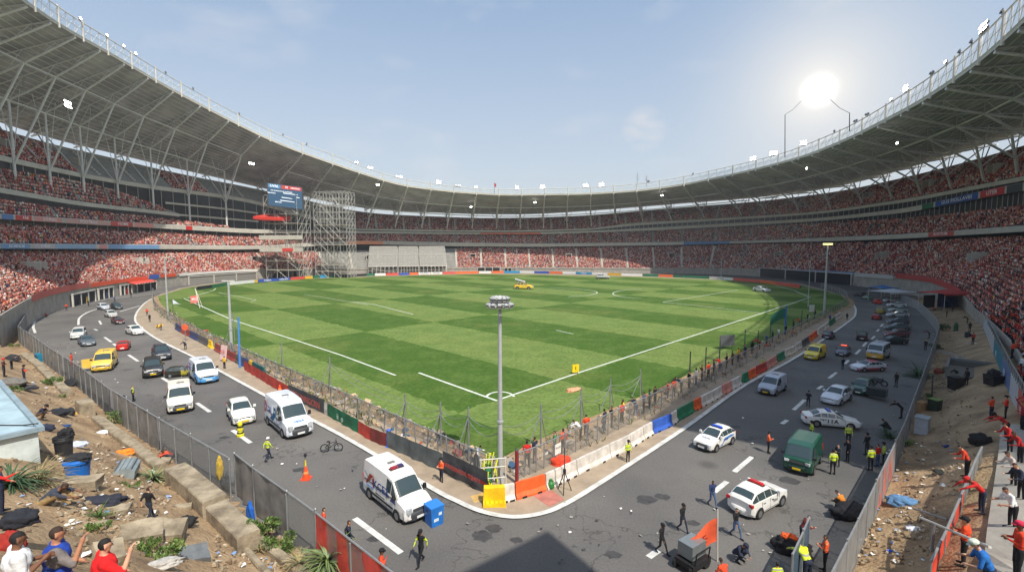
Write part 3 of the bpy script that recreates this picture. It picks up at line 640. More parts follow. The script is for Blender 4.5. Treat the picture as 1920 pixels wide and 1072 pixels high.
LFL = [Vector((x, y, 0)) for x, y in FL[:-1]]
fA, _ = fence('roadside_fence', LFL[0:8][:8], 3.05, 2.9, [('windbreak_cloth', CLOTH, 0, 60, .05, 2.9, .13), ('windbreak_cloth', CLOTHB, 60.3, 84, .05, 2.9, .1), ('windbreak_cloth', CLOTH, 84.3, 97, .05, 2.95, .12), ('chain_link_panel', LINKD, 97, 112, .05, 2.9, .04)], 'tall road fence hung with faded grey windbreak cloth along the left dirt bank')
fB, _ = fence('roadside_fence', [gp(443, 929), gp(478, 962), gp(540, 1014)], 3.1, 4.1, [('windbreak_cloth', CLOTH, 0, 30, .1, 3.05, .16)], 'short run of pleated grey cloth fence above the bushes by the broken wall')
fC, _ = fence('roadside_fence', [gp(541, 1014), gp(595, 1061), gp(660, 1122), gp(760, 1215)], 3.1, 3.0, [('chain_link_panel', LINKD, 0, 4.2, .05, 3.0, .04), ('red_netting', REDNET, 2.9, 16, .9, 3.02, .14), ('chain_link_panel', LINK, 4.3, 16, .05, 3.0, .04)], 'black mesh fence draped with bright red netting at the bottom edge')
fD, _ = fence('roadside_fence', [Vector((x, y, 0)) for x, y in [(11, 17)]+FR[1:]], 2.55, 3.0, [('chain_link_panel', mat('grey_fence_mesh', rgb(150, 150, 148), .7, .2, .8, alpha=.72), 0, 60, .05, 2.5, .05), ('red_netting', cloth_mat('pink_banner_cloth', rgb(190, 112, 104), .9), 18, 25, .1, 2.3, .06), ('chain_link_panel', mat('pale_mesh', rgb(165, 170, 172), .7, .2, .8, alpha=.55), 60, 200, .05, 2.5, .03)], 'long grey steel mesh fence between the right road and the sandy bank', pr=.05)
fE, _ = fence('roadside_fence', [gp(1482, 1120), gp(1502, 1072), gp(1514, 1040)], 2.3, 2.6, [('blue_sheet', mat('blue_mesh', rgb(74, 94, 112), .7, .2, 1, alpha=.85), 0, 9, .05, 2.2, .05)], 'short blue mesh fence panel standing on the right road beside the kneeling men')
# ---- inner fence round the pitch
IL = G([(287, 552), (288, 572), (300, 590), (345, 622), (440, 672), (520, 712), (620, 762), (720, 812), (800, 852), (880, 892), (922, 914)])
IR = G([(972, 900), (1020, 880), (1100, 838), (1180, 797), (1260, 757), (1340, 716), (1420, 672), (1500, 625), (1550, 596), (1580, 578), (1588, 566), (1578, 553), (1540, 541)])
ILs, IRs = smooth_line(IL, 4), smooth_line(IR, 4)
fF, pL = fence('pitch_fence', ILs, 2.3, 4.6, [('chain_link_panel', LINK, 0, 300, .9, 2.2, .05)], 'sagging chain link fence with leaning poles along the left side of the pitch', pr=.06, lean=.22)
fG, pR = fence('pitch_fence', IRs, 2.15, 3.6, [('chain_link_panel', mat('dusty_mesh', rgb(150, 143, 133), .8, .3, .7, alpha=.33), 0, 300, .15, 2.1, .03)], 'straight grey mesh fence behind the concrete blocks on the right side of the pitch', pr=.055)
# tall guyed poles with slack wire near the corner
TP = []
for i, (px, py, top) in enumerate([(440, 640, 572), (530, 690, 640), (620, 735, 668), (761, 800, 736), (827, 838, 752), (879, 866, 760), (1014, 842, 755), (1089, 805, 725), (1144, 768, 708), (1200, 745, 691)]):
    p = gp(px, py); hh = (py-top)/((py-462)/H0)*1.; hh = min(5.2, max(3, hh)); b = MB(); b.tube((0, 0, 0), (0, 0, hh), .085, .07, n=7); b.tube((0, 0, hh-.8), (1.5*AX.x*(1 if px > 938 else -1)*.6, 1.0, 0), .045, n=5); b.tube((0, 0, hh-.8), (-1.3, -.9, 0), .04, n=5)
    b.build('guyed_pole', STEEL, label=f"thin grey pole with slanting stays, {['first','second','third','fourth','fifth','sixth','seventh','eighth','ninth','last'][i]} along the pitch edge from the far left", cat='pole').location = p; TP.append(p+Vector((0, 0, hh-.7)))
c0 = gp(938, 905)
for nm, pts, lb in (('slack_cable', TP[2:6]+[c0+Vector((0, .2, 4.2))], 'slack grey cable strung between the guyed poles left of the tall lamp post'), ('slack_cable', [c0+Vector((.2, .2, 4.2))]+TP[6:], 'slack grey cable strung between the guyed poles right of the tall lamp post')):
    b = MB()
    for a, c in zip(pts, pts[1:]):
        for off, sg in ((0, .45), (-.35, .8)):
            q = [a.lerp(c, t)+Vector((0, 0, off-sg*4*t*(1-t))) for t in np.linspace(0, 1, 9)]; b.path(q, .025, 5)
    b.build(nm, STEEL, label=lb, cat='cable')
# poles standing dark along the right strip
for i, (px, py, top) in enumerate([(1292, 725, 672), (1322, 700, 661), (1348, 690, 649), (1395, 668, 628), (1420, 655, 627), (1443, 645, 619), (1502, 615, 589)]):
    p = gp(px, py); b = MB(); hh = (py-top)*1.25/((py-462)/H0); b.tube((0, 0, 0), (.05, 0, hh), .09, .07, n=6); b.tube((.05, 0, hh), (.05, 0, hh+.08), .1)
    b.build('fence_stake', STEELD, label=f"dark wooden looking stake, {['first','second','third','fourth','fifth','sixth','last'][i]} from the corner along the right crowd strip", cat='stake').location = p
# ---- plastic and concrete road barriers
def barrier(name, a, c, h, mt, label, cat='barrier', wob=0.):
    a, c = Vector(a), Vector(c); o = (a+c)/2; d = c-a; L = d.length-.06; root = thing(name, o, ang(d), label, cat)
    b = MB(); pr = [(-.3, 0), (-.3, .12), (-.12, .38), (-.08, h), (.08, h), (.12, .38), (.3, .12), (.3, 0)]
    n = 6; secs = []
    for i in range(n+1):
        x = -L/2+L*i/n; e = .94 if i in (0, n) else 1; secs.append([(x, y*e+wob*math.sin(i*1.3), z*(1 if i not in (0, n) else .98)) for y, z in pr])
    m = len(pr)
    for s, t in zip(secs, secs[1:]): b.add(s+t, [(k, (k+1) % m, m+(k+1) % m, m+k) for k in range(m)])
    b.add(secs[0], [tuple(range(m-1, -1, -1))]); b.add(secs[-1], [tuple(range(m))])
    b.build('barrier_body', mt, root)
    for x in (-L*.25, L*.25): b = MB(); b.box((x, 0, .07), (.35, .66, .12)); b.build('foot', BLACK, root)
    return root
def bm(n, c): return mat('barrier_'+n, rgb(*c), .6, .28, 1.3, bump=.1)
WHT, ORG, BLU, GRN, YEL, REDB, NVY = bm('white', (214, 206, 196)), bm('orange', (236, 98, 40)), bm('blue', (48, 92, 182)), bm('green', (34, 122, 84)), bm('yellow', (246, 196, 12)), bm('red', (196, 58, 44)), bm('navy', (56, 68, 112))
PINKB, MAROON, DKG, TEAL = bm('pink', (214, 140, 126)), bm('maroon', (150, 62, 56)), bm('charcoal', (86, 86, 86)), bm('teal', (38, 104, 104))
seqR = [(937, 940, 965, 934), (965, 934, 1022, 916), (1022, 916, 1052, 902), (1052, 902, 1080, 888), (1080, 888, 1142, 857), (1142, 857, 1180, 838), (1180, 838, 1205, 822), (1205, 822, 1222, 812), (1222, 812, 1258, 796), (1258, 796, 1268, 788), (1268, 788, 1299, 770), (1299, 770, 1313, 762), (1313, 762, 1336, 750), (1336, 750, 1352, 740), (1352, 740, 1370, 730), (1370, 730, 1388, 720), (1392, 717, 1402, 711), (1404, 710, 1416, 703), (1418, 701, 1436, 692), (1438, 690, 1455, 679), (1456, 678, 1470, 670), (1471, 669, 1490, 660), (1491, 658, 1502, 651), (1503, 650, 1516, 641), (1517, 640, 1523, 635), (1524, 634, 1531, 629), (1533, 627, 1545, 618), (1546, 617, 1553, 612), (1554, 611, 1565, 602), (1566, 600, 1576, 593)]
colR = [WHT, ORG, WHT, WHT, WHT, WHT, WHT, WHT, BLU, WHT, GRN, ORG, WHT, WHT, PINKB, WHT, GRN, ORG, REDB, PINKB, GRN, WHT, WHT, DKG, ORG, ORG, WHT, WHT, GRN, WHT]
CN = {id(WHT): 'whitish', id(ORG): 'orange', id(BLU): 'blue', id(GRN): 'green', id(YEL): 'yellow', id(REDB): 'red', id(PINKB): 'faded pink', id(MAROON): 'maroon', id(DKG): 'charcoal', id(TEAL): 'teal', id(NVY): 'navy'}
ORD = ['first', 'second', 'third', 'fourth', 'fifth', 'sixth', 'seventh', 'eighth', 'ninth', 'tenth', 'eleventh', 'twelfth', 'thirteenth', 'fourteenth', 'fifteenth', 'sixteenth', 'seventeenth', 'eighteenth', 'nineteenth', 'twentieth']
cnt = {}
def nth(key): cnt[key] = cnt.get(key, 0)+1; return ORD[cnt[key]-1] if cnt[key] <= 20 else f'{cnt[key]}th'
for q, c in zip(seqR, colR):
    nm = CN[id(c)]; t = barrier('road_barrier', gp(q[0], q[1], .1), gp(q[2], q[3], .1), 1.12, c, f"{nm} road barrier, {nth('R'+nm)} {nm} one from the corner along the right pavement", wob=.02); t['group'] = 'barriers along the right pavement'
# tipped yellow block at the corner
t = thing('barrier_block', gp(927, 944, .1), R(4), 'bright yellow ribbed barrier block standing on the pavement corner', 'barrier')
b = MB(); b.prism([(-.75, 0), (-.75, .25), (.75, .25), (.75, 0)], -.45, .45); b.prism([(-.75, .25), (-.7, 1.15), (.7, 1.15), (.75, .25)], -.1, .38); b.build('barrier_body', YEL, t); b = MB(); [b.box((x, -.28, .27), (.08, .3, .05)) for x in np.linspace(-.6, .6, 5)]; b.build('rib', mat('deep_yellow', rgb(214, 160, 6), .6), t)
seqL = [(330, 622, 341, 629), (341, 629, 357, 637), (357, 637, 373, 645), (373, 645, 392, 655), (392, 655, 398, 659), (404, 662, 425, 674), (425, 674, 443, 684), (443, 684, 455, 690), (455, 690, 468, 696), (468, 696, 474, 699), (474, 699, 490, 708), (490, 708, 496, 711)]
colL = [NVY, MAROON, NVY, DKG, YEL, MAROON, MAROON, DKG, NVY, YEL, TEAL, TEAL]
for q, c in zip(seqL, colL):
    nm = CN[id(c)]; barrier('road_barrier', gp(q[0], q[1]-6, .1), gp(q[2], q[3]-6, .1), 1.2, c, f"{nm} road barrier, {nth('L'+nm)} {nm} one along the left pavement from the far bend", wob=.02)['group'] = 'barriers along the left pavement'
def banner(px0, py0, px1, py1, h, mt, label, words=None, wc=None, size=.7, stripe=None):
    a, c = gp(px0, py0, .1), gp(px1, py1, .1); d = c-a; o = a; root = thing('banner', o, 0, label, 'banner')
    b = MB(); pts = [p-o for p in resample([a, c], .5)]; b.grid(wavy(pts, .02, h, .09, 6)); b.build('banner_cloth', mt, root, smooth=True)
    if stripe: b = MB(); nn = Vector((d.y, -d.x, 0)).normalized(); b.grid([[p+nn*.13 for p in r] for r in wavy(pts, h*.4, h*.55, .09, 1)]); b.build('stripe', stripe, root, smooth=True)
    if words:
        nn = Vector((d.y, -d.x, 0)).normalized(); text(words, 'lettering', size, wc, root, d*.5+nn*.22+Vector((0, 0, h*.5)), frame3(d), sx=1.)
    return root
BKB = cloth_mat('black_banner_cloth', rgb(74, 74, 76), 1); RDB = cloth_mat('weathered_red_cloth', rgb(182, 62, 50), 1); GRB = cloth_mat('green_banner_cloth', rgb(30, 104, 70), 1); WTB = cloth_mat('dirty_white_cloth', rgb(196, 190, 184), 1); NVB = cloth_mat('navy_cloth', rgb(44, 58, 92), 1)
banner(458, 697-4, 541, 744, 1.3, RDB, 'long weathered red banner lashed to the left pitch fence behind the traffic cone')
banner(541, 744, 608, 776, 1.5, BKB, 'black banner with faded red lettering beside the big white delivery van', 'FAITDUNNGCRN', cm(190, 84, 76), .95)
banner(608, 776, 614, 779, 1.3, WTB, 'narrow dirty white cloth between the black and the green banner')
banner(614, 779, 672, 812, 1.3, GRB, 'green banner with a round pale emblem on the left pitch fence', 'ii  o', cm(180, 205, 190), .9)
banner(672, 812, 695, 826, 1.2, RDB, 'short bright red banner right of the green banner')
banner(695, 826, 726, 838, 1.2, cloth_mat('maroon_cloth', rgb(120, 48, 44), 1), 'maroon cloth banner behind the blue upright tube')
banner(726, 838, 830, 885, 1.5, cloth_mat('grey_tarpaulin', rgb(92, 98, 98), 1), 'creased grey tarpaulin on the fence left of the man in orange')
banner(830, 885, 915, 928, 1.7, BKB, 'black banner with a red stripe ending at the pitch corner', 'ANDINESK TEAM', cm(150, 90, 88), .5, cloth_mat('red_stripe_cloth', rgb(176, 52, 46), 1))
# ---- advertising boards round the far side
ADC = [((34, 112, 78), 'green'), ((226, 178, 50), 'yellow'), ((226, 226, 220), 'white'), ((214, 84, 74), 'red'), ((52, 84, 168), 'blue'), ((40, 42, 50), 'black'), ((232, 108, 50), 'orange'), ((40, 142, 190), 'light blue')]
bx = [(370, 545, 5), (398, 541, 0), (426, 536, 2), (478, 531, 1), (484, 530.5, 4), (520, 528, 4), (545, 526, 3), (572, 524, 1), (587, 523, 0), (600, 522, 7), (612, 521.5, 0), (633, 521, 5), (688, 518.5, 0), (703, 518, 2), (724, 517.5, 3), (748, 517, 4), (768, 516.5, 6), (785, 516, 2), (808, 515.5, 2), (830, 515, 3), (855, 514.5, 6), (898, 513.5, 2), (922, 513.3, 6), (945, 513, 7), (975, 513, 2), (1002, 513.5, 4), (1030, 514, 6), (1055, 514.5, 2), (1080, 515, 7), (1110, 516, 2), (1140, 517, 1), (1165, 518, 2), (1205, 519, 0), (1235, 520, 6), (1262, 521, 0), (1282, 522, 0), (1330, 524, 2), (1375, 527, 3), (1425, 531, 6), (1455, 535, 3), (1500, 541, 2)]
adw = ['EBSY', 'NOFFIC', 'SCUD', 'MULTI', 'FABIA', 'NIELSEA', 'LEGAN', 'DOMUS']
for i, ((x0, y0, c), (x1, y1, _)) in enumerate(zip(bx, bx[1:])):
    a, d = gp(x0, y0-1, .1), gp(x1, y1-1, .1); col, nm = ADC[c]; root = thing('advertising_board', a, 0, f"{nm} advertising board, {nth('ad'+nm)} {nm} one from the left along the far touchline", 'board', 'boards round the far touchline'); v = d-a; L = v.length-.25
    b = MB(); q = Matrix.Rotation(ang(v), 3, 'Z'); b.box(q @ Vector((L/2, 0, .75)), (L, .18, 1.4), mtx=q); b.build('panel', cm(*col, .5), root)
    b = MB(); [b.box(q @ Vector((x, .45, .35)), (.1, .8, .7), mtx=q) for x in (.4, L-.4)]; b.build('support', STEELD, root)
    if i in (4, 5, 11, 17, 18, 28, 36): text(adw[i % 8], 'lettering', 1.0, cm(235, 235, 230) if c != 2 else cm(60, 70, 110), root, v.normalized()*L/2+Vector((v.y, -v.x, 0)).normalized()*.1+Vector((0, 0, .75)), frame3(v), sx=1.5)
# ---- fascia adverts on the stands
def fascia_ad(x0, x1, lt, lb, d, col, label, words=None, wc=(240, 240, 240)):
    """a printed strip fixed to the stand front between two photo columns"""
    ks = [k for k in range(NS) if Fp[k, 1] > 10]; D = np.broadcast_to(np.asarray(d, float), (NS,)); P_ = []
    for k in range(NS-1):
        for t in np.linspace(0, 1, 6)[:-1]:
            dd = D[k]*(1-t)+D[k+1]*t; zt = lt[k]*(1-t)+lt[k+1]*t; zb = lb[k]*(1-t)+lb[k+1]*t; p = pt(k, dd-.08, 0).lerp(pt(k+1, dd-.08, 0), t); px, _ = proj(p.x, p.y, zt)
            if x0 <= px <= x1 and p.y > 15: P_.append((p+Vector((0, 0, zb)), p+Vector((0, 0, zt))))
    if len(P_) < 2: return
    o = P_[0][0].copy(); root = thing('fascia_banner', o, 0, label, 'banner'); b = MB(); b.grid([[q[0]-o, q[1]-o] for q in P_], flip=True); b.build('printed_strip', cm(*col, .6), root)
    if words:
        a, c = P_[0], P_[-1]; m_ = P_[len(P_)//2]; i0 = max(0, len(P_)//2-2); d_ = (P_[min(len(P_)-1, i0+4)][0]-P_[i0][0]); h = (m_[1]-m_[0]).length
        nn = Vector((d_.y, -d_.x, 0)).normalized(); nn = nn if nn.dot(-m_[0]) > 0 else -nn
        text(words, 'lettering', h*.8, cm(*wc), root, m_[0].lerp(m_[1], .5)-o+nn*.25, frame3(d_), sx=1.4)
dn = .0
for a in [(0, 28, zE2, zE1, 20, (92, 130, 184), 'blue strip at the left end of the middle stand fascia'), (29, 62, zE2, zE1, 20, (206, 70, 62), 'red strip with white marks on the left middle fascia', 'FAR'), (63, 120, zE2, zE1, 20, (214, 150, 142), 'faded pink strip on the left middle fascia', 'JOHNAS'), (121, 205, zE2, zE1, 20, (204, 164, 156), 'pale pink printed strip on the left middle fascia', 'FOOTBALL'), (206, 250, zE2, zE1, 20, (204, 84, 76), 'red strip on the middle fascia under the left columns', 'HOME'), (251, 292, zE2, zE1, 20, (220, 150, 140), 'salmon strip on the middle fascia left of the small red one'), (347, 363, zE2, zE1, 20, (206, 52, 48), 'small bright red square on the left middle fascia'),
          (0, 60, zC2, zC1, 15, (120, 160, 200), 'light blue printed strip low on the left fascia', 'ALUMINIUM'), (61, 100, zC2, zC1, 15, (196, 190, 196), 'pale grey strip on the low left fascia', 'EVENT'), (101, 182, zC2, zC1, 15, (150, 180, 208), 'washed blue strip on the low left fascia'), (183, 202, zC2, zC1, 15, (216, 150, 150), 'small pink strip on the low left fascia'), (203, 300, zC2, zC1, 15, (126, 164, 206), 'second washed blue strip on the low left fascia beside the pink one'), (1280, 1370, zC2, zC1, 15, (86, 132, 186), 'blue strip on the low far right fascia'), (1740, 1790, zC2, zC1, 15, (200, 90, 78), 'faded red strip on the low right fascia', 'RHYTHM'),
          (1727, 1752, zE2, zE1, 20, (40, 108, 74), 'green start of the long upper banner on the right stand'), (1752, 1835, zE2, zE1, 20, (40, 84, 160), 'blue banner with big white letters on the right stand', 'GUS FIOLLAVER'), (1835, 1886, zE2, zE1, 20, (204, 56, 56), 'red banner with white letters beside the blue one on the right stand', 'LITER'), (1887, 1919, zE2, zE1, 20, (66, 70, 74), 'dark grey blank strip at the right end of the upper banner'),
          (900, 1015, zE2, zE1, 20, (226, 120, 86), 'orange strip on the middle fascia of the far stand'), (650, 720, zC2, zC1, 15, (232, 150, 110), 'orange strip on the low fascia beside the scaffold')]:
    fascia_ad(*a)
SCAF = mat('scaffold_steel', rgb(178, 175, 168), .5, .2, .6, metal=.2)
# ---- lower stand skirts
def skirt(x0, x1, col, label, z0=0, z1=1.3):
    P_ = []
    for k in range(NS-1):
        for t in np.linspace(0, 1, 6)[:-1]:
            p = pt(k, -.35, 0).lerp(pt(k+1, -.35, 0), t); z = zA[k]; px, _ = proj(p.x, p.y, z)
            if x0 <= px <= x1 and p.y > 15: P_.append((p+Vector((0, 0, z+z0)), p+Vector((0, 0, z+z1))))
    if len(P_) < 2: return
    o = P_[0][0].copy(); root = thing('parapet_banner', o, 0, label, 'banner'); b = MB(); b.grid([[q[0]-o, q[1]-o] for q in P_], flip=True); b.build('banner_cloth', cm(*col, .8), root); return root
skirt(60, 168, (196, 96, 84), 'dusty red mesh strip on the parapet above the concrete wall at the left bend', -.1, 1.5)
skirt(170, 278, (232, 92, 56), 'orange red banner on the parapet above the open garages at the left bend', -.3, 1.1)
skirt(279, 300, (60, 96, 180), 'blue end piece of the orange parapet banner at the left bend', -.3, 1.4)
skirt(301, 333, (226, 84, 50), 'orange parapet banner right of the blue end piece', -.2, 1.1)
skirt(334, 484, (224, 220, 212), 'long white parapet board over the caged touchline gallery on the left', -.3, .9)
skirt(1422, 1600, (112, 146, 184), 'long pale blue parapet board above the dark undercroft on the right', -.5, 1.4)
skirt(1601, 1675, (186, 184, 180), 'white parapet board above the netted tunnel mouth on the right', -.5, 1.2)
skirt(1677, 1800, (180, 70, 62), 'faded red mesh rail on the parapet of the right concrete wall', .2, 2.)
# openings under the stand fronts
def opening(x0, x1, label, cat='opening', h=3.4, doors=()):
    sel = [k+t for k in range(NS-1) for t in (0, .25, .5, .75) if pt(k, 0, 0).y > 15 and x0 <= proj(*pt(k, 0, 1).lerp(pt(k+1, 0, 1), t))[0] <= x1]
    if len(sel) < 2: return
    q = lambda s: pt(int(s), -.5, 0).lerp(pt(int(s)+1, -.5, 0), s-int(s)); a, c = q(sel[0]), q(sel[-1]); d = c-a; L = d.length
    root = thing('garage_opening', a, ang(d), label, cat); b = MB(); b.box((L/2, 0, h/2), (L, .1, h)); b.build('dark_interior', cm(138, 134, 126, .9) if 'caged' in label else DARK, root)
    b = MB(); b.box((L/2, -.1, h+.15), (L+.6, .5, .35)); [b.box((x, -.1, h/2), (.4, .45, h)) for x in np.arange(0, L+.1, max(2.5, L/3))]; b.build('frame', CONCL, root)
    for f, c_ in doors: b = MB(); b.box((L*f, -.15, 1.), (1.1, .12, 2)); b.build('door', cm(*c_), root)
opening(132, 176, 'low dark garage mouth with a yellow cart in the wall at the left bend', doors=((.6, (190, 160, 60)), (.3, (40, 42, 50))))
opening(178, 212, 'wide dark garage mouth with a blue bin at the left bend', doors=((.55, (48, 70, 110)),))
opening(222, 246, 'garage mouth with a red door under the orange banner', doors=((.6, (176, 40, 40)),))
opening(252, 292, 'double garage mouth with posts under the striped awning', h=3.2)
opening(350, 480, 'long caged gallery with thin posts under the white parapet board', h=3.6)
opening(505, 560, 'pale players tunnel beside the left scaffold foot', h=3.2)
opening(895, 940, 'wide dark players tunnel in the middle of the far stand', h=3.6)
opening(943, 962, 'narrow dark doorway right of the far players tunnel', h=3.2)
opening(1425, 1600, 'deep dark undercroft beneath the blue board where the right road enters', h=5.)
# ---- pale temporary bleachers
def bleacher(x0, x1, label, n=10):
    a, c = gp(x0, 515.4-(x0-690)*.012), gp(x1, 515.4-(x1-690)*.012); a.z = c.z = 0; d = c-a; L = d.length; root = thing('bleacher', a, ang(d), label, 'bleacher')
    b = MB()
    for i in range(n): z = 5.4+12.4*i/n; b.box((L/2+.0, .6+1.68*i, z), (L, 1.3, .12)); b.box((L/2, 1.3+1.68*i, z+.5), (L, .08, .95))
    b.m = [1 if (i//6) % 2 else 0 for i in range(len(b.f))]; b.build('bench_row', [cm(236, 232, 224, .8), cm(150, 147, 141, .8)], root, kind='stuff')
    b = MB(); m = 7
    for j in range(m+1):
        x = L*j/m; b.tube((x, .2, 0), (x, .2, 5.1), .14, n=5); b.tube((x, 8, 0), (x, 8, 11.), .14, n=5); b.tube((x, .2, 4.2), (x, 16.5, 16.3), .16, n=5); b.tube((x, .2, 0), (x, 8, 9), .1, n=5)
    b.tube((0, .1, 5), (L, .1, 5), .16, n=5); b.tube((0, .1, 2.6), (L, .1, 2.6), .08, n=5); b.build('scaffold_frame', STEELW, root)
    b = MB(); b.box((L/2, 9, 2.4), (L, .2, 4.8)); b.build('back_curtain', DARK, root)
    return root
bleacher(690, 745, 'left block of the empty pale bench bleacher on scaffold legs beyond the pitch')
bleacher(747, 785, 'middle block of the empty pale bench bleacher beyond the pitch')
bleacher(787, 838, 'right block of the empty pale bench bleacher beside the seated fans')
# ---- scaffold tower and screen tower
def scaffold(px0, px1, Yd, ztop, nx, ny, nz, depth, name, label, cat='scaffold'):
    a, c = gp(px0, 515), gp(px1, 515); s = Yd/a.y; a = a*s; s = Yd/c.y; c = c*s; a.z = c.z = 0; d = c-a; L = d.length; root = thing(name, a, ang(d)-R(8), label, cat); rr = random.Random(3)
    sx, sy, sz = L/nx, depth/ny, ztop/nz
    b = MB()
    for i in range(nx+1):
        for j in range(ny+1): b.tube((i*sx, j*sy, 0), (i*sx+rr.uniform(-.2, .2), j*sy, ztop*rr.uniform(.97, 1.0)), .13, n=5)
    b.build('upright', SCAF, root, kind='stuff')
    b = MB()
    for k in range(1, nz+1):
        for j in range(ny+1): b.tube((0, j*sy, k*sz), (L, j*sy, k*sz), .1, n=5)
        for i in range(nx+1): b.tube((i*sx, 0, k*sz), (i*sx, depth, k*sz), .1, n=5)
    b.build('ledger', SCAF, root, kind='stuff')
    b = MB()
    for k in range(nz):
        for i in range(nx):
            for j in (0, ny):
                f = rr.random()
                if f < .75: b.tube((i*sx, j*sy, k*sz), ((i+1)*sx, j*sy, (k+1)*sz), .08, n=4) if f < .4 else b.tube(((i+1)*sx, j*sy, k*sz), (i*sx, j*sy, (k+1)*sz), .08, n=4)
        for j in range(ny):
            for i in (0, nx): b.tube((i*sx, j*sy, k*sz), (i*sx, (j+1)*sy, (k+1)*sz), .08, n=4)
    b.build('diagonal_brace', SCAF, root, kind='stuff')
    for k in (1, 2, 5, 6, 8):
        if k <= nz: b = MB(); b.box((L/2, depth/2, k*sz+.12), (L, depth*.9, .16)); b.build('platform', cm(176, 166, 148), root)
    return root, L, Vector((math.cos(ang(d)-R(8)), math.sin(ang(d)-R(8)), 0))
scaffold(592, 655, 262, 47, 5, 3, 13, 11, 'scaffold_tower', 'tall bare steel scaffold tower in front of the far left stand')
rt, L, dx = scaffold(500, 566, 252, 44, 3, 3, 9, 12, 'screen_tower', 'scaffold tower with decks carrying the big video screen', 'tower')
for k, z in enumerate((15.6, 22.)):
    b = MB(); b.box((L/2, -.6, z), (L+4, 3, 2.2)); b.build('deck_fascia', CONCL, rt)
b = MB(); b.box((L*.75, -2.2, 15.6), (6, .1, 1.7)); b.build('red_advert', cm(214, 72, 66), rt)
b = MB(); b.add([(-5, -2, 33), (L*.55, -2, 32), (L*.55, 7, 33.6), (-5, 7, 34.5), (-5, -2, 31.6), (L*.55, -2, 30.6), (L*.55, 7, 31), (-5, 7, 31)], [(0, 1, 2, 3), (4, 5, 1, 0), (5, 6, 2, 1), (7, 4, 0, 3), (7, 6, 5, 4)]); b.build('red_awning', cm(214, 60, 46), rt)
q = [atY(501, 343, 248), atY(567, 355, 250), atY(568, 393, 250), atY(503, 385, 248)]; o = q[3].copy(); sc = thing('video_screen', o, 0, 'large dark blue video screen with red and blue header hung on the scaffold tower', 'screen')
X = q[2]-q[3]; Yv = q[0]-q[3]; nn = X.cross(Yv).normalized()
def on(u, v, e=.0): return X*u+Yv*v+nn*e
b = MB(); f = [on(-.01, -.015), on(1.01, -.015), on(1.01, 1.015), on(-.01, 1.015)]; bk = [p-nn*1.2 for p in f]; b.add(f+bk, [(0, 1, 2, 3), (7, 6, 5, 4), (0, 4, 5, 1), (1, 5, 6, 2), (2, 6, 7, 3), (3, 7, 4, 0)]); b.build('housing', STEELD, sc)
def emat(name, c, e): return mat(name, c, .4, emit=e)
b = MB(); b.quad(on(.01, .01, .05), on(.99, .01, .05), on(.99, .99, .05), on(.01, .99, .05)); b.build('display', emat('screen_blue', rgb(56, 84, 110), .3), sc)
b = MB(); b.quad(on(.02, .82, .1), on(.38, .82, .1), on(.38, .98, .1), on(.02, .98, .1)); b.build('blue_header', emat('screen_light_blue', rgb(84, 126, 160), .34), sc)
b = MB(); b.quad(on(.4, .82, .1), on(.98, .82, .1), on(.98, .98, .1), on(.4, .98, .1)); b.build('red_header', emat('screen_red', rgb(180, 70, 64), .34), sc)
we = emat('screen_white', rgb(225, 230, 235), .6); fr = frame3(X, Yv)
for s_, u, v, z in (('LIVAL', .2, .9, 1.7), ('VI', .55, .9, 1.5), ('HALDING', .8, .9, 1.), ('THE GUANZON NIA HUAIDEEN', .4, .7, .75), ('BAILANDO', .12, .58, .8), ('MATCH', .3, .2, .9)): text(s_, 'lettering', z, we, sc, on(u, v, .15), fr, ext=.02)
b = MB(); [b.quad(on(u, v, .12), on(u+w_, v+.0, .12), on(u+w_, v+.02, .12), on(u, v+.03, .12)) for u, v, w_ in ((.45, .62, .42), (.4, .42, .3), (.35, .28, .42), (.82, .5, .1))]; b.build('graphic', we, sc)
# ---- floodlights
LAMP = mat('floodlight_glow', (1, .97, .88), .4, emit=28); LAMPO = mat('floodlight_lens', rgb(120, 122, 124), .2, metal=.4)
def flood(n, rows_, on_=True):
    t = thing('floodlight', (0, 0, 0)); b = MB(); w_ = .95*n; b.tube((-w_/2, 0, 0), (w_/2, 0, 0), .09); b.tube((0, 0, -.6), (0, 0, 1.1*rows_), .1); 
    for r in range(rows_): b.tube((-w_/2, 0, .5+1.05*r), (w_/2, 0, .5+1.05*r), .07)
    b.build('bracket', STEELD, t)
    for r in range(rows_):
        for i in range(n):
            x = -w_/2+.95*(i+.5); b = MB(); z = .5+1.05*r; b.lathe([(.16, -.5), (.3, -.38), (.43, -.02), (.46, 0), (.43, .02)], n=10); c = b.v; q = Matrix.Rotation(R(68), 3, 'X'); b.v = [tuple(q @ Vector(p)+Vector((x, -.35, z))) for p in c]; h = b.build('lamp_head', STEELD, t, smooth=False)
            b = MB(); b.lathe([(.42, .03), (.3, .06), (.02, .07)], n=10); b.v = [tuple(q @ Vector(p)+Vector((x, -.35, z))) for p in b.v]; b.build('lens', LAMP if on_ else LAMPO, h)
    return t
PRO = {}
def put_flood(p, n, r, on_, label, sc_=1.):
    k = (n, r, on_)
    if k not in PRO: PRO[k] = flood(*k); t = PRO[k]
    else: t = dup(PRO[k])
    t.location = p; t.scale = (sc_*.95,)*3; v = Vector((0, 150, 0))-Vector(p); t.rotation_euler = (0, 0, ang(v)+PI/2); tag(t, label, 'floodlight', 'floodlights on the roof rim'); return t
def rim(px):
    best = None
    for k in range(NS-1):
        for t in np.linspace(0, 1, 11)[:-1]:
            p = Vector((*(Rp[k]*(1-t)+Rp[k+1]*t), zRT[k]*(1-t)+zRT[k+1]*t))
            if p.y < 20: continue
            e = abs(proj(*p)[0]-px)
            if best is None or e < best[0]: best = (e, p)
    return best[1]
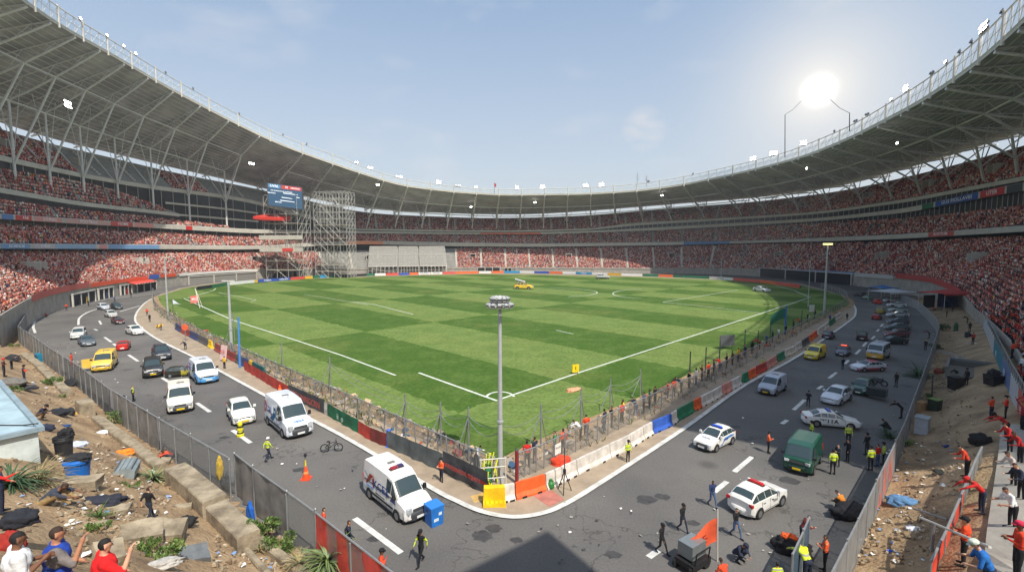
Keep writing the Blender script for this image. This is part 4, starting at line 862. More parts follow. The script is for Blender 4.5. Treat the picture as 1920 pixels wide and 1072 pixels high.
for i, (px, n, r, on_, s_) in enumerate([(150, 1, 1, True, 1.1), (199, 1, 1, True, 1.), (232, 1, 1, True, 1.1), (254, 1, 1, True, 1.2), (311, 1, 1, False, 1.), (362, 1, 1, False, 1.), (448, 1, 1, False, 1.), (530, 1, 1, False, 1.), (575, 1, 1, False, 1), (668, 2, 1, True, 1.3), (694, 3, 1, True, 1.4), (748, 4, 1, True, 1.4), (822, 3, 2, True, 1.3), (858, 4, 1, False, 1.2), (892, 2, 1, True, 1.2), (970, 2, 2, True, 1.5), (1018, 3, 2, True, 1.3), (1098, 3, 2, True, 1.3), (1128, 3, 2, True, 1.3), (1215, 2, 1, False, 1.2), (1300, 1, 1, False, 1.2), (1413, 3, 2, True, 1.1), (1450, 4, 2, True, 1.1), (1507, 3, 2, True, 1.2), (1565, 1, 1, False, 1.), (1605, 2, 1, False, .9), (1627, 2, 1, False, .9), (1672, 1, 1, True, 1.), (1700, 2, 2, True, 1.), (1748, 2, 1, False, .9), (1775, 1, 1, True, 1.), (1800, 1, 1, False, .8), (1822, 1, 1, False, .8), (1846, 4, 2, True, .95), (1880, 1, 1, False, .8)]):
    put_flood(rim(px)+Vector((0, 0, .3)), n, r, on_, f"{'lit' if on_ else 'unlit'} {'cluster of '+str(n*r)+' lamps' if n*r > 1 else 'single lamp'} on the roof rim, {nth('fl'+str(on_)+str(n*r))} such from the left")
for i, (px, py, Y, n, lb) in enumerate([(125, 203, 125, 3, 'lit group of lamps under the roof at the upper left'), (471, 309, 205, 3, 'lit lamps under the left roof beside the video screen'), (708, 348, 280, 2, 'lit pair under the roof above the scaffold'), (883, 389, 318, 2, 'lit lamps under the far roof left of centre'), (1003, 381, 315, 2, 'lit lamps under the far roof right of centre'), (1241, 368, 300, 2, 'lit lamps under the far right roof'), (1513, 318, 215, 1, 'lit single lamp under the right roof near the suspended light'), (1684, 271, 160, 1, 'lit single lamp among the right roof struts')]):
    put_flood(atY(px, py, Y), n, 2 if px == 125 else 1, True, lb, 1.)
# ---- free standing lamp posts
def lamp_post(px, py, h, r, label, kind):
    p = gp(px, py); t = thing('lamp_post', p, 0, label, 'lamp post'); b = MB(); b.tube((0, 0, 0), (0, 0, h), r, r*.55, n=12); b.tube((0, 0, 0), (0, 0, .5), r*1.6, r*1.3, n=12); b.tube((0, 0, h*.36), (0, 0, h*.37), r*1.15, n=12); b.build('post', mat('post_grey', rgb(170, 172, 170), .5, .12, 1), t, smooth=False)
    if kind == 'crown':
        b = MB(); b.tube((0, 0, h), (0, 0, h+.55), .1); b.lathe([(.1, h+.2), (.5, h+.3), (.62, h+.5), (.55, h+.62)], n=12); b.build('ring_frame', STEEL, t)
        for i in range(12):
            a = 2*PI*i/12; 
            for rr, zz in ((.85, .42), (.58, .85)):
                c = Vector((rr*math.cos(a), rr*math.sin(a), h+zz)); b = MB(); q = Matrix.Rotation(a, 3, 'Z') @ Matrix.Rotation(R(35), 3, 'Y'); b.box(c, (.34, .3, .27), mtx=q, taper=.7); b.box(c+q @ Vector((.12, 0, -.02)), (.05, .34, .31), 1, mtx=q); b.build('lamp_head', [mat('lamp_housing', rgb(190, 190, 186), .35, .1, 3, metal=.3), LAMPO], t)
    elif kind == 'pair':
        for s in (-1, 1): b = MB(); b.box((s*.55, 0, h+.05), (.8, .35, .16)); b.tube((0, 0, h), (s*.5, 0, h), .05); b.build('lamp_head', cm(206, 206, 196), t)
    elif kind == 'lit':
        for s in (-1, 1): b = MB(); b.box((s*.6, 0, h+.1), (.9, .6, .4)); b.tube((0, 0, h), (s*.5, 0, h), .06); b.build('lamp_head', mat('pale_yellow_lamp', (.9, .85, .3), .4, emit=1.2), t)
    elif kind == 'flag':
        b = MB(); b.box((0, 0, h+.05), (.2, .2, .12)); b.build('cap', BLACK, t)
    return t
lamp_post(938, 905, 12.75, .21, 'tall grey lamp post with a crown of many lamps at the pitch corner', 'crown')
lamp_post(435, 668, 11.9, .26, 'slim pale lamp post with twin heads at the left pitch edge', 'pair')
lamp_post(1545, 590, 17.8, .3, 'tall pale post with yellow lamp heads at the right bend', 'lit')
lamp_post(315, 590, 14.5, .24, 'pale twin headed lamp post at the far left bend', 'pair')
lamp_post(969, 512, 16, .25, 'thin pale pole far behind the pitch near the middle', 'flag')
lamp_post(1352, 522, 13, .22, 'thin pale pole at the far right touchline', 'flag')
lamp_post(1515, 575, 13.5, .12, 'thin flag pole with a drooping red flag at the right bend', 'flag')
for px, py, h, c, lb in ((450, 690, 7.2, (74, 132, 200), 'leaning blue pole by the left pitch fence'), (1471, 628, 5.6, (60, 110, 190), 'blue pole with a drooping green flag by the right pitch fence')):
    t = thing('marker_pole', gp(px, py), 0, lb, 'pole'); b = MB(); b.tube((0, 0, 0), (.1, 0, h), .16, .13, n=8); b.tube((.1, 0, h), (.1, 0, h+.1), .17, n=8); b.build('pole', cm(*c), t)
    if px > 900: b = MB(); b.grid([[Vector((.1-i*.5, .08*math.sin(i*1.5), h-.3-.28*i*i*.16-j*.5)) for j in range(5)] for i in range(7)]); b.build('flag', cm(40, 110, 84), t, smooth=True)
# masts with the suspended cables, and small aerials on the roof
for px, y0, y1, Y, tx, ty, lb in ((1472, 290, 215, 178, 1502, 190, 'thin dark mast with a bent arm on the right roof, left of the sun'), (1593, 240, 212, 150, 1556, 186, 'thin dark mast with two slack wires right of the bright sun')):
    a, c, e = atY(px, y0, Y), atY(px, y1, Y), atY(tx, ty, Y); t = thing('mast', a, 0, lb, 'mast'); b = MB(); b.tube((0, 0, -1), c-a, .16, .12, n=6); b.build('pole', STEELD, t); b = MB(); b.path([c-a, (c-a).lerp(e-a, .5)-Vector((0, 0, .6)), e-a], .07, 5); b.build('cable', STEELD, t)
for px, yb, yt, lb in ((1195, 345, 322, 'tall thin aerial on the far roof'), (1212, 344, 328, 'short aerial right of the tall one on the far roof')):
    a, c = atY(px, yb, 300), atY(px, yt, 300); b = MB(); b.tube((0, 0, -2), c-a, .14, .06, n=5); [b.tube((-w_, 0, (c-a).z*f), (w_, 0, (c-a).z*f), .07, n=4) for f, w_ in ((.55, 1.), (.75, .7), (.4, 1.3))]; b.build('aerial', STEELD, label=lb, cat='aerial').location = a
a = atY(927, 358, 298); t = thing('flagpole', a, 0, 'small pole with a hanging red flag on the far roof rim', 'flag'); b = MB(); b.tube((0, 0, -2), (0, 0, 5), .1, n=5); b.build('pole', STEELD, t); b = MB(); b.quad((.1, 0, 4.8), (1.2, 0, 4.2), (1., .1, 2.2), (.1, 0, 2.6)); b.build('flag', cm(190, 60, 60), t)
# ------------------------------------------------------------------ vehicles
PLATEY = mat('yellow_plate', rgb(224, 190, 30), .5); PLATEW = mat('white_plate', rgb(225, 225, 220), .5)
HEADL = mat('headlight_glass', rgb(205, 210, 212), .12, metal=.3); TAILL = mat('tail_light_red', rgb(170, 22, 20), .25); AMBER = mat('amber_light', rgb(236, 140, 30), .3)
CHROME = mat('wheel_alloy', rgb(160, 162, 165), .35, metal=.8); GRILL = mat('grille_black', rgb(22, 22, 24), .5)
def paint(r, g, b, rough=.32):
    return mat(f'paint_{r}_{g}_{b}', rgb(r, g, b), rough, .1, 1.3, coat=.35, coord='O')
def prof(kind):
    """stations front to rear: x, zbottom, zbelt, ztop, half width, roof half width"""
    if kind == 'sedan': return dict(H=1.45, W=.88, st=[(2.28, .34, .58, .62, .60, .5), (2.18, .24, .68, .73, .78, .66), (1.62, .2, .80, .85, .86, .72), (1.0, .2, .90, .95, .88, .70), (.2, .2, .92, 1.39, .88, .57), (-.45, .2, .93, 1.44, .88, .58), (-1.0, .2, .94, 1.40, .88, .57), (-1.7, .2, .97, 1.08, .87, .66), (-2.12, .24, .94, 1.02, .82, .66), (-2.26, .36, .84, .92, .70, .58)], ws=(3, 4), rw=(6, 7), sg=[(3, 4), (4, 5), (5, 6), (6, 7)], wh=(1.38, -1.36), wr=.31)
    if kind == 'hatch': return dict(H=1.5, W=.85, st=[(1.98, .34, .60, .65, .62, .5), (1.88, .24, .72, .78, .78, .66), (1.35, .2, .86, .92, .84, .7), (.85, .2, .94, 1.0, .85, .68), (.1, .2, .96, 1.44, .85, .58), (-.6, .2, .97, 1.5, .85, .59), (-1.3, .2, .99, 1.44, .84, .57), (-1.82, .24, 1.0, 1.12, .8, .64), (-1.95, .34, .9, 1.0, .72, .58)], ws=(3, 4), rw=(6, 7), sg=[(3, 4), (4, 5), (5, 6), (6, 7)], wh=(1.2, -1.25), wr=.31)
    if kind == 'suv': return dict(H=1.78, W=.93, st=[(2.25, .42, .74, .8, .7, .56), (2.15, .32, .9, .97, .86, .72), (1.5, .3, 1.0, 1.07, .92, .76), (1.05, .3, 1.06, 1.13, .93, .74), (.35, .3, 1.08, 1.68, .93, .66), (-.5, .3, 1.09, 1.78, .93, .67), (-1.7, .3, 1.1, 1.74, .92, .66), (-2.12, .32, 1.1, 1.3, .9, .72), (-2.25, .42, 1.0, 1.12, .82, .66)], ws=(3, 4), rw=(6, 7), sg=[(3, 4), (4, 5), (5, 6), (6, 7)], wh=(1.4, -1.4), wr=.37)
    if kind == 'smallvan': return dict(H=1.85, W=.9, st=[(2.12, .36, .66, .72, .68, .54), (2.02, .26, .82, .9, .82, .7), (1.5, .24, 1.0, 1.06, .89, .76), (1.15, .24, 1.06, 1.13, .9, .76), (.5, .24, 1.08, 1.74, .9, .68), (-.1, .24, 1.08, 1.84, .9, .72), (-1.9, .24, 1.08, 1.86, .9, .74), (-2.08, .26, 1.06, 1.8, .87, .7), (-2.12, .36, 1.0, 1.7, .84, .68)], ws=(3, 4), rw=None, sg=[(3, 4), (4, 5)], wh=(1.35, -1.35), wr=.32)
    if kind == 'van': return dict(H=2.4, W=1.02, st=[(2.74, .38, .82, .9, .8, .6), (2.6, .28, 1.0, 1.1, .97, .8), (2.1, .26, 1.2, 1.28, 1.01, .84), (1.8, .26, 1.26, 1.36, 1.02, .84), (1.0, .26, 1.28, 2.18, 1.02, .78), (.45, .26, 1.28, 2.36, 1.02, .84), (-1.2, .26, 1.28, 2.42, 1.02, .86), (-2.5, .26, 1.28, 2.4, 1.0, .84), (-2.7, .3, 1.24, 2.3, .97, .82), (-2.74, .4, 1.2, 2.2, .94, .8)], ws=(3, 4), rw=None, sg=[(3, 4), (4, 5)], wh=(1.78, -1.72), wr=.35)
    if kind == 'boxvan': return dict(H=2.1, W=.95, st=[(2.05, .4, .86, .92, .84, .8), (2.0, .32, 1.06, 1.12, .93, .86), (1.86, .3, 1.12, 1.22, .95, .86), (1.35, .3, 1.16, 2.0, .95, .8), (.6, .3, 1.16, 2.08, .95, .82), (-1.9, .3, 1.16, 2.08, .95, .82), (-2.05, .34, 1.14, 1.98, .93, .8)], ws=(2, 3), rw=None, sg=[(2, 3), (3, 4)], wh=(1.2, -1.25), wr=.34)
    if kind == 'minibus': return dict(H=2.25, W=1.0, st=[(2.3, .4, .98, 1.04, .9, .84), (2.24, .3, 1.16, 1.22, .99, .9), (2.05, .28, 1.22, 1.34, 1.0, .9), (1.6, .28, 1.24, 2.12, 1.0, .84), (.7, .28, 1.24, 2.24, 1.0, .86), (-.6, .28, 1.24, 2.26, 1.0, .87), (-1.9, .28, 1.24, 2.24, 1.0, .86), (-2.25, .3, 1.22, 2.1, .97, .82), (-2.3, .4, 1.1, 1.3, .93, .8)], ws=(2, 3), rw=(7, 8), sg=[(2, 3), (3, 4), (4, 5), (5, 6)], wh=(1.5, -1.4), wr=.34)
def vehicle(kind, px, py, head, body, label, cat, plate=PLATEW, two=None, roof=None, bumper=None, name='parked_car', bar=None, hub=CHROME, loc=None, nodecal=True, sc=1.0, parts=True, group=None, lamps=True):
    pf = prof(kind); st = pf['st']; W = pf['W']; p = loc if loc else P(px, py); t = thing(name, p, head, label, cat, group); t.scale = (sc,)*3
    def rng_(i):
        x, zb, zl, zt, w_, wr = st[i]; zm = zb+.52*(zl-zb); zt = max(zt, zl+.02)
        h = [(0., zb), (.9*w_, zb), (w_*.985, zb+.1), (w_, zm), (w_*.965, zl), (wr+.015, zt-.05), (wr*.84, zt-.005), (0., zt+.02)]
        return [Vector((x, y, z)) for y, z in h]
    Rg = [rng_(i) for i in range(len(st))]; N = 8
    b = MB()
    for i in range(len(st)-1):
        A, B = Rg[i], Rg[i+1]
        for s in (1, -1):
            m_ = lambda v: Vector((v.x, v.y*s, v.z))
            for k in range(N-1):
                q = [m_(A[k]), m_(B[k]), m_(B[k+1]), m_(A[k+1])]
                if s > 0: q.reverse()
                mi = 0
                if two and k < 3 and two[1] == 'low': mi = 2
                if roof and k >= 5 and pf['ws'][1] <= i < (pf['rw'][1] if pf['rw'] else len(st)): mi = 3
                if k < 1: mi = 1
                if two and two[1] == 'front' and i < pf['ws'][0]+1 and k < 4: mi = 2
                b.quad(*q, mi)
    for i, fl in ((0, 1), (len(st)-1, 0)):
        A = Rg[i]; loop = A+[Vector((v.x, -v.y, v.z)) for v in A[-2:0:-1]]; b.add(loop, [tuple(range(len(loop))) if not fl else tuple(range(len(loop)-1, -1, -1))], 2 if two and two[1] == 'front' and fl else 0)
    ar = pf['wr']+.075
    for x in pf['wh']:
        for s in (-1, 1):
            vs = [(x+ar*math.cos(a), s*(W+.004), pf['wr']+ar*math.sin(a)) for a in np.linspace(-.35, PI+.35, 15)]; b.add(vs, [tuple(range(15)) if s < 0 else tuple(range(14, -1, -1))], 1)
    o = b.build('body', [body, BLACK, two[0] if two else body, roof if roof else body], t)
    o.data.polygons.foreach_set('use_smooth', [True]*len(o.data.polygons))
    md = o.modifiers.new('edge', 'EDGE_SPLIT'); md.split_angle = R(28)
    # glass patches, a little proud of the body
    def patch(nm, qs, sub=1, off=.012):
        b = MB()
        for q in qs: b.quad(*q)
        return b.build(nm, GLASS, t)
    def cross(i, j, lo=.06, hi=.94, wd=.93):
        a, c = Rg[i], Rg[j]; out = []
        pts = []
        for f in (lo, hi):
            row = [a[k].lerp(c[k], f) for k in (5, 6, 7)]; pts.append([Vector((v.x, v.y*wd*s, v.z)) for v, s in ((row[0], -1), (row[1], -1), (row[2], 1), (row[1], 1), (row[0], 1))])
        n_ = (c[7]-a[7]).cross(Vector((0, 1, 0))).normalized(); n_ = n_ if n_.z > 0 else -n_
        for k in range(4): out.append([v+n_*.022 for v in (pts[0][k], pts[0][k+1], pts[1][k+1], pts[1][k])])
        return out
    patch('windscreen', cross(*pf['ws'])); 
    if pf['rw']: patch('rear_window', cross(*pf['rw'], lo=.1, hi=.82 if kind in ('suv', 'hatch') else .9))
    for (i, j) in pf['sg']:
        for s in (-1, 1):
            a, c = Rg[i], Rg[j]; m_ = lambda v: Vector((v.x, v.y*s, v.z))
            if c[5].z-c[4].z < .1 and a[5].z-a[4].z < .1: continue
            q = [a[4].lerp(a[5], .1), c[4].lerp(c[5], .1), c[4].lerp(c[5], .9), a[4].lerp(a[5], .9)]; ce = sum((Vector(v) for v in q), Vector())/4
            q = [m_(v.lerp(ce, .07)+Vector((0, .014, .004))) for v in q]; patch('side_window', [q if s < 0 else q[::-1]])
    # wheels
    wb = MB(); r = pf['wr']; wb.lathe([(r*.62, -.11), (r*.93, -.11), (r, -.08), (r, .08), (r*.93, .11), (r*.62, .11)], n=20, close=False)
    rb = MB(); rb.lathe([(.03, .09), (r*.2, .085), (r*.25, .06), (r*.58, .075), (r*.64, .11)], n=20); [rb.box((r*.42*math.cos(a), r*.42*math.sin(a), .075), (r*.34, r*.13, .03), 0, rz=a) for a in np.arange(0, 2*PI-.1, 2*PI/5)]; rb.lathe([(r*.62, -.1), (.02, -.1)], n=12, close=False)
    tm, rm = wb.mesh('tyre', RUBBER, True), rb.mesh('rim', hub)
    for x in pf['wh']:
        for s in (-1, 1):
            w_ = bpy.data.objects.new('wheel', tm); COL.objects.link(w_); w_.parent = t; w_.location = (x, s*(W-.09), r); w_.rotation_euler = (R(-90*s), 0, 0)
            q = bpy.data.objects.new('rim', rm); COL.objects.link(q); q.parent = w_
    # bumpers, lights, grille, plates, mirrors, seams
    f0, f1, r0, r1 = st[0], st[1], st[-1], st[-2]; bmt = bumper or body
    for nm, e, e2, sg in (('front_bumper', f0, f1, 1), ('rear_bumper', r0, r1, -1)):
        b = MB(); x = e[0]; w_ = e2[4]; n_ = 8
        out = [Vector((x+sg*.05-sg*.34*(abs(u)**3)*1.0, u*w_*1.02, 0)) for u in np.linspace(-1, 1, n_+1)]
        h0, h1 = e2[1]-.02, e2[1]+(.36 if kind != 'van' else .5); b.grid([[p_+Vector((0, 0, h0)), p_+Vector((sg*.04, 0, (h0+h1)/2-h0+h0)), p_+Vector((sg*.03, 0, h1)), p_+Vector((-sg*.1, 0, h1+.03))] for p_ in out], flip=sg < 0); ob = b.build(nm, bmt, t, smooth=True)
    zl = f1[2]; hz = zl-.06
    for s in (-1, 1):
        b = MB(); y = s*f1[4]*.72; b.box((f0[0]-.04, y, hz-.03), (.2, .3, .16 if kind != 'van' else .3), mtx=Matrix.Rotation(-s*.35, 3, 'Z')); b.build('headlight', HEADL, t)
        zt_ = r1[2]-.1; tall = kind in ('van', 'smallvan', 'boxvan', 'minibus'); b = MB(); b.box((r0[0]+.05, s*r1[4]*(.93 if tall else .8), zt_), (.14, .12 if tall else .34, .5 if tall else .16), mtx=Matrix.Rotation(s*.3, 3, 'Z')); b.build('tail_light', TAILL, t)
    if not parts: return t
    b = MB(); b.box((f0[0]+.02, 0, hz-.06), (.06, f1[4]*.95, .14)); [b.box((f0[0]+.055, 0, hz-.1+k*.045), (.02, f1[4]*.9, .014), 1) for k in range(3)]; b.build('grille', [GRILL, CHROME], t)
    for x, s in ((f0[0]+.115, 1), (r0[0]-.115, -1)): b = MB(); b.box((x, 0, f1[1]+.17 if s > 0 else r1[1]+.2), (.03, .52, .13)); b.build('number_plate', plate, t)
    c = st[pf['ws'][0]]
    for s in (-1, 1):
        b = MB(); q = Vector((c[0]-.22, s*(W+.06), c[3]+.1)); b.box(q, (.16, .2, .16 if kind not in ('van', 'minibus') else .3), taper=.85); b.tube(q, (q.x, s*(W-.06), q.z-.1), .03); b.build('mirror', BLACK if kind in ('van', 'smallvan', 'minibus', 'boxvan') else body, t)
    b = MB(); zs = [zz for zz in (st[3][1]+.16, st[4][2]-.02)]
    drs = {'sedan': (.95, -.05, -1.05), 'hatch': (.8, -.15, -1.0), 'suv': (1., 0, -1.), 'smallvan': (1.05, .05, -1.), 'van': (1.6, .55, -.75), 'boxvan': (1.3, .5, -.6), 'minibus': (1.5, .6, -.5)}[kind]
    for s in (-1, 1):
        for x in drs: b.box((x, s*(W*.985+.004), (zs[0]+zs[1])/2), (.016, .02, zs[1]-zs[0]-.05))
        b.box(((drs[0]+drs[-1])/2, s*(W*.99+.004), zs[0]), (drs[0]-drs[-1], .02, .014))
        if kind == 'van': b.box((-.6, s*(1.0), 1.22), (3.6, .03, .03)); b.box((-.1, s*1.015, .62), (2.9, .05, .12))
    b.build('door_seam', GRILL, t)
    for s in (-1, 1):
        for x in drs[1:]: b = MB(); b.box((x+.22, s*(W*.98+.012), zs[1]-.14), (.17, .035, .03)); b.build('door_handle', BLACK, t)
    b = MB(); [b.tube((c[0]-.05, y0, c[3]+.03), (c[0]-.28, y0+.45, c[3]+.2), .012, n=4) for y0 in (-.5, .05)]; b.build('wiper', BLACK, t)
    if kind in ('van', 'smallvan', 'minibus'): b = MB(); b.box((-st[0][0]*.3, .1, pf['H']+.02), (.3, .5, .05)); b.tube((.2, 0, pf['H']), (.1, 0, pf['H']+.35), .012, n=4); b.build('roof_vent', cm(120, 118, 112), t)
    if bar:
        x = 0 if kind in ('sedan', 'hatch') else .3
        b = MB(); b.box((x-.25, 0, pf['H']+.07), (.26, .9, .13), 0, taper=.8); b.box((x-.25, 0, pf['H']+.01), (.3, .95, .05), 2)
        if len(bar) > 1: b.box((x-.25, .25, pf['H']+.085), (.29, .42, .13), 1, taper=.8)
        b.build('light_bar', [bar[0], bar[-1], BLACK], t)
    return t
def decal(t, side, pts, mt, nm='graphic', y=None, off=.02):
    """flat vinyl graphic on the side of a vehicle: pts in x, z"""
    b = MB(); W = y; s = side; vs = [(x, s*(W+off), z) for x, z in pts]; b.add(vs, [tuple(range(len(vs))) if s < 0 else tuple(range(len(vs)-1, -1, -1))]); 
    bmx = b.build(nm, mt, t); return bmx
def side_text(t, s, words, size, mt, x, z, W, sx=1.): text(words, 'lettering', size, mt, t, (x, s*(W+.025), z), frame3((1 if s < 0 else -1, 0, 0)), sx=sx)
HD = ang(-BX); HU = ang(-AX); HA = ang(AX)          # left road traffic, right road towards us, right road away
WH, WH2, WHB, SIL = paint(226, 224, 218), paint(206, 205, 200), paint(214, 218, 224), paint(168, 176, 188)
BLK, GRY, REDP, YLW, TAXI, NAV, DGN, TEA = paint(46, 44, 42), paint(92, 100, 108), paint(190, 44, 30), paint(232, 206, 44), paint(236, 196, 84), paint(52, 56, 72), paint(18, 70, 52), paint(40, 54, 54)
BLUP, SKYB, MARO, PLB = paint(60, 120, 190), paint(90, 160, 216), paint(120, 36, 40), paint(84, 110, 150)
DKB = mat('grey_bumper_plastic', rgb(62, 64, 68), .6, .1, 3)
INK = cm(36, 60, 130); LINK_ = cm(40, 40, 44); RUST = cm(170, 66, 40); LB = cm(70, 130, 200); TEALD = cm(28, 96, 140)
# left carriageway
t = vehicle('van', 744, 944, HD-R(3), WH, 'nearest white van with red swoosh graphics, beside a blue bin', 'van', bumper=DKB, name='delivery_van', bar=(cm(150, 40, 50, .4), cm(60, 50, 90, .4)), sc=1.06)
side_text(t, -1, 'KCE3', .72, INK, -.15, 1.32, 1.0, 1.15); side_text(t, -1, 'LAVIDORES', .2, LB, -1.6, .92, 1.01); side_text(t, -1, 'EMERGENCIA MOVIL', .13, LINK_, -.2, .82, 1.02)
decal(t, -1, [(-1.05, 1.75), (-1.6, 1.78), (-2.2, 1.02), (-2.05, .98), (-1.5, 1.45)], RUST, y=.985); decal(t, -1, [(-1.3, 1.5), (-1.05, 1.72), (-1.0, 1.0), (-1.2, 1.0)], RUST, y=.99); decal(t, -1, [(-2.3, 1.7), (-2.35, 1.82), (-1.7, 1.42), (-1.75, 1.34)], cm(110, 116, 140), y=.99)
decal(t, -1, [(1.0, 1.0), (1.7, .98), (1.6, 1.25), (1.15, 1.18)], cm(80, 90, 150), y=1.0)
t = vehicle('van', 541, 802, HD-R(3), WHB, 'big white delivery van with red arc and teal wave on its side', 'van', bumper=DKB, name='delivery_van', roof=WHB, sc=1.22)
decal(t, -1, [(-2.45, 1.95), (-2.0, 1.98), (-1.75, 1.6), (-2.3, .95), (-2.45, 1.0), (-2.0, 1.55)], RUST, y=.985); decal(t, -1, [(-2.4, 1.75), (-2.1, 1.7), (-2.45, 1.15)], cm(90, 110, 160), y=.99)
decal(t, -1, [(.45, 1.9), (.0, 1.95), (-.35, 1.2), (-1.1, .8), (-.3, .72), (.1, 1.1), (.4, 1.3)], TEALD, y=1.0); decal(t, -1, [(.3, 1.65), (-.05, 1.7), (-.1, 1.5), (.25, 1.45)], cm(200, 214, 226), y=1.01)
side_text(t, -1, 'CARGOS', .22, INK, -1.2, 1.62, .99); side_text(t, -1, 'CLIEN', .34, INK, -1.2, 1.38, .99); side_text(t, -1, 'MONTAJES', .2, cm(130, 134, 150), .6, .8, 1.02)
text('VEGA', 'lettering', .3, LB, t, (2.42, 0, 1.235), frame3((0, 1, 0), (-.5, 0, .25)))
t = vehicle('smallvan', 382, 711, HD-R(2), WHB, 'white van with pale blue lower front and dark blue lettering, between two dark cars', 'van', two=(SKYB, 'front'), name='delivery_van', sc=1.38, bumper=SKYB)
side_text(t, -1, 'TURBO', .3, INK, -.9, 1.5, .88); side_text(t, -1, 'DIRECT', .34, INK, -.9, 1.15, .9)
t = vehicle('smallvan', 338, 762, HD-R(10), paint(228, 222, 206), 'plain cream white van with a yellow plate in the left road', 'van', plate=PLATEY, name='delivery_van', sc=1.32, bumper=DKB)
side_text(t, -1, 'SERVICIO', .16, LINK_, -.8, 1.35, .9)
t = vehicle('hatch', 452, 784, HD-R(8), paint(230, 228, 218), 'white two door coupe with a broad yellow front plate behind the big delivery van', 'car', plate=PLATEY, name='coupe_car', sc=1.24)
t = vehicle('smallvan', 197, 690, HD-R(14), TAXI, 'yellow taxi van with an open side door beside the windbreak fence', 'taxi', plate=PLATEY, name='taxi_van', sc=1.30, bumper=paint(196, 160, 70))
b = MB(); b.box((.55, -1.35, .8), (.06, .9, 1.0), mtx=Matrix.Rotation(.25, 3, 'Z')); b.build('open_door', TAXI, t)
vehicle('suv', 287, 701, HD-R(8), BLK, 'dusty black people carrier with yellow plate in the left road', 'car', plate=PLATEY, name='people_carrier', sc=1.22)
vehicle('suv', 303, 671, HD-R(4), paint(50, 56, 64), 'dark blue grey off roader with pale plate just behind the black people carrier', 'car', name='off_road_car', sc=1.15)
vehicle('hatch', 340, 704, HD+R(70), paint(44, 44, 34), 'small dark car with yellowish bonnet half hidden behind the white and blue van', 'car', two=(paint(160, 150, 50), 'front'), sc=.9)
vehicle('hatch', 232, 654, ang(BX)-R(12), REDP, 'small bright red hatchback in the middle of the left road', 'car', name='hatchback_car', sc=1.00)
vehicle('hatch', 253, 626, HD+R(10), WH, 'white hatchback alone near the inner edge of the left bend', 'car', name='hatchback_car', sc=1.15)
vehicle('suv', 148, 633, HD-R(10), WH2, 'white estate car at the left side of the bend beside a grey saloon', 'car', name='estate_car', sc=1.10)
vehicle('sedan', 163, 646, HD+R(2), GRY, 'grey saloon car beside the white estate at the left bend', 'car', name='saloon_car', sc=1.15)
vehicle('sedan', 221, 606, HD+R(6), paint(88, 40, 44), 'dark maroon saloon with red tail lights, nearest in the left bend queue', 'car', name='saloon_car', two=(paint(50, 46, 48), 'low'), sc=1.0)
vehicle('suv', 208, 594, HD+R(8), WH2, 'white pickup like car ahead of the maroon saloon in the left bend queue', 'car', name='estate_car', sc=.96)
vehicle('suv', 219, 579, HD+R(8), paint(62, 72, 78), 'dark grey car beside the blue and white one at the head of the left queue', 'car', sc=.98)
t = vehicle('suv', 194, 580, HD+R(10), WHB, 'white car with blue side patches at the head of the left queue', 'car', two=(PLB, 'low'), sc=.98)
# right carriageway
t = vehicle('hatch', 1340, 834, HU-R(8), WH, 'white police hatchback with blue roof lamps and blue stripe facing us', 'police car', bumper=DKB, name='police_car', bar=(cm(30, 80, 200, .3),), sc=1.06)
for s in (-1, 1): decal(t, s, [(.75, .4), (.45, .4), (.1, .9), (-.9, 1.0), (-1.5, .85), (.0, .72)], LB, y=.86); side_text(t, s, 'POLIS', .22, INK, -.2, .78, .865)
text('COLUN', 'lettering', .2, INK, t, (1.35, 0, .985), frame3((0, 1, 0), (-1, 0, .1)))
t = vehicle('hatch', 1420, 948, HA-R(12), WH, 'white police hatchback seen from behind with a long red roof lamp', 'police car', name='police_car', bar=(cm(190, 30, 30, .3),), sc=1.12)
for s in (-1, 1): side_text(t, s, 'TENA', .22, cm(90, 92, 98), .3, .72, .87)
vehicle('boxvan', 1505, 872, HU+R(2), DGN, 'dark green flat nosed van with a yellow plate among the officers', 'van', plate=PLATEY, name='green_van', sc=1.06, bumper=paint(14, 44, 34))
t = vehicle('sedan', 1556, 797, R(-16), WH, 'white police saloon with black number markings standing across the right road', 'police car', name='police_car', sc=1.03, bar=(cm(50, 90, 190, .3),))
side_text(t, -1, "'11A", .5, LINK_, -.15, .66, .88, 1.2); decal(t, -1, [(-1.2, .86), (-.75, .8), (-.8, .66), (-.9, .74)], LINK_, y=.885)
vehicle('hatch', 1568, 752, HU-R(8), WHB, 'white small saloon facing us behind the crosswise police saloon', 'car', name='saloon_car', sc=1.12)
vehicle('smallvan', 1448, 734, HU-R(3), SIL, 'silver grey van with dark bumper in the near lane of the right road', 'van', plate=PLATEY, name='delivery_van', sc=1.08, bumper=BLK)
t = vehicle('suv', 1617, 735, HU-R(4), DGN, 'dark green pickup with its lid thrown open beside the motorbike', 'car', name='green_pickup', sc=.92)
b = MB(); b.box((2.0, 1.9, .9), (1.2, 1.9, .9)); b.box((2.0, 1.9, 1.36), (1.1, 1.8, .06), 1); b.build('open_lid', [paint(40, 48, 52), BLACK], t)
t = vehicle('sedan', 1627, 694, HU+R(-38), WHB, 'white and raspberry red car beside the motorbike in the right road', 'car', roof=paint(190, 60, 84), two=(paint(170, 70, 84), 'low'), sc=1.0)
t = vehicle('minibus', 1647, 670, HU+R(-6), paint(190, 196, 204), 'white minibus with a rusty yellow front in the right road', 'minibus', two=(paint(206, 160, 60), 'front'), bumper=paint(196, 150, 56), sc=1.06)
text('ROYAL MATCH TIME', 'lettering', .22, cm(235, 225, 200), t, (2.36, 0, .98), frame3((0, 1, 0), (0, 0, 1)))
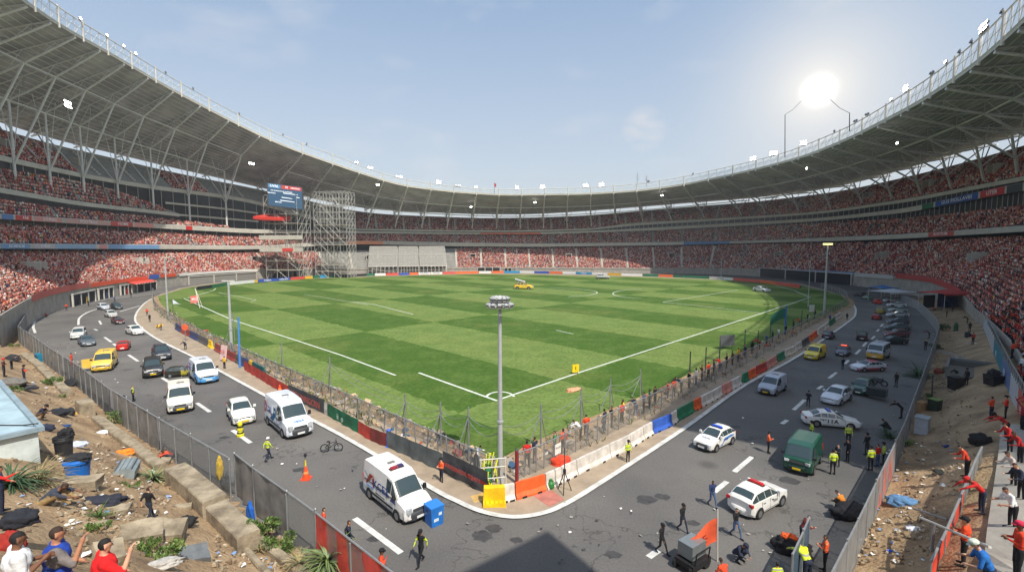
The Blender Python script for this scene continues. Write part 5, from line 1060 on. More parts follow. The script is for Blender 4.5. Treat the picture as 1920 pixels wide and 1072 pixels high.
vehicle('smallvan', 1528, 671, HU-R(4), YLW, 'bright yellow van in the middle lane of the right road', 'van', name='delivery_van', sc=1.08, bumper=paint(214, 186, 40))
t = vehicle('sedan', 1581, 664, HU+R(2), paint(60, 60, 80), 'dark car with a red glowing roof lamp right of the yellow van', 'car', roof=paint(200, 70, 54), sc=.95, bar=(mat('lit_red_lamp', rgb(255, 90, 60), .4, emit=1.5),))
vehicle('sedan', 1553, 633, HA+R(4), paint(60, 62, 74), 'dark saloon near the right pavement behind the yellow van', 'car', sc=.97)
vehicle('suv', 1616, 636, HA+R(8), paint(60, 44, 48), 'dark maroon car with a green roof ahead of the minibus', 'car', roof=paint(40, 84, 66), sc=.9)
rowp = [(1673, 644, TEA, 'dark teal'), (1681, 631, paint(120, 70, 78), 'dull red'), (1682, 618, paint(96, 110, 112), 'grey green'), (1683, 607, GRY, 'mid grey'), (1683, 594, paint(186, 190, 192), 'pale silver'), (1683, 585, paint(168, 180, 176), 'pale green'), (1681, 575, paint(210, 212, 210), 'white'), (1677, 566, paint(150, 160, 164), 'silver')]
for i, (px, py, c, nm) in enumerate(rowp): vehicle('hatch' if i % 2 else 'sedan', px, py, PI-R(4)-i*R(2), c, f'{nm} car parked nose in, {ORD[i]} in the parked row from the minibus', 'car', group='cars parked in the right hand row', sc=1.0, parts=i < 5)
for px, py, c, hd, nm, k in [(1644, 598, paint(150, 44, 40), HA, 'red dark car in the right bend', 'hatch'), (1651, 587, paint(150, 140, 60), HA, 'mustard and green car in the right bend ahead of the red one', 'suv'), (1644, 569, paint(200, 60, 40), HA+R(20), 'small orange red car far round the right bend', 'hatch'), (1669, 566, WH2, PI, 'white car under the pale canopy at the right bend', 'hatch'), (1612, 556, paint(50, 52, 52), HA+R(40), 'black car far round the right bend by the dark undercroft', 'suv'), (1625, 561, paint(110, 140, 120), HA+R(36), 'green and white car next to the black one far round the right bend', 'sedan')]:
    vehicle(k, px, py, hd, c, nm, 'car', sc=.97, parts=False)
# on the pitch
t = vehicle('hatch', 982, 542, R(-10), paint(236, 196, 60), 'small yellow pitch buggy carrying a long pale tube on the grass', 'buggy', name='pitch_buggy', sc=1.9, roof=BLK)
b = MB(); b.tube((.3, .1, 1.5), (-1.9, .1, 2.1), .2, n=8); b.tube((-.4, .1, 1.4), (-.4, .1, 1.7), .12, n=8); b.tube((-1.2, .1, 1.3), (-1.2, .1, 1.9), .08, n=8); b.build('carried_tube', cm(190, 190, 186), t)
vehicle('sedan', 1428, 547, HU+R(60), WH, 'small white car parked on the pitch near the far penalty lines', 'car', sc=1.5)
t = vehicle('suv', 1130, 523, R(-8), WH2, 'white and black patrol car parked on the far touchline', 'car', two=(BLK, 'low'), sc=1.55, bar=(cm(50, 80, 160, .3),))
# bicycle and motorbike
def bike(px, py, rz, label, cat, motor):
    t = thing(cat, P(px, py), rz, label, cat); r = .33
    for x in (-.55, .55):
        b = MB(); n_ = 20
        for k in range(n_): a, c = 2*PI*k/n_, 2*PI*(k+1)/n_; b.tube((x+r*math.cos(a), 0, r+r*math.sin(a)), (x+r*math.cos(c), 0, r+r*math.sin(c)), .045 if not motor else .08, n=5)
        w_ = b.build('wheel', RUBBER, t); b = MB(); [b.tube((x, 0, r), (x+r*.95*math.cos(a), 0, r+r*.95*math.sin(a)), .01, n=4) for a in np.arange(0, 2*PI, PI/4)]; b.tube((x, -.06, r), (x, .06, r), .05); b.build('spoke', STEEL, w_)
    b = MB(); [b.tube(a, c, .03 if not motor else .05) for a, c in (((-.55, 0, r), (-.15, 0, .75)), ((-.15, 0, .75), (.4, 0, .8)), ((-.1, 0, .36), (.4, 0, .8)), ((-.55, 0, r), (-.1, 0, .36)), ((-.1, 0, .36), (-.2, 0, .85)), ((.55, 0, r), (.36, 0, 1.0)))]
    if motor: b.box((0, 0, .45), (.5, .28, .35)); b.box((.1, 0, .8), (.5, .26, .24), taper=.8)
    b.build('frame', BLACK if not motor else NAV, t)
    b = MB(); b.box((-.25 if not motor else -.35, 0, .88), (.3 if not motor else .7, .16 if not motor else .28, .08), taper=.8); b.build('saddle', BLACK, t)
    b = MB(); b.tube((.36, -.32, 1.03), (.36, .32, 1.03), .02); b.tube((.36, 0, .9), (.36, 0, 1.05), .03); b.build('handlebar', STEELD, t); return t
bike(622, 846, R(10), 'small dark folding bicycle standing on the left road by the big delivery van', 'bicycle', False)
bike(1648, 722, R(-60), 'dark blue motorbike standing beside the white and red car', 'motorbike', True)
bike(1374, 1000, 0, 'x', 'x', False) if 0 else None
# ------------------------------------------------------------------ people: one voxel-joined body per pose, clothes by material slot
SLOTS = ['skin', 'top', 'bottom', 'shoe', 'hair', 'sleeve']
BASE = dict(pel=(0, 0, .95), chest=(0, .0, 1.26), neck=(0, 0, 1.47), head=(0, .02, 1.62), shL=(-.19, 0, 1.41), shR=(.19, 0, 1.41), elL=(-.25, -.02, 1.14), elR=(.25, -.02, 1.14), wrL=(-.26, .08, .9), wrR=(.26, .08, .9),
            hiL=(-.095, 0, .92), hiR=(.095, 0, .92), knL=(-.11, .02, .5), knR=(.11, .02, .5), anL=(-.12, 0, .09), anR=(.12, 0, .09), toL=(-.14, .18, .045), toR=(.14, .18, .045))
def shift(d, ks, v): return {k: tuple(a+b for a, b in zip(d[k], v)) for k in ks}
UP = ['chest', 'neck', 'head', 'shL', 'shR', 'elL', 'elR', 'wrL', 'wrR']
def bent(deg, d=None, piv=(0, 0, .95), ks=UP):
    d = dict(BASE if d is None else d); a = R(deg)
    for k in ks:
        x, y, z = d[k]; y -= piv[1]; z -= piv[2]; d[k] = (x, piv[1]+y*math.cos(a)+z*math.sin(a), piv[2]-y*math.sin(a)+z*math.cos(a))
    return d
POSE = {'stand': {}, 'walk': dict(knL=(-.1, .2, .52), anL=(-.1, .32, .1), toL=(-.1, .5, .07), knR=(.1, -.02, .5), anR=(.1, -.3, .16), toR=(.1, -.16, .05), elL=(-.25, -.16, 1.15), wrL=(-.24, -.14, .9), elR=(.25, .1, 1.15), wrR=(.24, .26, .96)),
        'hold': dict(elL=(-.26, .04, 1.14), wrL=(-.08, .26, 1.2), elR=(.26, .04, 1.14), wrR=(.08, .26, 1.22)), 'hips': dict(elL=(-.38, -.06, 1.18), wrL=(-.2, .06, 1.02), elR=(.26, .02, 1.13), wrR=(.22, .2, 1.0)),
        'point': dict(elR=(.27, .2, 1.34), wrR=(.26, .44, 1.44), elL=(-.25, .02, 1.14), wrL=(-.2, .24, 1.06)), 'reach': dict({k: v for k, v in bent(26).items() if k in UP}, elR=(.27, .3, 1.08), wrR=(.17, .54, 1.1), elL=(-.27, .26, 1.06), wrL=(-.13, .46, 1.0)),
        'fist': dict(elR=(.31, .2, 1.22), wrR=(.25, .3, 1.48), elL=(-.27, .02, 1.13), wrL=(-.22, .22, 1.02)), 'up': dict(elL=(-.34, .06, 1.6), wrL=(-.28, .12, 1.86), elR=(.34, .06, 1.6), wrR=(.28, .12, 1.86)), 'cheer': dict(elR=(.34, .12, 1.56), wrR=(.34, .24, 1.82), elL=(-.3, .1, 1.18), wrL=(-.14, .3, 1.24)),
        'phone': dict(elR=(.27, .1, 1.16), wrR=(.1, .24, 1.46), elL=(-.25, 0, 1.14), wrL=(-.24, .12, .92))}
cr = dict(BASE, pel=(0, -.12, .36), hiL=(-.11, -.12, .36), hiR=(.11, -.12, .36), knL=(-.17, .3, .52), knR=(.17, .3, .5), anL=(-.15, .05, .09), anR=(.15, .05, .09), toL=(-.17, .24, .045), toR=(.17, .24, .045))
for k in UP: x, y, z = BASE[k]; cr[k] = (x, y-.12, z-.59)
cr = bent(38, cr, (0, -.12, .36)); cr['elL'], cr['wrL'], cr['elR'], cr['wrR'] = (-.28, .28, .52), (-.14, .48, .42), (.28, .28, .52), (.14, .48, .42)
POSE['crouch'] = cr
sb = dict(cr, pel=(0, -.2, .13), hiL=(-.1, -.2, .14), hiR=(.1, -.2, .14), knL=(-.2, .24, .34), knR=(.2, .24, .34), anL=(-.16, .52, .08), anR=(.16, .52, .08), toL=(-.18, .68, .06), toR=(.18, .68, .06))
for k in UP: x, y, z = BASE[k]; sb[k] = (x, y-.2, z-.82)
sb = bent(52, sb, (0, -.2, .13)); sb['elL'], sb['wrL'], sb['elR'], sb['wrR'] = (-.26, .46, .3), (-.16, .66, .22), (.26, .46, .3), (.16, .66, .22)
POSE['sit'] = sb
ln = bent(48); ln.update(elL=(-.26, .68, 1.12), wrL=(-.2, .86, .98), elR=(.26, .68, 1.12), wrR=(.2, .86, .98)); POSE['lean'] = ln
HOODS = {}
def cap_(b, a, c, r0, r1, n=8):
    a, c = Vector(a), Vector(c)
    for p, r in ((a, r0), (c, r1)):
        m = Matrix.Translation(p) @ Matrix.Diagonal((r, r, r, 1)); bmesh.ops.create_icosphere(b, subdivisions=2, radius=1, matrix=m)
    d = c-a
    if d.length < 1e-4: return
    q = d.to_track_quat('Z', 'Y').to_matrix().to_4x4(); bmesh.ops.create_cone(b, cap_ends=True, segments=12, radius1=r0, radius2=r1, depth=d.length, matrix=Matrix.Translation((a+c)/2) @ q)
def ell(b, c, r, rot=None):
    m = Matrix.Translation(Vector(c)) @ (rot.to_4x4() if rot else Matrix.Identity(4)) @ Matrix.Diagonal((*r, 1)); bmesh.ops.create_icosphere(b, subdivisions=2, radius=1, matrix=m)
def make_body(pose, long_=True, vox=.032, wide=1.0, fingers=False):
    J = {k: Vector(v) for k, v in {**BASE, **POSE[pose]}.items()}; b = bmesh.new(); seg = []
    def lim(a, c, r0, r1, tag_): cap_(b, a, c, r0, r1); seg.append((a, c, (r0+r1)/2, tag_))
    for s in 'LR':
        sg = -1 if s == 'L' else 1
        lim(J['hi'+s], J['kn'+s], .088*wide, .062*wide, 2); lim(J['kn'+s], J['an'+s], .06, .045, 2); lim(J['an'+s]-Vector((0, .03, .02)), J['to'+s], .052, .04, 3)
        lim(J['sh'+s], J['el'+s], .066*wide, .048, 5); lim(J['el'+s], J['wr'+s], .045, .032, 5 if long_ else 0)
        d = (J['wr'+s]-J['el'+s]).normalized(); h = J['wr'+s]+d*.07; cap_(b, J['wr'+s], h, .03, .038); seg.append((J['wr'+s]+d*.02, h+d*.13, .04, 0))
        sd = d.cross(Vector((0, 1, .3))).normalized(); cl = (Vector((0, .4, -.5))-d*d.dot(Vector((0, .4, -.5)))).normalized()
        if fingers:
            for i, (o, L) in enumerate(((-.03, .07), (-.01, .085), (.01, .08), (.03, .062))):
                k0 = h+d*.025+sd*o; k1 = k0+d*L*.6+cl*.012; k2 = k1+d*L*.35+cl*.03; cap_(b, k0, k1, .0105, .0095); cap_(b, k1, k2, .0095, .0085)
            k0 = h-d*.035+sd*.035*sg; k1 = k0+sd*.03*sg+d*.035; cap_(b, k0, k1, .013, .011); cap_(b, k1, k1+d*.03+cl*.01, .011, .009)
        else: cap_(b, h, h+d*.06+cl*.02, .034, .022)
    up = (J['neck']-J['pel']); z = up.normalized(); x = (J['shR']-J['shL']).normalized(); y = z.cross(x).normalized(); x = y.cross(z); rot = Matrix((x, y, z)).transposed()
    ell(b, J['pel']+z*.0, (.165*wide, .118*wide, .14), rot); ell(b, J['pel'].lerp(J['chest'], .45), (.155*wide, .108*wide**1.3, .2), rot); ell(b, J['chest']+z*.04, (.185*wide, .122*wide, .2), rot); cap_(b, J['shL']+x*.02, J['shR']-x*.02, .07, .07)
    seg.append((J['pel']-z*.08, J['pel']+z*.02, .15, 2)); seg.append((J['pel']+z*.12, J['chest']+z*.14, .16, 1)); seg.append((J['shL'], J['shR'], .07, 1))
    hd = J['head']; nd = (hd-J['neck']); cap_(b, J['neck']-nd*.3, hd-nd*.2, .058, .052); seg.append((J['neck']+nd*.2, hd-nd*.3, .055, 0))
    f = (y+Vector((0, 0, 0))).normalized(); hz = (hd-J['neck']).normalized(); hr = Matrix((x, f, x.cross(f))).transposed()
    ell(b, hd+hz*.035, (.077, .096, .1), hr); ell(b, hd-hz*.045+f*.018, (.058, .07, .07), hr)
    cap_(b, hd+f*.088+hz*.015, hd+f*.108-hz*.02, .012, .017); 
    for s in (-1, 1): ell(b, hd+x*.08*s-f*.005, (.014, .024, .034), hr)
    me = bpy.data.meshes.new('tmp'); b.to_mesh(me); b.free(); o = bpy.data.objects.new('tmp', me); COL.objects.link(o)
    m = o.modifiers.new('r', 'REMESH'); m.mode = 'VOXEL'; m.voxel_size = vox; m.use_smooth_shade = True
    s = o.modifiers.new('s', 'SMOOTH'); s.factor = .5; s.iterations = 2 if vox > .02 else 3
    dg = bpy.context.evaluated_depsgraph_get(); out = bpy.data.meshes.new_from_object(o.evaluated_get(dg)); bpy.data.objects.remove(o); bpy.data.meshes.remove(me)
    out.materials.clear(); [out.materials.append(BLACK) for _ in SLOTS]
    hairc = hd+hz*.05-f*.025; mi = []
    for p in out.polygons:
        c = Vector(p.center); best = None
        if (c-hd).length < .16 and (c-hd).dot(hz) > -.13:
            v = c-hd; u_, w_ = v.dot(f), v.dot(hz)
            mi.append(4 if (w_ > .062 or (u_ < -.005 and w_ > -.04)) and u_ < .085 else 0); continue
        for a, e, r, t in seg:
            ab = e-a; q = max(0, min(1, (c-a).dot(ab)/max(ab.length_squared, 1e-9))); d = (c-(a+ab*q)).length-r
            if best is None or d < best[0]: best = (d, t)
        mi.append(best[1])
    out.polygons.foreach_set('material_index', mi); out.name = 'person_body'; out.update(); return out, J, hd, hz, f, x
BODY = {}
HAIRM = [cm(24, 20, 18, .8), cm(52, 36, 26, .8)]; SKINM = [cm(176, 122, 92, .6), cm(206, 156, 126, .6), cm(120, 80, 58, .6), cm(90, 60, 46, .6)]
def vest_mat(name, c, st):
    m, n, l = nodes_mat(name); b = n['Principled BSDF']; b.inputs['Roughness'].default_value = .7; g = n.new('ShaderNodeTexCoord').outputs['Object']; sp = n.new('ShaderNodeSeparateXYZ'); l.new(g, sp.inputs[0])
    md = n.new('ShaderNodeMath'); md.operation = 'PINGPONG'; md.inputs[1].default_value = .13; l.new(sp.outputs[2], md.inputs[0]); gt = n.new('ShaderNodeMath'); gt.operation = 'GREATER_THAN'; gt.inputs[1].default_value = .1; l.new(md.outputs[0], gt.inputs[0])
    mx = n.new('ShaderNodeMix'); mx.data_type = 'RGBA'; l.new(gt.outputs[0], mx.inputs[0]); mx.inputs[6].default_value = (*c, 1); mx.inputs[7].default_value = (*st, 1); l.new(mx.outputs[2], b.inputs['Base Color']); return m
HIVIS = vest_mat('hi_vis_yellow', rgb(206, 226, 40), rgb(150, 150, 130)); HIOR = vest_mat('hi_vis_orange', rgb(238, 84, 34), rgb(210, 120, 70))
def tx(*c): return mat('cloth_%d_%d_%d' % c, rgb(*c), .9, .28, 5, coord='O', bump=.25, bscale=14)
RED, ORA, NAVY, BLK2, WHI, BLU2, GRN2, JEAN, KHA, GRYC, DGR = tx(200, 34, 30), tx(226, 74, 36), tx(36, 42, 62), tx(24, 24, 28), tx(226, 226, 224), tx(30, 70, 150), tx(40, 120, 66), tx(70, 92, 128), tx(150, 124, 82), tx(120, 112, 108), tx(52, 54, 58)
SKYC, YELC, PINKC, MARC, BRN = tx(48, 122, 190), tx(236, 190, 40), tx(206, 40, 76), tx(120, 30, 34), tx(92, 68, 48)
NPER = 0
def person(px, py, pose, face, top, bot, label, hat=None, h=1.0, zone=None, sleeve=None, long_=True, wide=1.0, near=False, hair=None, skin=None, group=None, name='person', loc=None, dz=0.):
    global NPER; NPER += 1
    k = (pose, long_, round(wide, 2), near)
    if k not in BODY: BODY[k] = make_body(pose, long_, .0155 if near else .034, wide, near)
    me, J, hd, hz, f, x = BODY[k]; p = Vector(loc) if loc else P(px, py); p = p+Vector((0, 0, dz)); o = bpy.data.objects.new(name, me); COL.objects.link(o); o.location = p-Vector((0, 0, .01)); o.rotation_euler = (0, 0, R(face)-PI/2); o.scale = (h,)*3
    sk = skin if skin is not None else SKINM[NPER % 3]; hr = hair or HAIRM[NPER % 2]
    for i, m in enumerate([sk, top, bot, BLK2, hr, sleeve or top]): o.material_slots[i].link = 'OBJECT'; o.material_slots[i].material = m
    if hat is not None:
        b = MB(); rings = []; 
        for r_, z_ in ((.106, .05), (.112, .075), (.108, .12), (.085, .155), (.045, .172), (.005, .176)):
            rings.append([hd+x*(r_*.9*math.cos(a))+f*(r_*1.1*math.sin(a))+hz*z_ for a in np.linspace(0, 2*PI, 13)])
        b.grid(rings); fx = [hd+x*(.075*u)+f*(.105*math.sqrt(max(0, 1-(u*.62)**2)))+hz*.06 for u in np.linspace(-1, 1, 7)]; b.grid([fx, [v+f*.085*(1-.35*abs(u))-hz*.012 for v, u in zip(fx, np.linspace(-1, 1, 7))]]); b.grid([[v-hz*.012 for v in fx], [v+f*.085*(1-.35*abs(u))-hz*.026 for v, u in zip(fx, np.linspace(-1, 1, 7))]], flip=True)
        key = ('cap', k)
        if key not in BODY: BODY[key] = b.mesh('cap', BLACK, True)
        c = bpy.data.objects.new('cap', BODY[key]); COL.objects.link(c); c.parent = o; c.material_slots[0].link = 'OBJECT'; c.material_slots[0].material = hat
    if near:
        for s in (-1, 1): b = MB(); b.lathe([(.0, -.011), (.011, 0), (.0, .011)], c=hd+x*.032*s+f*.093+hz*.022, n=8, close=False); b.build('eye', BLACK, o)
    return tag(o, label, 'person', group)
def bundle(px, py, sz, m, label, cat, name, rz=0., seed=0, z=0., loc=None, m2=None):
    """crumpled soft heap: a bag, coat or tarpaulin lying about"""
    p = loc if loc else P(px, py); b = bmesh.new(); bmesh.ops.create_icosphere(b, subdivisions=4, radius=1); 
    for v in b.verts:
        q = v.co.copy(); n_ = mnoise.noise(q*1.6+Vector((seed*3.1, 0, 0)))*.34+abs(mnoise.noise(q*2.6+Vector((0, seed, 0))))*.36-.1+abs(mnoise.noise(q*6+Vector((0, seed, 0))))*.16; v.co = q*(1+n_); v.co.z = max(v.co.z, -.55); v.co = Vector((v.co.x*sz[0]/2, v.co.y*sz[1]/2, (v.co.z+.5)*sz[2]/1.5))
    me = bpy.data.meshes.new(name); b.to_mesh(me); b.free(); me.materials.append(m); me.polygons.foreach_set('use_smooth', [len(me.polygons) > 9]*len(me.polygons)); o = bpy.data.objects.new(name, me); COL.objects.link(o); o.location = p+Vector((0, 0, z-.03)); o.rotation_euler = (0, 0, rz); return tag(o, label, cat)
# ---- left bank
person(281, 978, 'walk', 78, BLK2, tx(44, 50, 66), 'person in a black short sleeved shirt walking up the bare earth, seen from behind', h=1.08, long_=False)
person(46, 1205, 'hold', 50, WHI, tx(60, 64, 74), 'person in a white shirt and black gloves at the bottom left corner', h=1.34, long_=False, wide=1.45, near=True)
person(118, 1190, 'fist', 40, tx(28, 66, 160), tx(110, 140, 170), 'heavy person in a royal blue vest over grey sleeves, raising a fist, bottom left', h=1.42, long_=False, wide=1.5, near=True, sleeve=GRYC)
person(206, 1200, 'fist', 45, tx(226, 24, 26), DGR, 'heavy person in a bright red shirt with a blue glove, bottom left', h=1.4, long_=False, wide=1.45, near=True)
person(95, 948, 'sit', 20, tx(58, 62, 74), KHA, 'person in a slate shirt and khaki trousers bent over by a stone slab', h=1.6, long_=False, wide=1.2)
person(4, 962, 'point', 40, tx(40, 52, 84), NAVY, 'person in dark blue with red sleeves standing by the spiky plants at the left edge', sleeve=RED, h=1.15, near=True)
person(76, 786, 'crouch', 25, NAVY, BRN, 'person in a navy jacket and dark cap crouching on the dirt below the hut', hat=BLK2, h=1.2)
person(46, 718, 'hold', 60, NAVY, NAVY, 'standing photographer in navy with an orange vest near the blue and yellow crate', h=1.15, sleeve=ORA, hat=BLK2)
person(8, 706, 'hold', 30, tx(90, 52, 46), DGR, 'person with a red hood at the far left edge above the rubble', hat=RED, h=1.15)
person(22, 692, 'lean', 20, DGR, BLK2, 'dark clothed person bending over bags at the left edge', h=1.1)
person(318, 858, 'sit', 200, tx(222, 84, 48), tx(40, 48, 70), 'person in orange sitting on the wall against the windbreak fence', h=1.25)
person(224, 768, 'lean', 10, tx(40, 62, 110), NAVY, 'person in a blue jacket leaning over the roadside fence', hat=NAVY, h=1.15, loc=gp(221, 772))
person(250, 752, 'stand', 20, HIVIS, BLK2, 'officer in a yellow vest standing beside the man leaning on the left fence', sleeve=DGR, loc=gp(250, 752), h=1.05)
person(135, 682, 'hold', 200, ORA, ORA, 'worker all in orange behind the left fence near the white estate car', loc=gp(135, 684), h=1.05)
person(503, 863, 'walk', 60, HIVIS, NAVY, 'officer in a yellow vest and navy trousers beside the big delivery van', hat=WHI, h=1.1, sleeve=HIVIS)
person(828, 905, 'hold', -140, HIOR, NAVY, 'worker in an orange vest standing by the black banner at the corner', hat=BLK2, h=1.1)
person(790, 1056, 'walk', -120, BLK2, BLK2, 'officer in black with thin yellow bands walking by the nearest van', sleeve=HIVIS, hat=BLK2, h=1.12)
person(655, 1040, 'walk', 20, NAVY, NAVY, 'person in a dark navy shirt on the road beyond the red netting', h=1.18, hair=HAIRM[1])
person(608, 1012, 'stand', 30, ORA, DGR, 'person with black hair and an orange collar behind the mesh fence', h=1.15)
person(716, 1102, 'phone', 10, ORA, BLK2, 'camera operator in orange behind the red netting at the bottom', hat=BLK2, h=1.2)
person(893, 877, 'lean', 60, WHI, DGR, 'person in a white shirt stooping in the rubble left of the tall lamp post', h=1.1)
for px, py, ps, tp, bt, lb in ((125, 582, 'stand', ORA, BLK2, 'distant worker in orange beside a cart at the left bend'), (88, 594, 'crouch', MARC, BLK2, 'distant person crouching at the wall of the left bend'), (166, 574, 'stand', NAVY, NAVY, 'distant person in navy before the left garages'), (215, 566, 'walk', BLU2, NAVY, 'distant person in blue walking by the left garages'), (246, 557, 'stand', BLK2, DGR, 'distant dark person near the striped awning'),
                               (276, 592, 'stand', ORA, NAVY, 'worker in orange at the inner side of the left bend'), (281, 604, 'stand', BLK2, BLK2, 'person in black at the inner kerb of the left bend'), (297, 617, 'crouch', YELC, BLK2, 'person in yellow crouching by the first navy barrier'), (302, 620, 'lean', YELC, DGR, 'second yellow clad person bending beside the crouching one'), (348, 656, 'lean', NAVY, NAVY, 'person in navy bending beside the charcoal barrier'), (421, 692, 'stand', YELC, BLK2, 'person in a yellow jacket by the yellow barrier and slim lamp post')):
    person(px, py, ps, (px*7) % 360, tp, bt, lb, h=1.1)
# ---- right road
person(1177, 867, 'stand', -60, HIVIS, BLK2, 'officer in a yellow vest standing alone on the right pavement', hat=BLK2, h=1.08)
person(1440, 849, 'hold', -20, HIOR, BLK2, 'person in an orange jacket standing between the police car and the green van', hat=BLK2, h=1.06)
person(1335, 949, 'walk', -80, tx(38, 54, 96), JEAN, 'person in a blue jacket and jeans walking left of the white police car', hair=HAIRM[1], h=1.05)
person(1279, 996, 'walk', -60, BLK2, NAVY, 'hooded person in black striding across the right road', hat=BLK2, h=1.02)
person(1379, 1006, 'walk', -70, BLK2, JEAN, 'person in a black jacket carrying a bag behind the white police car', h=1.05)
person(1240, 1037, 'walk', -50, BLK2, BLK2, 'person all in black with a hood near the box trolley', hat=BLK2, h=1.03)
person(1383, 1050, 'crouch', -60, NAVY, NAVY, 'rider in a dark helmet crouching right of the orange flag', hat=NAVY, h=1.25)
person(1590, 833, 'stand', -110, HIVIS, BLK2, 'officer in a yellow vest by the front wheel of the crosswise police saloon', h=1.05, sleeve=HIVIS)
person(1521, 826, 'stand', 170, HIVIS, BLK2, 'officer in a yellow vest half hidden behind the green van', hat=BLK2, h=1.05)
person(1561, 889, 'stand', 80, HIVIS, BLK2, 'officer in a bright yellow vest seen from behind right of the green van', h=1.12, sleeve=HIVIS, hat=BLK2)
person(1570, 873, 'hold', -160, DGR, BLK2, 'officer in dark grey partly behind the yellow vest by the green van', h=1.02)
person(1589, 866, 'phone', 175, BLK2, BLK2, 'bare headed officer in black holding up a hand near the police saloon', h=1.1, skin=SKINM[1])
person(1632, 882, 'stand', 90, HIVIS, BLK2, 'officer in a yellow vest at the front of the group by the right fence', h=1.12, sleeve=HIVIS, hat=BLK2)
person(1645, 874, 'stand', 110, RED, JEAN, 'person in a red top held between officers by the right fence', h=1.05)
person(1656, 872, 'stand', 140, HIVIS, BLK2, 'officer in a yellow vest at the back of the group by the right fence', h=1.08, hat=BLK2)
person(1625, 853, 'phone', 100, BLK2, BLK2, 'officer in black behind the group at the right fence', h=1.08, hat=BLK2)
person(1581, 960, 'crouch', 120, tx(200, 120, 30), BLK2, 'person in a mustard and black vest crouching by the dark heap', h=1.35, sleeve=BLK2)
person(1680, 725, 'stand', 190, BLK2, BLK2, 'person in black standing right of the motorbike', h=1.08)
person(1580, 692, 'stand', 100, BLK2, NAVY, 'person in dark clothes on the lane dashes left of the minibus', h=.98)
person(1515, 762, 'hold', 40, NAVY, NAVY, 'person in a dark hooded coat behind the crosswise police saloon', hat=NAVY, h=1.02)
person(1664, 810, 'crouch', 130, BLK2, BLK2, 'person in black crouching at the foot of the right fence by a small plant', h=1.25)
person(1690, 784, 'lean', 130, BLK2, BLK2, 'person in black leaning down over the right fence', h=1.15)
person(1429, 692, 'stand', -60, HIVIS, BLK2, 'officer in a yellow vest by the orange barrier on the right pavement', h=1.0)
person(1450, 679, 'crouch', -60, DGR, GRN2, 'person in dark green crouching by the green barrier on the right pavement', h=1.2)
person(1546, 1072, 'hold', 150, HIOR, BLK2, 'worker in an orange jacket carrying a pole at the bottom of the right road', h=1.2)
person(1513, 1095, 'lean', 100, HIVIS, NAVY, 'person bending in a fluorescent yellow vest at the bottom edge by the blue fence', h=1.3, wide=1.2)
person(1360, 1122, 'reach', 110, ORA, BLK2, 'person in orange with outstretched hands at the bottom edge below the flag', h=1.15)
person(1455, 1122, 'stand', 90, HIVIS, BLK2, 'dark haired person with a yellow collar at the very bottom edge', h=1.1)
person(1502, 1020, 'reach', -10, tx(120, 44, 40), NAVY, 'person in dark red reaching over the short blue mesh fence', h=1.1)
person(1735, 656, 'stand', 200, BLK2, BLK2, 'person in black with a yellow cap by the right fence near the parked row', hat=YELC, h=1.0)
person(1742, 634, 'lean', 150, tx(110, 50, 60), BLK2, 'person in dull red bending at the fence near the parked row', h=1.05)
person(1556, 603, 'stand', 20, BLU2, BLK2, 'person in blue by the striped barrier at the right bend', h=1.0)
person(1588, 600, 'stand', -90, BLK2, BLK2, 'person in black at the inner kerb of the right bend', h=1.0)
# ---- right bank
person(1858, 786, 'hold', 110, ORA, NAVY, 'steward in a bright orange jacket seen from behind on the sandy bank', h=1.12, hair=HAIRM[0])
person(1885, 786, 'hold', 130, tx(214, 60, 40), BLK2, 'steward in a red orange jacket and black cap beside the seat wall', hat=BLK2, h=1.1)
person(1812, 722, 'stand', 180, BLK2, BLK2, 'guard in black standing right of the black bin on the bank', h=1.08, hat=BLK2)
person(1794, 716, 'lean', 200, BLK2, BLK2, 'guard in black stooping over the black bin on the bank', h=1.08)
person(1824, 646, 'stand', 90, tx(170, 54, 40), BLK2, 'person in a brick red top alone on the upper bank', h=1.12)
person(1818, 622, 'stand', 80, BLK2, BLK2, 'person in black beside dark bags on the upper bank', h=1.08)
person(1814, 606, 'lean', 160, BLK2, BRN, 'dark person bending near the red canopy bags', h=1.05)
person(1775, 594, 'stand', 120, BLK2, BLK2, 'distant person in black in front of the red canopy', h=1.0)
person(1786, 585, 'stand', 90, DGR, BLK2, 'distant person in grey in front of the blue tent wall', h=1.0)
person(1752, 583, 'crouch', 60, tx(180, 100, 70), BLK2, 'distant person crouching left of the red canopy', h=1.1)
person(1812, 897, 'reach', 150, tx(206, 62, 32), BLK2, 'person in orange stretching a black coat over the handrail', h=1.3, near=True)
person(1840, 962, 'lean', 160, tx(190, 30, 26), NAVY, 'person in red bending down beside the handrail', h=1.3, near=True, hat=RED)
person(1806, 1062, 'hold', 130, tx(226, 70, 28), BLK2, 'person in orange with a bundle of cloth under one arm at the handrail', h=1.36, wide=1.15, near=True, hat=BLK2)
person(1850, 1128, 'reach', 150, tx(30, 104, 180), NAVY, 'person in a bright blue shirt and baggy white cap reaching over the rail', h=1.36, wide=1.2, near=True, hat=tx(206, 216, 200), long_=False)
person(1906, 1085, 'hold', 150, tx(218, 60, 30), BLK2, 'person in orange red with a pink cap at the right bottom corner', h=1.36, wide=1.15, near=True, hat=PINKC)
person(1897, 992, 'reach', 170, WHI, BLK2, 'person in a white shirt stretching an arm forward on the concrete walkway', h=1.3, long_=False, near=True)
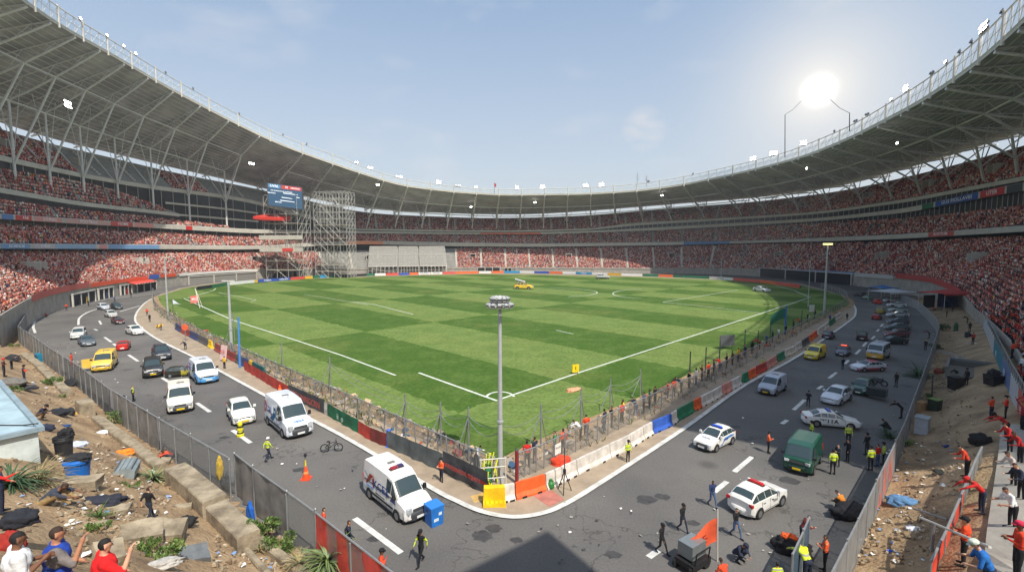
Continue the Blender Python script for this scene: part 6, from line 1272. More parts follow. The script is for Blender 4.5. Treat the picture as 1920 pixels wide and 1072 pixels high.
for px, py, ps, fa, tp, lb, ht in ((1893, 842, 'reach', 165, tx(196, 36, 34), 'front row fan in a red jacket leaning out above the walkway', None), (1912, 862, 'reach', 160, tx(176, 30, 34), 'front row fan in deep red with both arms out at the right edge', None), (1900, 905, 'reach', 165, tx(206, 190, 180), 'front row fan in pale striped sleeves reaching out at the right edge', None), (1914, 930, 'reach', 170, NAVY, 'front row fan in navy at the right edge above the white shirted man', None), (1886, 815, 'lean', 150, tx(190, 40, 36), 'front row fan in red bending over the pale wall', BLK2), (1916, 800, 'cheer', 150, tx(150, 36, 40), 'front row fan in maroon raising one arm at the right edge', None)):
    person(px, py+10, ps, fa, tp, BLK2, lb, hat=ht, h=1.3, near=False)
rs = random.Random(21)
for i in range(34):
    f = rs.random(); wx, wy = (1850+f*70, 612+f*190); px = wx+rs.uniform(14, 60); py = wy+rs.uniform(-12, 16)
    c, nm = [(RED, 'red'), (tx(222, 90, 60), 'coral'), (MARC, 'maroon'), (WHI, 'white'), (BLK2, 'black'), (ORA, 'orange'), (tx(190, 60, 60), 'brick red')][rs.choice([0, 0, 1, 2, 3, 4, 5, 6, 6])]; ps, pn = [('stand', 'standing upright'), ('cheer', 'with one arm up'), ('hold', 'with hands together'), ('lean', 'bending forward'), ('up', 'with both arms up')][rs.choice([0, 0, 1, 2, 2, 3, 4])]
    person(px, py, ps, rs.uniform(120, 170), c, BLK2, f"spectator in {nm} {pn} right behind the sponsor panels", h=rs.uniform(1.0, 1.15), group=f"spectators in {nm} {pn} behind the sponsor panels", name='spectator', hat=[None, None, RED, BLK2][i % 4], dz=.5)
# ---- fans in the strip behind the right pitch fence
FT = [(RED, 'red'), (NAVY, 'navy'), (GRN2, 'green'), (tx(222, 90, 60), 'coral'), (BLK2, 'black'), (WHI, 'white'), (ORA, 'orange'), (JEAN, 'denim blue'), (BRN, 'brown'), (YELC, 'yellow')]
fx = [(988, 874, 0), (1003, 866, 1), (1040, 853, 2), (1056, 848, 3), (1089, 824, 5), (1099, 818, 6), (1133, 806, 1), (1147, 800, 4), (1166, 792, 0), (1168, 786, 9), (1192, 778, 1), (1207, 770, 7), (1218, 764, 2), (1228, 758, 4), (1252, 748, 0), (1263, 742, 3), (1277, 734, 1), (1292, 726, 4), (1305, 719, 5), (1316, 712, 8), (1328, 706, 6), (1338, 701, 1), (1350, 694, 0), (1362, 688, 4), (1373, 682, 8), (1384, 676, 9), (1397, 669, 1), (1410, 661, 4), (1424, 652, 0), (1437, 646, 7), (1448, 640, 4), (1460, 633, 5), (1473, 626, 1), (1487, 617, 4), (1500, 609, 6), (1514, 601, 4), (1528, 594, 1)]
for i, (px, py, c) in enumerate(fx):
    m, nm = FT[c]; person(px, py+3, ['stand', 'hold', 'lean', 'stand', 'hips', 'phone'][(i*5) % 6], 100+(i*37) % 90, m, [BLK2, NAVY, JEAN, DGR][i % 4], f"{nm} topped bystander behind the right pitch fence, {nth('by'+nm)} in {nm} from the corner", h=1.28, group='bystanders behind the right pitch fence')
# ---- nearest spectators in the stands as people of their own
cols = [(RED, 'red'), (tx(222, 90, 60), 'coral'), (MARC, 'maroon'), (WHI, 'white'), (BLK2, 'black'), (ORA, 'orange'), (tx(230, 150, 130), 'pale pink'), (NAVY, 'navy')]
PH = [('stand', 'standing upright'), ('up', 'with both arms up'), ('cheer', 'with one arm up'), ('hold', 'with hands together'), ('reach', 'leaning forward')]
for i, (x, y, z, rz) in enumerate(IND):
    c, nm = cols[int(rng.choice(8, p=[.3, .17, .12, .1, .11, .08, .08, .04]))]; ps, pn = PH[int(rng.choice(5, p=[.34, .16, .16, .2, .14]))]; side = 'right' if x > 0 else 'left'
    person(0, 0, ps, math.degrees(rz)+90, c, BLK2 if i % 3 else NAVY, f"spectator in {nm} {pn} in the front rows of the {side} stand", h=rng.uniform(.92, 1.06), loc=(x, y, z+.02), group=f"spectators in {nm} {pn} in the {side} stand", name='spectator')
# ------------------------------------------------------------------ left bank: walls, hut, bins, slabs, plants
def wall_run(name, pxs, w_, hgt, label, mt=CONCD, cat='wall', base=-.6, zs=None):
    pts = [P(*q) for q in pxs]; o = pts[0].copy(); b = MB(); fine = resample(pts, .6); rows_ = []
    for i, p in enumerate(fine):
        a, c = fine[max(0, i-1)], fine[min(len(fine)-1, i+1)]; d = c-a; d.z = 0; d.normalize(); nn = Vector((-d.y, d.x, 0)); j = mnoise.noise(p*.9)*.08; jj = mnoise.noise(p*2.3)*.05
        rows_.append([p-o+nn*(w_/2+jj)+Vector((0, 0, base)), p-o+nn*(w_/2+jj)+Vector((0, 0, hgt+j-.06)), p-o+nn*(w_/2-.06+jj)+Vector((0, 0, hgt+j)), p-o-nn*(w_/2-.06+jj)+Vector((0, 0, hgt+j*.5)), p-o-nn*(w_/2+jj)+Vector((0, 0, hgt+j-.08)), p-o-nn*(w_/2+jj)+Vector((0, 0, base))])
    b.grid(rows_); b.add(rows_[0], [(5, 4, 3, 2, 1, 0)]); b.add(rows_[-1], [(0, 1, 2, 3, 4, 5)]); ob = b.build(name, mt, label=label, cat=cat); ob.location = o; return ob
wall_run('retaining_wall', [(45, 668), (70, 686), (96, 712), (128, 742)], .9, .55, 'low cracked concrete ledge under the upper part of the windbreak fence')
wall_run('retaining_wall', [(182, 790), (215, 816), (250, 842), (300, 884)], .8, .6, 'low weathered concrete wall running below the middle of the windbreak fence')
wall_run('retaining_wall', [(330, 905), (370, 938), (405, 972)], 1.35, 1.3, 'thick high stained concrete wall beside the walker in black, upper block')
wall_run('retaining_wall', [(408, 976), (440, 1006), (468, 1036)], 1.2, 1.1, 'thick stained concrete wall, lower block next to the grey fallen sheet')
wall_run('kerb_wall', [(438, 988), (500, 1032), (575, 1090), (640, 1150)], .5, .5, 'narrow concrete kerb wall running down to the bottom edge under the bushes')
wall_run('kerb_wall', [(425, 1000), (470, 1046), (520, 1100)], .35, .3, 'thin low stone kerb crossing the littered dirt at the bottom')
t = thing('concrete_block', P(160, 775), R(-38), 'upright pale concrete block with a yellow panel leaning on it', 'block'); b = MB(); b.box((0, 0, .55), (2.1, 1.2, 1.5), taper=.94); b.build('block', CONCD, t); b = MB(); b.box((.5, -.78, .3), (.8, .1, .7), mtx=Matrix.Rotation(.3, 3, 'X')); b.build('yellow_panel', cm(240, 186, 10, .6), t)
t = thing('hut', P(84, 868), R(143), 'pale blue flat roofed hut at the left edge', 'hut'); Lh = 16; 
b = MB(); b.box((Lh/2-.2, 3.2, .7), (Lh, 6, 2.6)); b.build('wall', mat('hut_render', rgb(196, 204, 200), .9, .2, .8, bump=.2, bscale=6), t)
b = MB(); b.box((Lh/2-.2, 3.2, 2.04), (Lh+.2, 6.2, .1)); b.build('roof', mat('pale_blue_roof', rgb(160, 182, 190), .6, .2, .7), t)
b = MB(); [b.box(c, s) for c, s in (((Lh/2-.2, .08, 2.18), (Lh+.5, .28, .24)), ((Lh/2-.2, 6.32, 2.18), (Lh+.5, .28, .24)), ((-.3, 3.2, 2.185), (.28, 5.95, .24)))]; b.build('roof_rim', mat('grey_rim', rgb(140, 158, 166), .5, .2, 1), t)
b = MB(); b.path([Vector((6, 4.5, 2.13)), Vector((4.2, 2.6, 2.13)), Vector((1.5, .6, 2.13)), Vector((.4, .1, 2.34))], .04, 5); b.build('cable', BLACK, t)
hm = t.matrix_world if False else Matrix.Translation(t.location) @ Matrix.Rotation(t.rotation_euler.z, 4, 'Z')
HR = lambda x, y, z=2.1: hm @ Vector((x, y, z))
t2 = thing('wooden_bench', HR(2.6, 3.9), t.rotation_euler.z+.4, 'brown plank seat standing on the hut roof', 'bench'); b = MB(); [b.box((0, y, .42), (2.6, .28, .06)) for y in (-.16, .16)]; b.build('seat', cm(128, 84, 62), t2)
for x in (-1., 1.): b = MB(); b.box((x, 0, .2), (.08, .5, .4)); b.build('leg', STEELW, t2)
person(0, 0, 'crouch', 150, BLU2, NAVY, 'person in blue with a blue helmet sitting on the hut roof', hat=BLU2, h=1.2, loc=HR(2.3, 3.2))
person(0, 0, 'crouch', 150, GRYC, NAVY, 'person in grey with a red cap on the hut roof at the left edge', hat=RED, h=1.2, loc=HR(3.8, 4.8))
def bin_(px, py, c, label, h=1.1, r=.42, lid=None, rz=0, name='bin', square=False):
    t = thing(name, P(px, py), rz, label, 'bin'); b = MB()
    if square: b.box((0, 0, h/2), (r*1.7, r*1.7, h), taper=1.12)
    else: b.lathe([(r*.82, 0), (r*.95, h*.8), (r*1.05, h*.82), (r*1.05, h*.93), (r, h*.95), (r*.96, h)], n=20)
    b.build('tub', c, t, smooth=False)
    if lid: b = MB(); b.lathe([(r*1.08, h), (r*1.02, h+.06), (.05, h+.1)], n=20) if not square else b.box((0, .0, h+.04), (r*2, r*2.0, .09)); b.build('lid', lid, t)
    b = MB(); [b.tube((s*r*1.05, -.1, h*.8), (s*r*1.05, .1, h*.8), .04) for s in (-1, 1)]; b.build('handle', BLACK, t); return t
bin_(121, 856, mat('black_bin', rgb(46, 46, 48), .5, .2, 2), 'round black bin with a closed lid standing on the dirt', 1.3, .5, BLACK)
bundle(126, 838, (.9, .7, .5), tx(30, 30, 34), 'black rubbish bag resting on the round black bin', 'bag', 'rubbish_bag', seed=2, loc=P(122, 856)+Vector((.1, .1, 1.36)))
bin_(147, 897, mat('blue_bin', rgb(36, 108, 190), .4, .15, 2), 'round blue bin stuffed with black sacking', 1.2, .62)
bundle(150, 868, (1.3, .9, .35), tx(40, 40, 42), 'black sacking heaped on the round blue bin', 'sack', 'sack', seed=5, loc=P(147, 897)+Vector((.05, 0, 1.14)))
t = bin_(814, 978, mat('blue_street_bin', rgb(38, 116, 200), .4, .2, 2), 'tall blue street bin with pale stickers in front of the nearest white van', 1.25, .5, mat('blue_lid', rgb(46, 124, 206), .4), name='street_bin', square=True, rz=R(40)); t.location = gp(814, 980); t.scale = (.95,)*3
b = MB(); [b.quad((x-w_, -.455, z), (x+w_, -.455, z), (x+w_, -.475, z+.22), (x-w_, -.475, z+.22)) for x, z, w_ in ((-.1, .35, .18), (.2, .7, .12))]; b.build('sticker', cm(210, 226, 230), t)
t = thing('ribbed_crate', P(238, 890), R(28), 'grey ribbed plastic crate lying on its side in the dirt', 'crate'); b = MB(); b.prism([(-.55, 0), (-.62, .5), (-.3, .78), (.3, .78), (.62, .5), (.55, 0)], -.95, .95); b.build('shell', mat('grey_plastic', rgb(136, 146, 148), .5, .2, 2), t)
for x in (-.45, -.15, .15, .45): b = MB(); b.box((x, 0, .77), (.05, 1.92, .05)); b.build('rib', cm(96, 104, 106), t)
t = thing('storage_crate', P(80, 676), R(-35), 'teal blue storage crate with a yellow and white lid by the fence', 'crate'); b = MB(); b.box((0, 0, .55), (2., 1.4, 1.2)); b.build('box', cm(30, 120, 150, .5), t); b = MB(); b.box((0, .2, 1.55), (2.1, .12, .95), mtx=Matrix.Rotation(-.5, 3, 'X')); b.build('open_lid', cm(190, 208, 206, .5), t); b = MB(); b.box((-.4, .1, 1.55), (.9, .06, .6), mtx=Matrix.Rotation(-.5, 3, 'X')); b.build('yellow_label', cm(226, 214, 60), t)
def slab(px, py, sz, rz, label, seed=0, mt=CONCD, tilt=.1, name='stone_slab', cat='slab'):
    b = bmesh.new(); bmesh.ops.create_cube(b, size=1); bmesh.ops.subdivide_edges(b, edges=b.edges[:], cuts=5, use_grid_fill=True)
    for v in b.verts:
        q = Vector((v.co.x*sz[0], v.co.y*sz[1], v.co.z*sz[2])); n_ = mnoise.noise(q*1.1+Vector((seed, 0, 0))); v.co = q*(1+.22*n_)+Vector((0, 0, .07*mnoise.noise(q*3)))
    me = bpy.data.meshes.new(name); b.to_mesh(me); b.free(); me.materials.append(mt); o = bpy.data.objects.new(name, me); COL.objects.link(o); o.location = P(px, py)+Vector((0, 0, sz[2]*.3)); o.rotation_euler = (tilt, tilt*.6, rz); return tag(o, label, cat)
slab(150, 912, (1.79, 0.78, 0.55), R(18), 'pale stone slab behind the seated man in slate', 1); slab(263, 1012, (1.72, 1.17, 0.70), R(32), 'broad sandy boulder slab below the walker in black', 2, tilt=.2); slab(318, 1005, (1.33, 1.17, 0.70), R(20), 'rounded sandy boulder against the thick stained wall', 3, tilt=.25); slab(345, 952, (0.86, 0.47, 0.23), R(30), 'small flat pale stone at the foot of the thick wall', 4)
slab(213, 958, (1.33, 0.55, 0.16), R(32), 'thin tilted stone sheet in the middle of the dirt', 5); slab(182, 988, (0.78, 0.39, 0.20), R(30), 'small broken stone by the green weeds', 6); slab(205, 1052, (0.86, 1.01, 0.62), R(50), 'sandy boulder next to the red shirted man', 7, tilt=.3); slab(360, 1042, (1.25, 0.94, 0.27), R(40), 'dark grey crumpled sheet on the lower dirt', 8, mat('slate_sheet', rgb(104, 108, 110), .7, .2, 2), .3, 'grey_sheet', 'sheet')
slab(310, 868, (0.70, 0.70, 0.39), R(20), 'sandy rock under the person sitting in orange', 9)
bundle(190, 945, (2.1, 1.0, .45), tx(44, 46, 58), 'dark blue coat spread on the dirt behind the walker in black', 'coat', 'coat', R(15), 3)
bundle(236, 852, (1.4, .7, .45), tx(236, 130, 40), 'orange jacket dropped beside the low wall', 'jacket', 'jacket', R(25), 4)
bundle(195, 813, (1.3, .6, .35), tx(222, 222, 228), 'white sheet crumpled by the low wall', 'sheet', 'white_sheet', R(40), 5); bundle(140, 838, (1.5, .6, .4), tx(190, 198, 216), 'pale blue cloth lying right of the black bin', 'cloth', 'pale_cloth', R(20), 6); bundle(120, 799, (1.1, .4, .16), tx(44, 70, 116), 'flat blue roll on the dirt below the crouching man', 'roll', 'blue_roll', R(8), 7)
bundle(85, 806, (1.2, .8, .5), tx(40, 46, 66), 'dark clothes heaped under the corner of the hut', 'clothes heap', 'clothes_heap', 0, 8); bundle(112, 778, (1.5, .8, .7), tx(36, 40, 48), 'black case left of the pale concrete block', 'case', 'black_case', R(10), 9); bundle(130, 778, (.9, .7, .7), tx(50, 50, 52), 'dark bag between the black case and the block', 'bag', 'dark_bag', 0, 10)
bundle(132, 722, (1.9, 1., .7), tx(36, 36, 40), 'black coat hanging on the ledge by the fence', 'coat', 'black_coat', R(-20), 11); bundle(24, 675, (2., 1.2, .8), tx(46, 46, 52), 'dark bags behind the standing photographer', 'bags', 'dark_bags', 0, 12); bundle(45, 716+14, (2.4, 1.0, .5), tx(60, 60, 64), 'grey and black kit lying below the photographer', 'kit bag', 'kit_bag', R(12), 13); bundle(20, 722, (2.6, 1.6, .7), tx(110, 106, 100), 'dusty grey table of kit at the left edge', 'kit table', 'kit_table', R(8), 14)
bundle(14, 1030, (.9, .55, .6), tx(150, 40, 30), 'large red and black kit bag at the left bottom edge', 'kit bag', 'kit_bag', R(10), 15); bundle(26, 985, (1.0, .6, .5), tx(34, 36, 44), 'black camera bag on top of the red kit bag', 'camera bag', 'camera_bag', R(20), 16, loc=P(14, 1030)+Vector((.1, .3, .65)))
bundle(345, 985, (1.2, .8, .5), tx(36, 36, 36), 'black rubber scraps at the foot of the thick wall', 'scrap', 'rubber_scrap', R(30), 17); bundle(300, 1062, (1.5, .5, .3), tx(176, 172, 166), 'pale broken board at the bottom beside the bush', 'board', 'broken_board', R(30), 18)
bundle(470, 1010-30, (.7, .3, 1.3), tx(28, 92, 176), 'bright blue sheet hanging behind the narrow kerb wall', 'sheet', 'blue_sheet', R(-30), 19); bundle(412, 915-18, (.5, .4, 1.6), tx(240, 196, 20), 'yellow cloth hanging from the end of the left fence', 'cloth', 'yellow_cloth', 0, 20); bundle(435, 935-20, (2., 1., 1.1), tx(96, 98, 100), 'tangle of black and silver plastic at the fence gap', 'plastic heap', 'plastic_heap', R(-30), 21); bundle(455, 995, (.5, .4, .35), tx(50, 62, 110), 'small navy bottle bag in the litter', 'bag', 'small_bag', 0, 22)
# plants
LEAF = [mat('leaf_green', (.075, .14, .025), .6, .35, 2), mat('leaf_light', (.15, .22, .05), .6, .3, 2), mat('dry_grass', (.32, .26, .12), .8, .3, 2), mat('agave', (.16, .22, .09), .5, .3, 2), mat('dark_leaf', (.04, .085, .03), .6, .3, 2)]
def bush(px, py, sz, label, n=700, ms=(0, 1), name='bush', loc=None, cat='bush'):
    p = loc if loc else P(px, py); t = thing(name, p, 0, label, cat); rr = random.Random(int(px*3+py)); cs = [Vector((rr.uniform(-.42, .42)*sz[0], rr.uniform(-.42, .42)*sz[1], rr.uniform(.15, .75)*sz[2])) for _ in range(9)]; b = MB()
    for i in range(n):
        c = rr.choice(cs); v = Vector((rr.gauss(0, 1), rr.gauss(0, 1), rr.gauss(0, 1))).normalized()*rr.uniform(.5, 1)*min(sz)*.3; q = c+v
        if q.z < .02: q.z = .05
        s = rr.uniform(.07, .15)*(.7+.3*min(sz)); d = (v+Vector((rr.uniform(-.5, .5), rr.uniform(-.5, .5), rr.uniform(0, .8)))).normalized(); e = d.cross(Vector((rr.uniform(-1, 1), rr.uniform(-1, 1), .3))).normalized()
        b.quad(q-e*s*.4, q+d*s*.5+e*s*.0-e*s*.45, q+d*s*1.3, q+d*s*.5+e*s*.45, 0 if rr.random() < .6 else 1)
    b.build('foliage', [LEAF[ms[0]], LEAF[ms[1]]], t); b = MB(); [b.tube((0, 0, -.1), c*.9, .03, .012, 5) for c in cs]; b.build('stem', cm(96, 80, 52), t); return t
def spiky(px, py, h, n, label, m=3, loc=None, curl=1., name='spiky_plant', w_=.05, m2=None):
    p = loc if loc else P(px, py); t = thing(name, p, 0, label, 'plant'); rr = random.Random(int(px+py)); b = MB()
    for i in range(n):
        a = 2*PI*i*.381966; el = rr.uniform(.25, 1.45); d = Vector((math.cos(a), math.sin(a), 0)); e = Vector((-d.y, d.x, 0)); L = h*rr.uniform(.75, 1.1); row = []
        for k in range(6):
            f = k/5; ang_ = el-f*curl*rr.uniform(.7, 1.1); 
            if k == 0: q = Vector((0, 0, .02))
            else: q = q+(d*math.cos(ang_)+Vector((0, 0, math.sin(ang_))))*L/5
            ww = w_*(1-f)**.7*(.6+f if f < .4 else 1)+.004; row.append([q-e*ww, q+Vector((0, 0, -.012)), q+e*ww])
        b.grid(row, 0 if i % 4 or m2 is None else 1)
    b.build('leaf', [LEAF[m], LEAF[m2 if m2 is not None else m]], t, kind='stuff'); return t
spiky(650, 1066, 1.9, 120, 'big yellow striped spiky plant in front of the red netting', 3, loc=gp(640, 1072)+Vector((-.5, -.6, .9)), curl=1.5, m2=1, w_=.06)
spiky(288, 900, 1.5, 110, 'grey green grassy clump against the thick stained wall', 3, curl=1.5, m2=2); spiky(22, 912, 1.9, 110, 'dark green spiky clump below the hut', 4, curl=1.7); spiky(72, 905, 1.6, 130, 'yellowed tall grass clump below the hut wall', 2, curl=1.2, w_=.03, name='grass_clump'); spiky(185, 972, .9, 40, 'small upright grass tuft in the middle of the dirt', 0, curl=.8, w_=.03, name='grass_tuft')
spiky(1727, 690, 3.2, 90, 'dark palm like plant standing inside the right fence', 4, loc=gp(1722, 706), curl=1.5, w_=.09); spiky(1668, 822, 1.3, 60, 'small dark spiky plant at the foot of the right fence', 4, loc=gp(1668, 820), curl=1.4); spiky(1700, 834, 1.1, 50, 'bright spiky weed on the right bank beside the fence', 1, curl=1.4)
bush(97, 722, (2.4, 1.6, 1.), 'rounded green bush on the dirt near the black coat', 900); bush(228, 795, (1.7, 1.5, 1.6), 'leafy bush growing over the low wall at the windbreak fence', 800); bush(438, 985, (1.4, 1., .7), 'low bush on the top of the littered ledge', 500); bush(298, 1048, (1.5, 1.3, .9), 'bright green bush at the bottom beside the boulder', 700, (1, 0)); bush(175, 935-22, (1., .7, .35), 'weeds in front of the pale stone slab', 260, (1, 0), 'weed_patch'); bush(180, 1000, (1., .8, .4), 'weeds beside the small broken stone', 260, (1, 0), 'weed_patch'); bush(245, 905+8, (1.4, .6, .3), 'strip of weeds below the ribbed crate', 250, (1, 0), 'weed_patch'); bush(270, 1030, (1.2, .8, .5), 'weeds in the cleft between the boulders', 300, (0, 1), 'weed_patch'); bush(313, 995, (.7, .6, .5), 'small green weed growing on the rounded boulder', 220, (0, 1), 'weed_patch')
bush(505, 1000, (3.6, 1.3, 1.7), 'long leafy hedge growing between the kerb wall and the pleated cloth fence', 1700, (0, 1), loc=gp(510, 1012)+Vector((-.5, -.7, .3))); bush(548, 1040, (2.2, 1., 1.3), 'lower leafy bush under the black mesh fence', 900, (0, 1), loc=gp(550, 1034)+Vector((-.5, -.7, .3)))
spiky(485, 1035, .8, 50, 'dry grass tuft in the littered dirt at the bottom', 2, curl=1.2, w_=.025, name='grass_tuft'); spiky(590, 1050, 1.1, 70, 'dry straw clump at the foot of the fence near the spiky plant', 2, loc=gp(597, 1066)+Vector((-.7, -.7, .7)), curl=1.3, w_=.03, name='grass_clump'); bush(25, 778, (1.2, .9, .6), 'green weed behind the hut roof edge', 300, (0, 1), 'weed_patch', loc=P(28, 735)); spiky(130, 830, .7, 40, 'thin dry weed beyond the black bin', 2, curl=1., w_=.025, name='grass_tuft'); bush(20, 640, (2., 1., .6), 'green weeds by the end of the upper ledge', 350, (0, 1), 'weed_patch', loc=P(28, 650)); bush(120, 745, (1.1, .7, .4), 'small weeds under the black coat', 220, (1, 0), 'weed_patch')
bush(1768, 620, (2.6, 3., 1.4), 'dark scrub along the inside of the right fence', 900, (4, 0)); bush(1758, 655, (1.6, 1.6, 1.), 'low dark weeds by the fence brace on the right bank', 500, (4, 0)); bush(1742, 752, (1.2, 1., .8), 'green weeds beside the grey cabinet', 400, (4, 0)); bush(1775, 700, (1., .9, 1.0), 'dusty weeds below the fence brace', 350, (4, 2))
# ------------------------------------------------------------------ right bank things
t = thing('utility_cabinet', P(1728, 812), R(40), 'dented pale grey utility cabinet beside the right fence', 'cabinet'); b = MB(); b.box((0, 0, .72), (1.25, .95, 1.45), taper=.93); b.build('body', cm(176, 182, 188, .5), t); b = MB(); b.box((0, -.475, .7), (1., .03, 1.1)); b.build('door', cm(162, 168, 174, .5), t); b = MB(); b.box((0, 0, 1.5), (1.3, 1., .09)); b.build('lid', cm(150, 156, 160, .5), t)
t = thing('green_bin', P(1752, 770), R(20), 'dark green wheeled bin behind the grey cabinet', 'bin'); b = MB(); b.box((0, 0, .6), (.75, .8, 1.15), taper=1.1); b.build('tub', cm(34, 48, 34, .5), t); b = MB(); b.box((0, 0, 1.22), (.9, .95, .08)); b.build('lid', cm(110, 130, 60, .5), t)
t = thing('cardboard_box', P(1727, 770), R(15), 'brown cardboard box between the fence and the green bin', 'box'); b = MB(); b.box((0, 0, .5), (1.2, .8, 1.)); b.build('carton', cm(176, 138, 98), t); b = MB(); b.box((.5, -.5, .95), (.9, .4, .03), mtx=Matrix.Rotation(.5, 3, 'X')); b.build('flap', cm(160, 122, 84), t)
bin_(1791, 730, mat('dark_bin', rgb(28, 28, 30), .5), 'square black bin with two guards beside it on the right bank', 1.35, .55, BLACK, square=True)
bin_(1862, 722, mat('dark_bin2', rgb(32, 32, 34), .5), 'black bin heaped with bags at the foot of the seat wall', 1.0, .6, BLACK, square=True); bundle(1858, 700, (1.1, .8, .6), tx(34, 34, 38), 'black bag on the bin at the seat wall', 'bag', 'rubbish_bag', 0, 31, loc=P(1862, 722)+Vector((0, 0, 1.06)))
t = thing('green_bollard', P(1792, 621), 0, 'tapered dark green bollard alone on the sand', 'bollard'); b = MB(); b.lathe([(.32, 0), (.36, .3), (.34, 1.2), (.22, 1.6), (.05, 1.75)], n=14); b.build('body', cm(30, 84, 50, .5), t); b = MB(); b.lathe([(.42, 0), (.42, .08)], n=14); b.build('base', BLACK, t)
t = thing('pit_frame', P(1824, 700), ang(AX)-R(90), 'grey steel frame round a sunken pit on the right bank', 'frame'); b = MB(); [b.box(c, s) for c, s in (((0, 3.2, .9), (4.6, .2, .25)), ((-2.2, 0, .9), (.2, 6.4, .25)), ((-2.2, -3.1, .3), (.22, .22, 1.4)), ((-2.2, 3.1, .3), (.22, .22, 1.4)), ((2.2, 3.1, .3), (.22, .22, 1.4)))]; b.build('rail', cm(112, 114, 114, .6), t); b = MB(); b.box((0, 3.05, .45), (4.4, .06, .7)); b.build('back_panel', cm(92, 92, 90, .8), t); b = MB(); b.box((0, 0, .06), (4.2, 6., .05)); b.build('pit_floor', cm(104, 100, 90, .9), t)
t = thing('pole', P(1748, 672), 0, 'long pale pole slanting from the fence to the guards', 'pole'); a, c = P(1745, 669)+Vector((0, 0, 1.4)), P(1808, 688)+Vector((0, 0, 1.3)); b = MB(); [b.tube(a-t.location+Vector((0, 0, z)), c-t.location+Vector((0, 0, z)), .06) for z in (0, -.25)]; b.build('tube', STEEL, t)
t = thing('pole', P(1747, 752), 0, 'short dark post standing by the cabinet', 'post'); b = MB(); b.tube((0, 0, 0), (-.1, 0, 2.8), .07); b.tube((-.1, 0, 2.8), (-.1, 0, 2.86), .1); b.build('tube', STEELD, t)
def canopy(px, py, w_, d_, h, c, label, wallc=None, rz=0., legs=True):
    t = thing('canopy', P(px, py), rz, label, 'canopy'); b = MB(); n = 6
    b.grid([[Vector((w_*(i/n-.5), d_*(j/n-.5), h+.9*(1-abs(2*i/n-1))*(1-abs(2*j/n-1))**.6+.04*math.sin(i*2+j))) for j in range(n+1)] for i in range(n+1)]); [b.grid([[Vector((w_*(i/n-.5), s*d_/2, h)), Vector((w_*(i/n-.5), s*d_/2*1.005, h-.4))] for i in range(n+1)]) for s in (-1, 1)]; b.build('roof', cm(*c, .7), t, smooth=True)
    for x in (-1, 1):
        for y in (-1, 1): b = MB(); b.tube((x*w_*.47, y*d_*.47, 0), (x*w_*.47, y*d_*.47, h), .06); b.build('leg', STEELW, t)
    if wallc: b = MB(); b.box((w_*.2, d_*.3, h*.45), (w_*.55, .1, h*.9)); b.build('side_wall', cm(*wallc, .7), t); b = MB(); b.box((-w_*.3, d_*.3, h*.4), (w_*.3, .12, h*.8)); b.build('dark_opening', DARK, t)
    return t
canopy(1674, 565, 11, 8, 3.2, (200, 202, 204), 'pale grey canopy over a car at the right bend', rz=R(10)); canopy(1655, 556, 7, 5, 3.2, (60, 120, 180), 'blue canopy behind the pale one at the right bend', rz=R(10)); canopy(1778, 578, 12, 7, 4.2, (190, 66, 62), 'red canopy with a blue side wall on the upper right bank', (34, 56, 110), rz=R(10))
t = thing('awning', gp(272, 537), 0, 'sloping red striped awning over the double garage at the left bend', 'awning'); t.location = pt(KU(3.55), -1.2, 3.5); t.rotation_euler = (0, 0, ang(Vector((Nn[KU(3.55)][0], Nn[KU(3.55)][1])))-PI/2); b = MB(); b.add([(-8, -1.5, 0), (8, -1.5, 0), (8, 1., .8), (-8, 1., .8), (-8, -1.5, -.15), (8, -1.5, -.15)], [(0, 1, 2, 3), (0, 4, 5, 1)]); b.build('cover', cm(214, 78, 64), t); b = MB(); [b.box((x, -1.54, -.08), (1., .04, .3)) for x in range(-7, 8, 2)]; b.build('stripe', cm(226, 214, 204), t)
# pale sponsor wall between bank and seats
SW = [(gp(1842, 655, 0), 0)]; 
def seatwall(pts, c, label, h, words=None):
    a, c_ = pts; a = P(*a); c_ = P(*c_); d = c_-a; t = thing('sponsor_board', a, 0, label, 'board'); b = MB(); n = 5; fr = [a.lerp(c_, i/n)-a for i in range(n+1)]
    b.grid([[p+Vector((0, 0, -.4)), p+Vector((0, 0, h))] for p in fr]); nn = Vector((-d.y, d.x, 0)).normalized()*.12; b.grid([[p+nn+Vector((0, 0, -.4)), p+nn+Vector((0, 0, h))] for p in fr], flip=True); b.grid([[p+Vector((0, 0, h)), p+nn+Vector((0, 0, h))] for p in fr]); b.build('panel', cm(*c, .6), t); b = MB(); b.path([p+Vector((0, 0, h+.9)) for p in fr], .05); [b.tube(p+Vector((0, 0, h)), p+Vector((0, 0, h+.9)), .04) for p in fr]; b.build('handrail', STEEL, t)
    if words:
        dn_ = d.normalized(); nn2 = Vector((d.y, -d.x, 0)).normalized(); nn2 = nn2 if nn2.dot(-a) > 0 else -nn2; fl = nn2.cross(Vector((0, 0, 1))); xd = -d if Vector((0, 0, 1)).cross(nn2).dot(d) < 0 else d
        text(words, 'lettering', h*.55, cm(232, 232, 226) if sum(c) < 560 else cm(150, 160, 176), t, d*.5+nn2*.14+Vector((0, 0, h*.5)), frame3(xd))
    return t
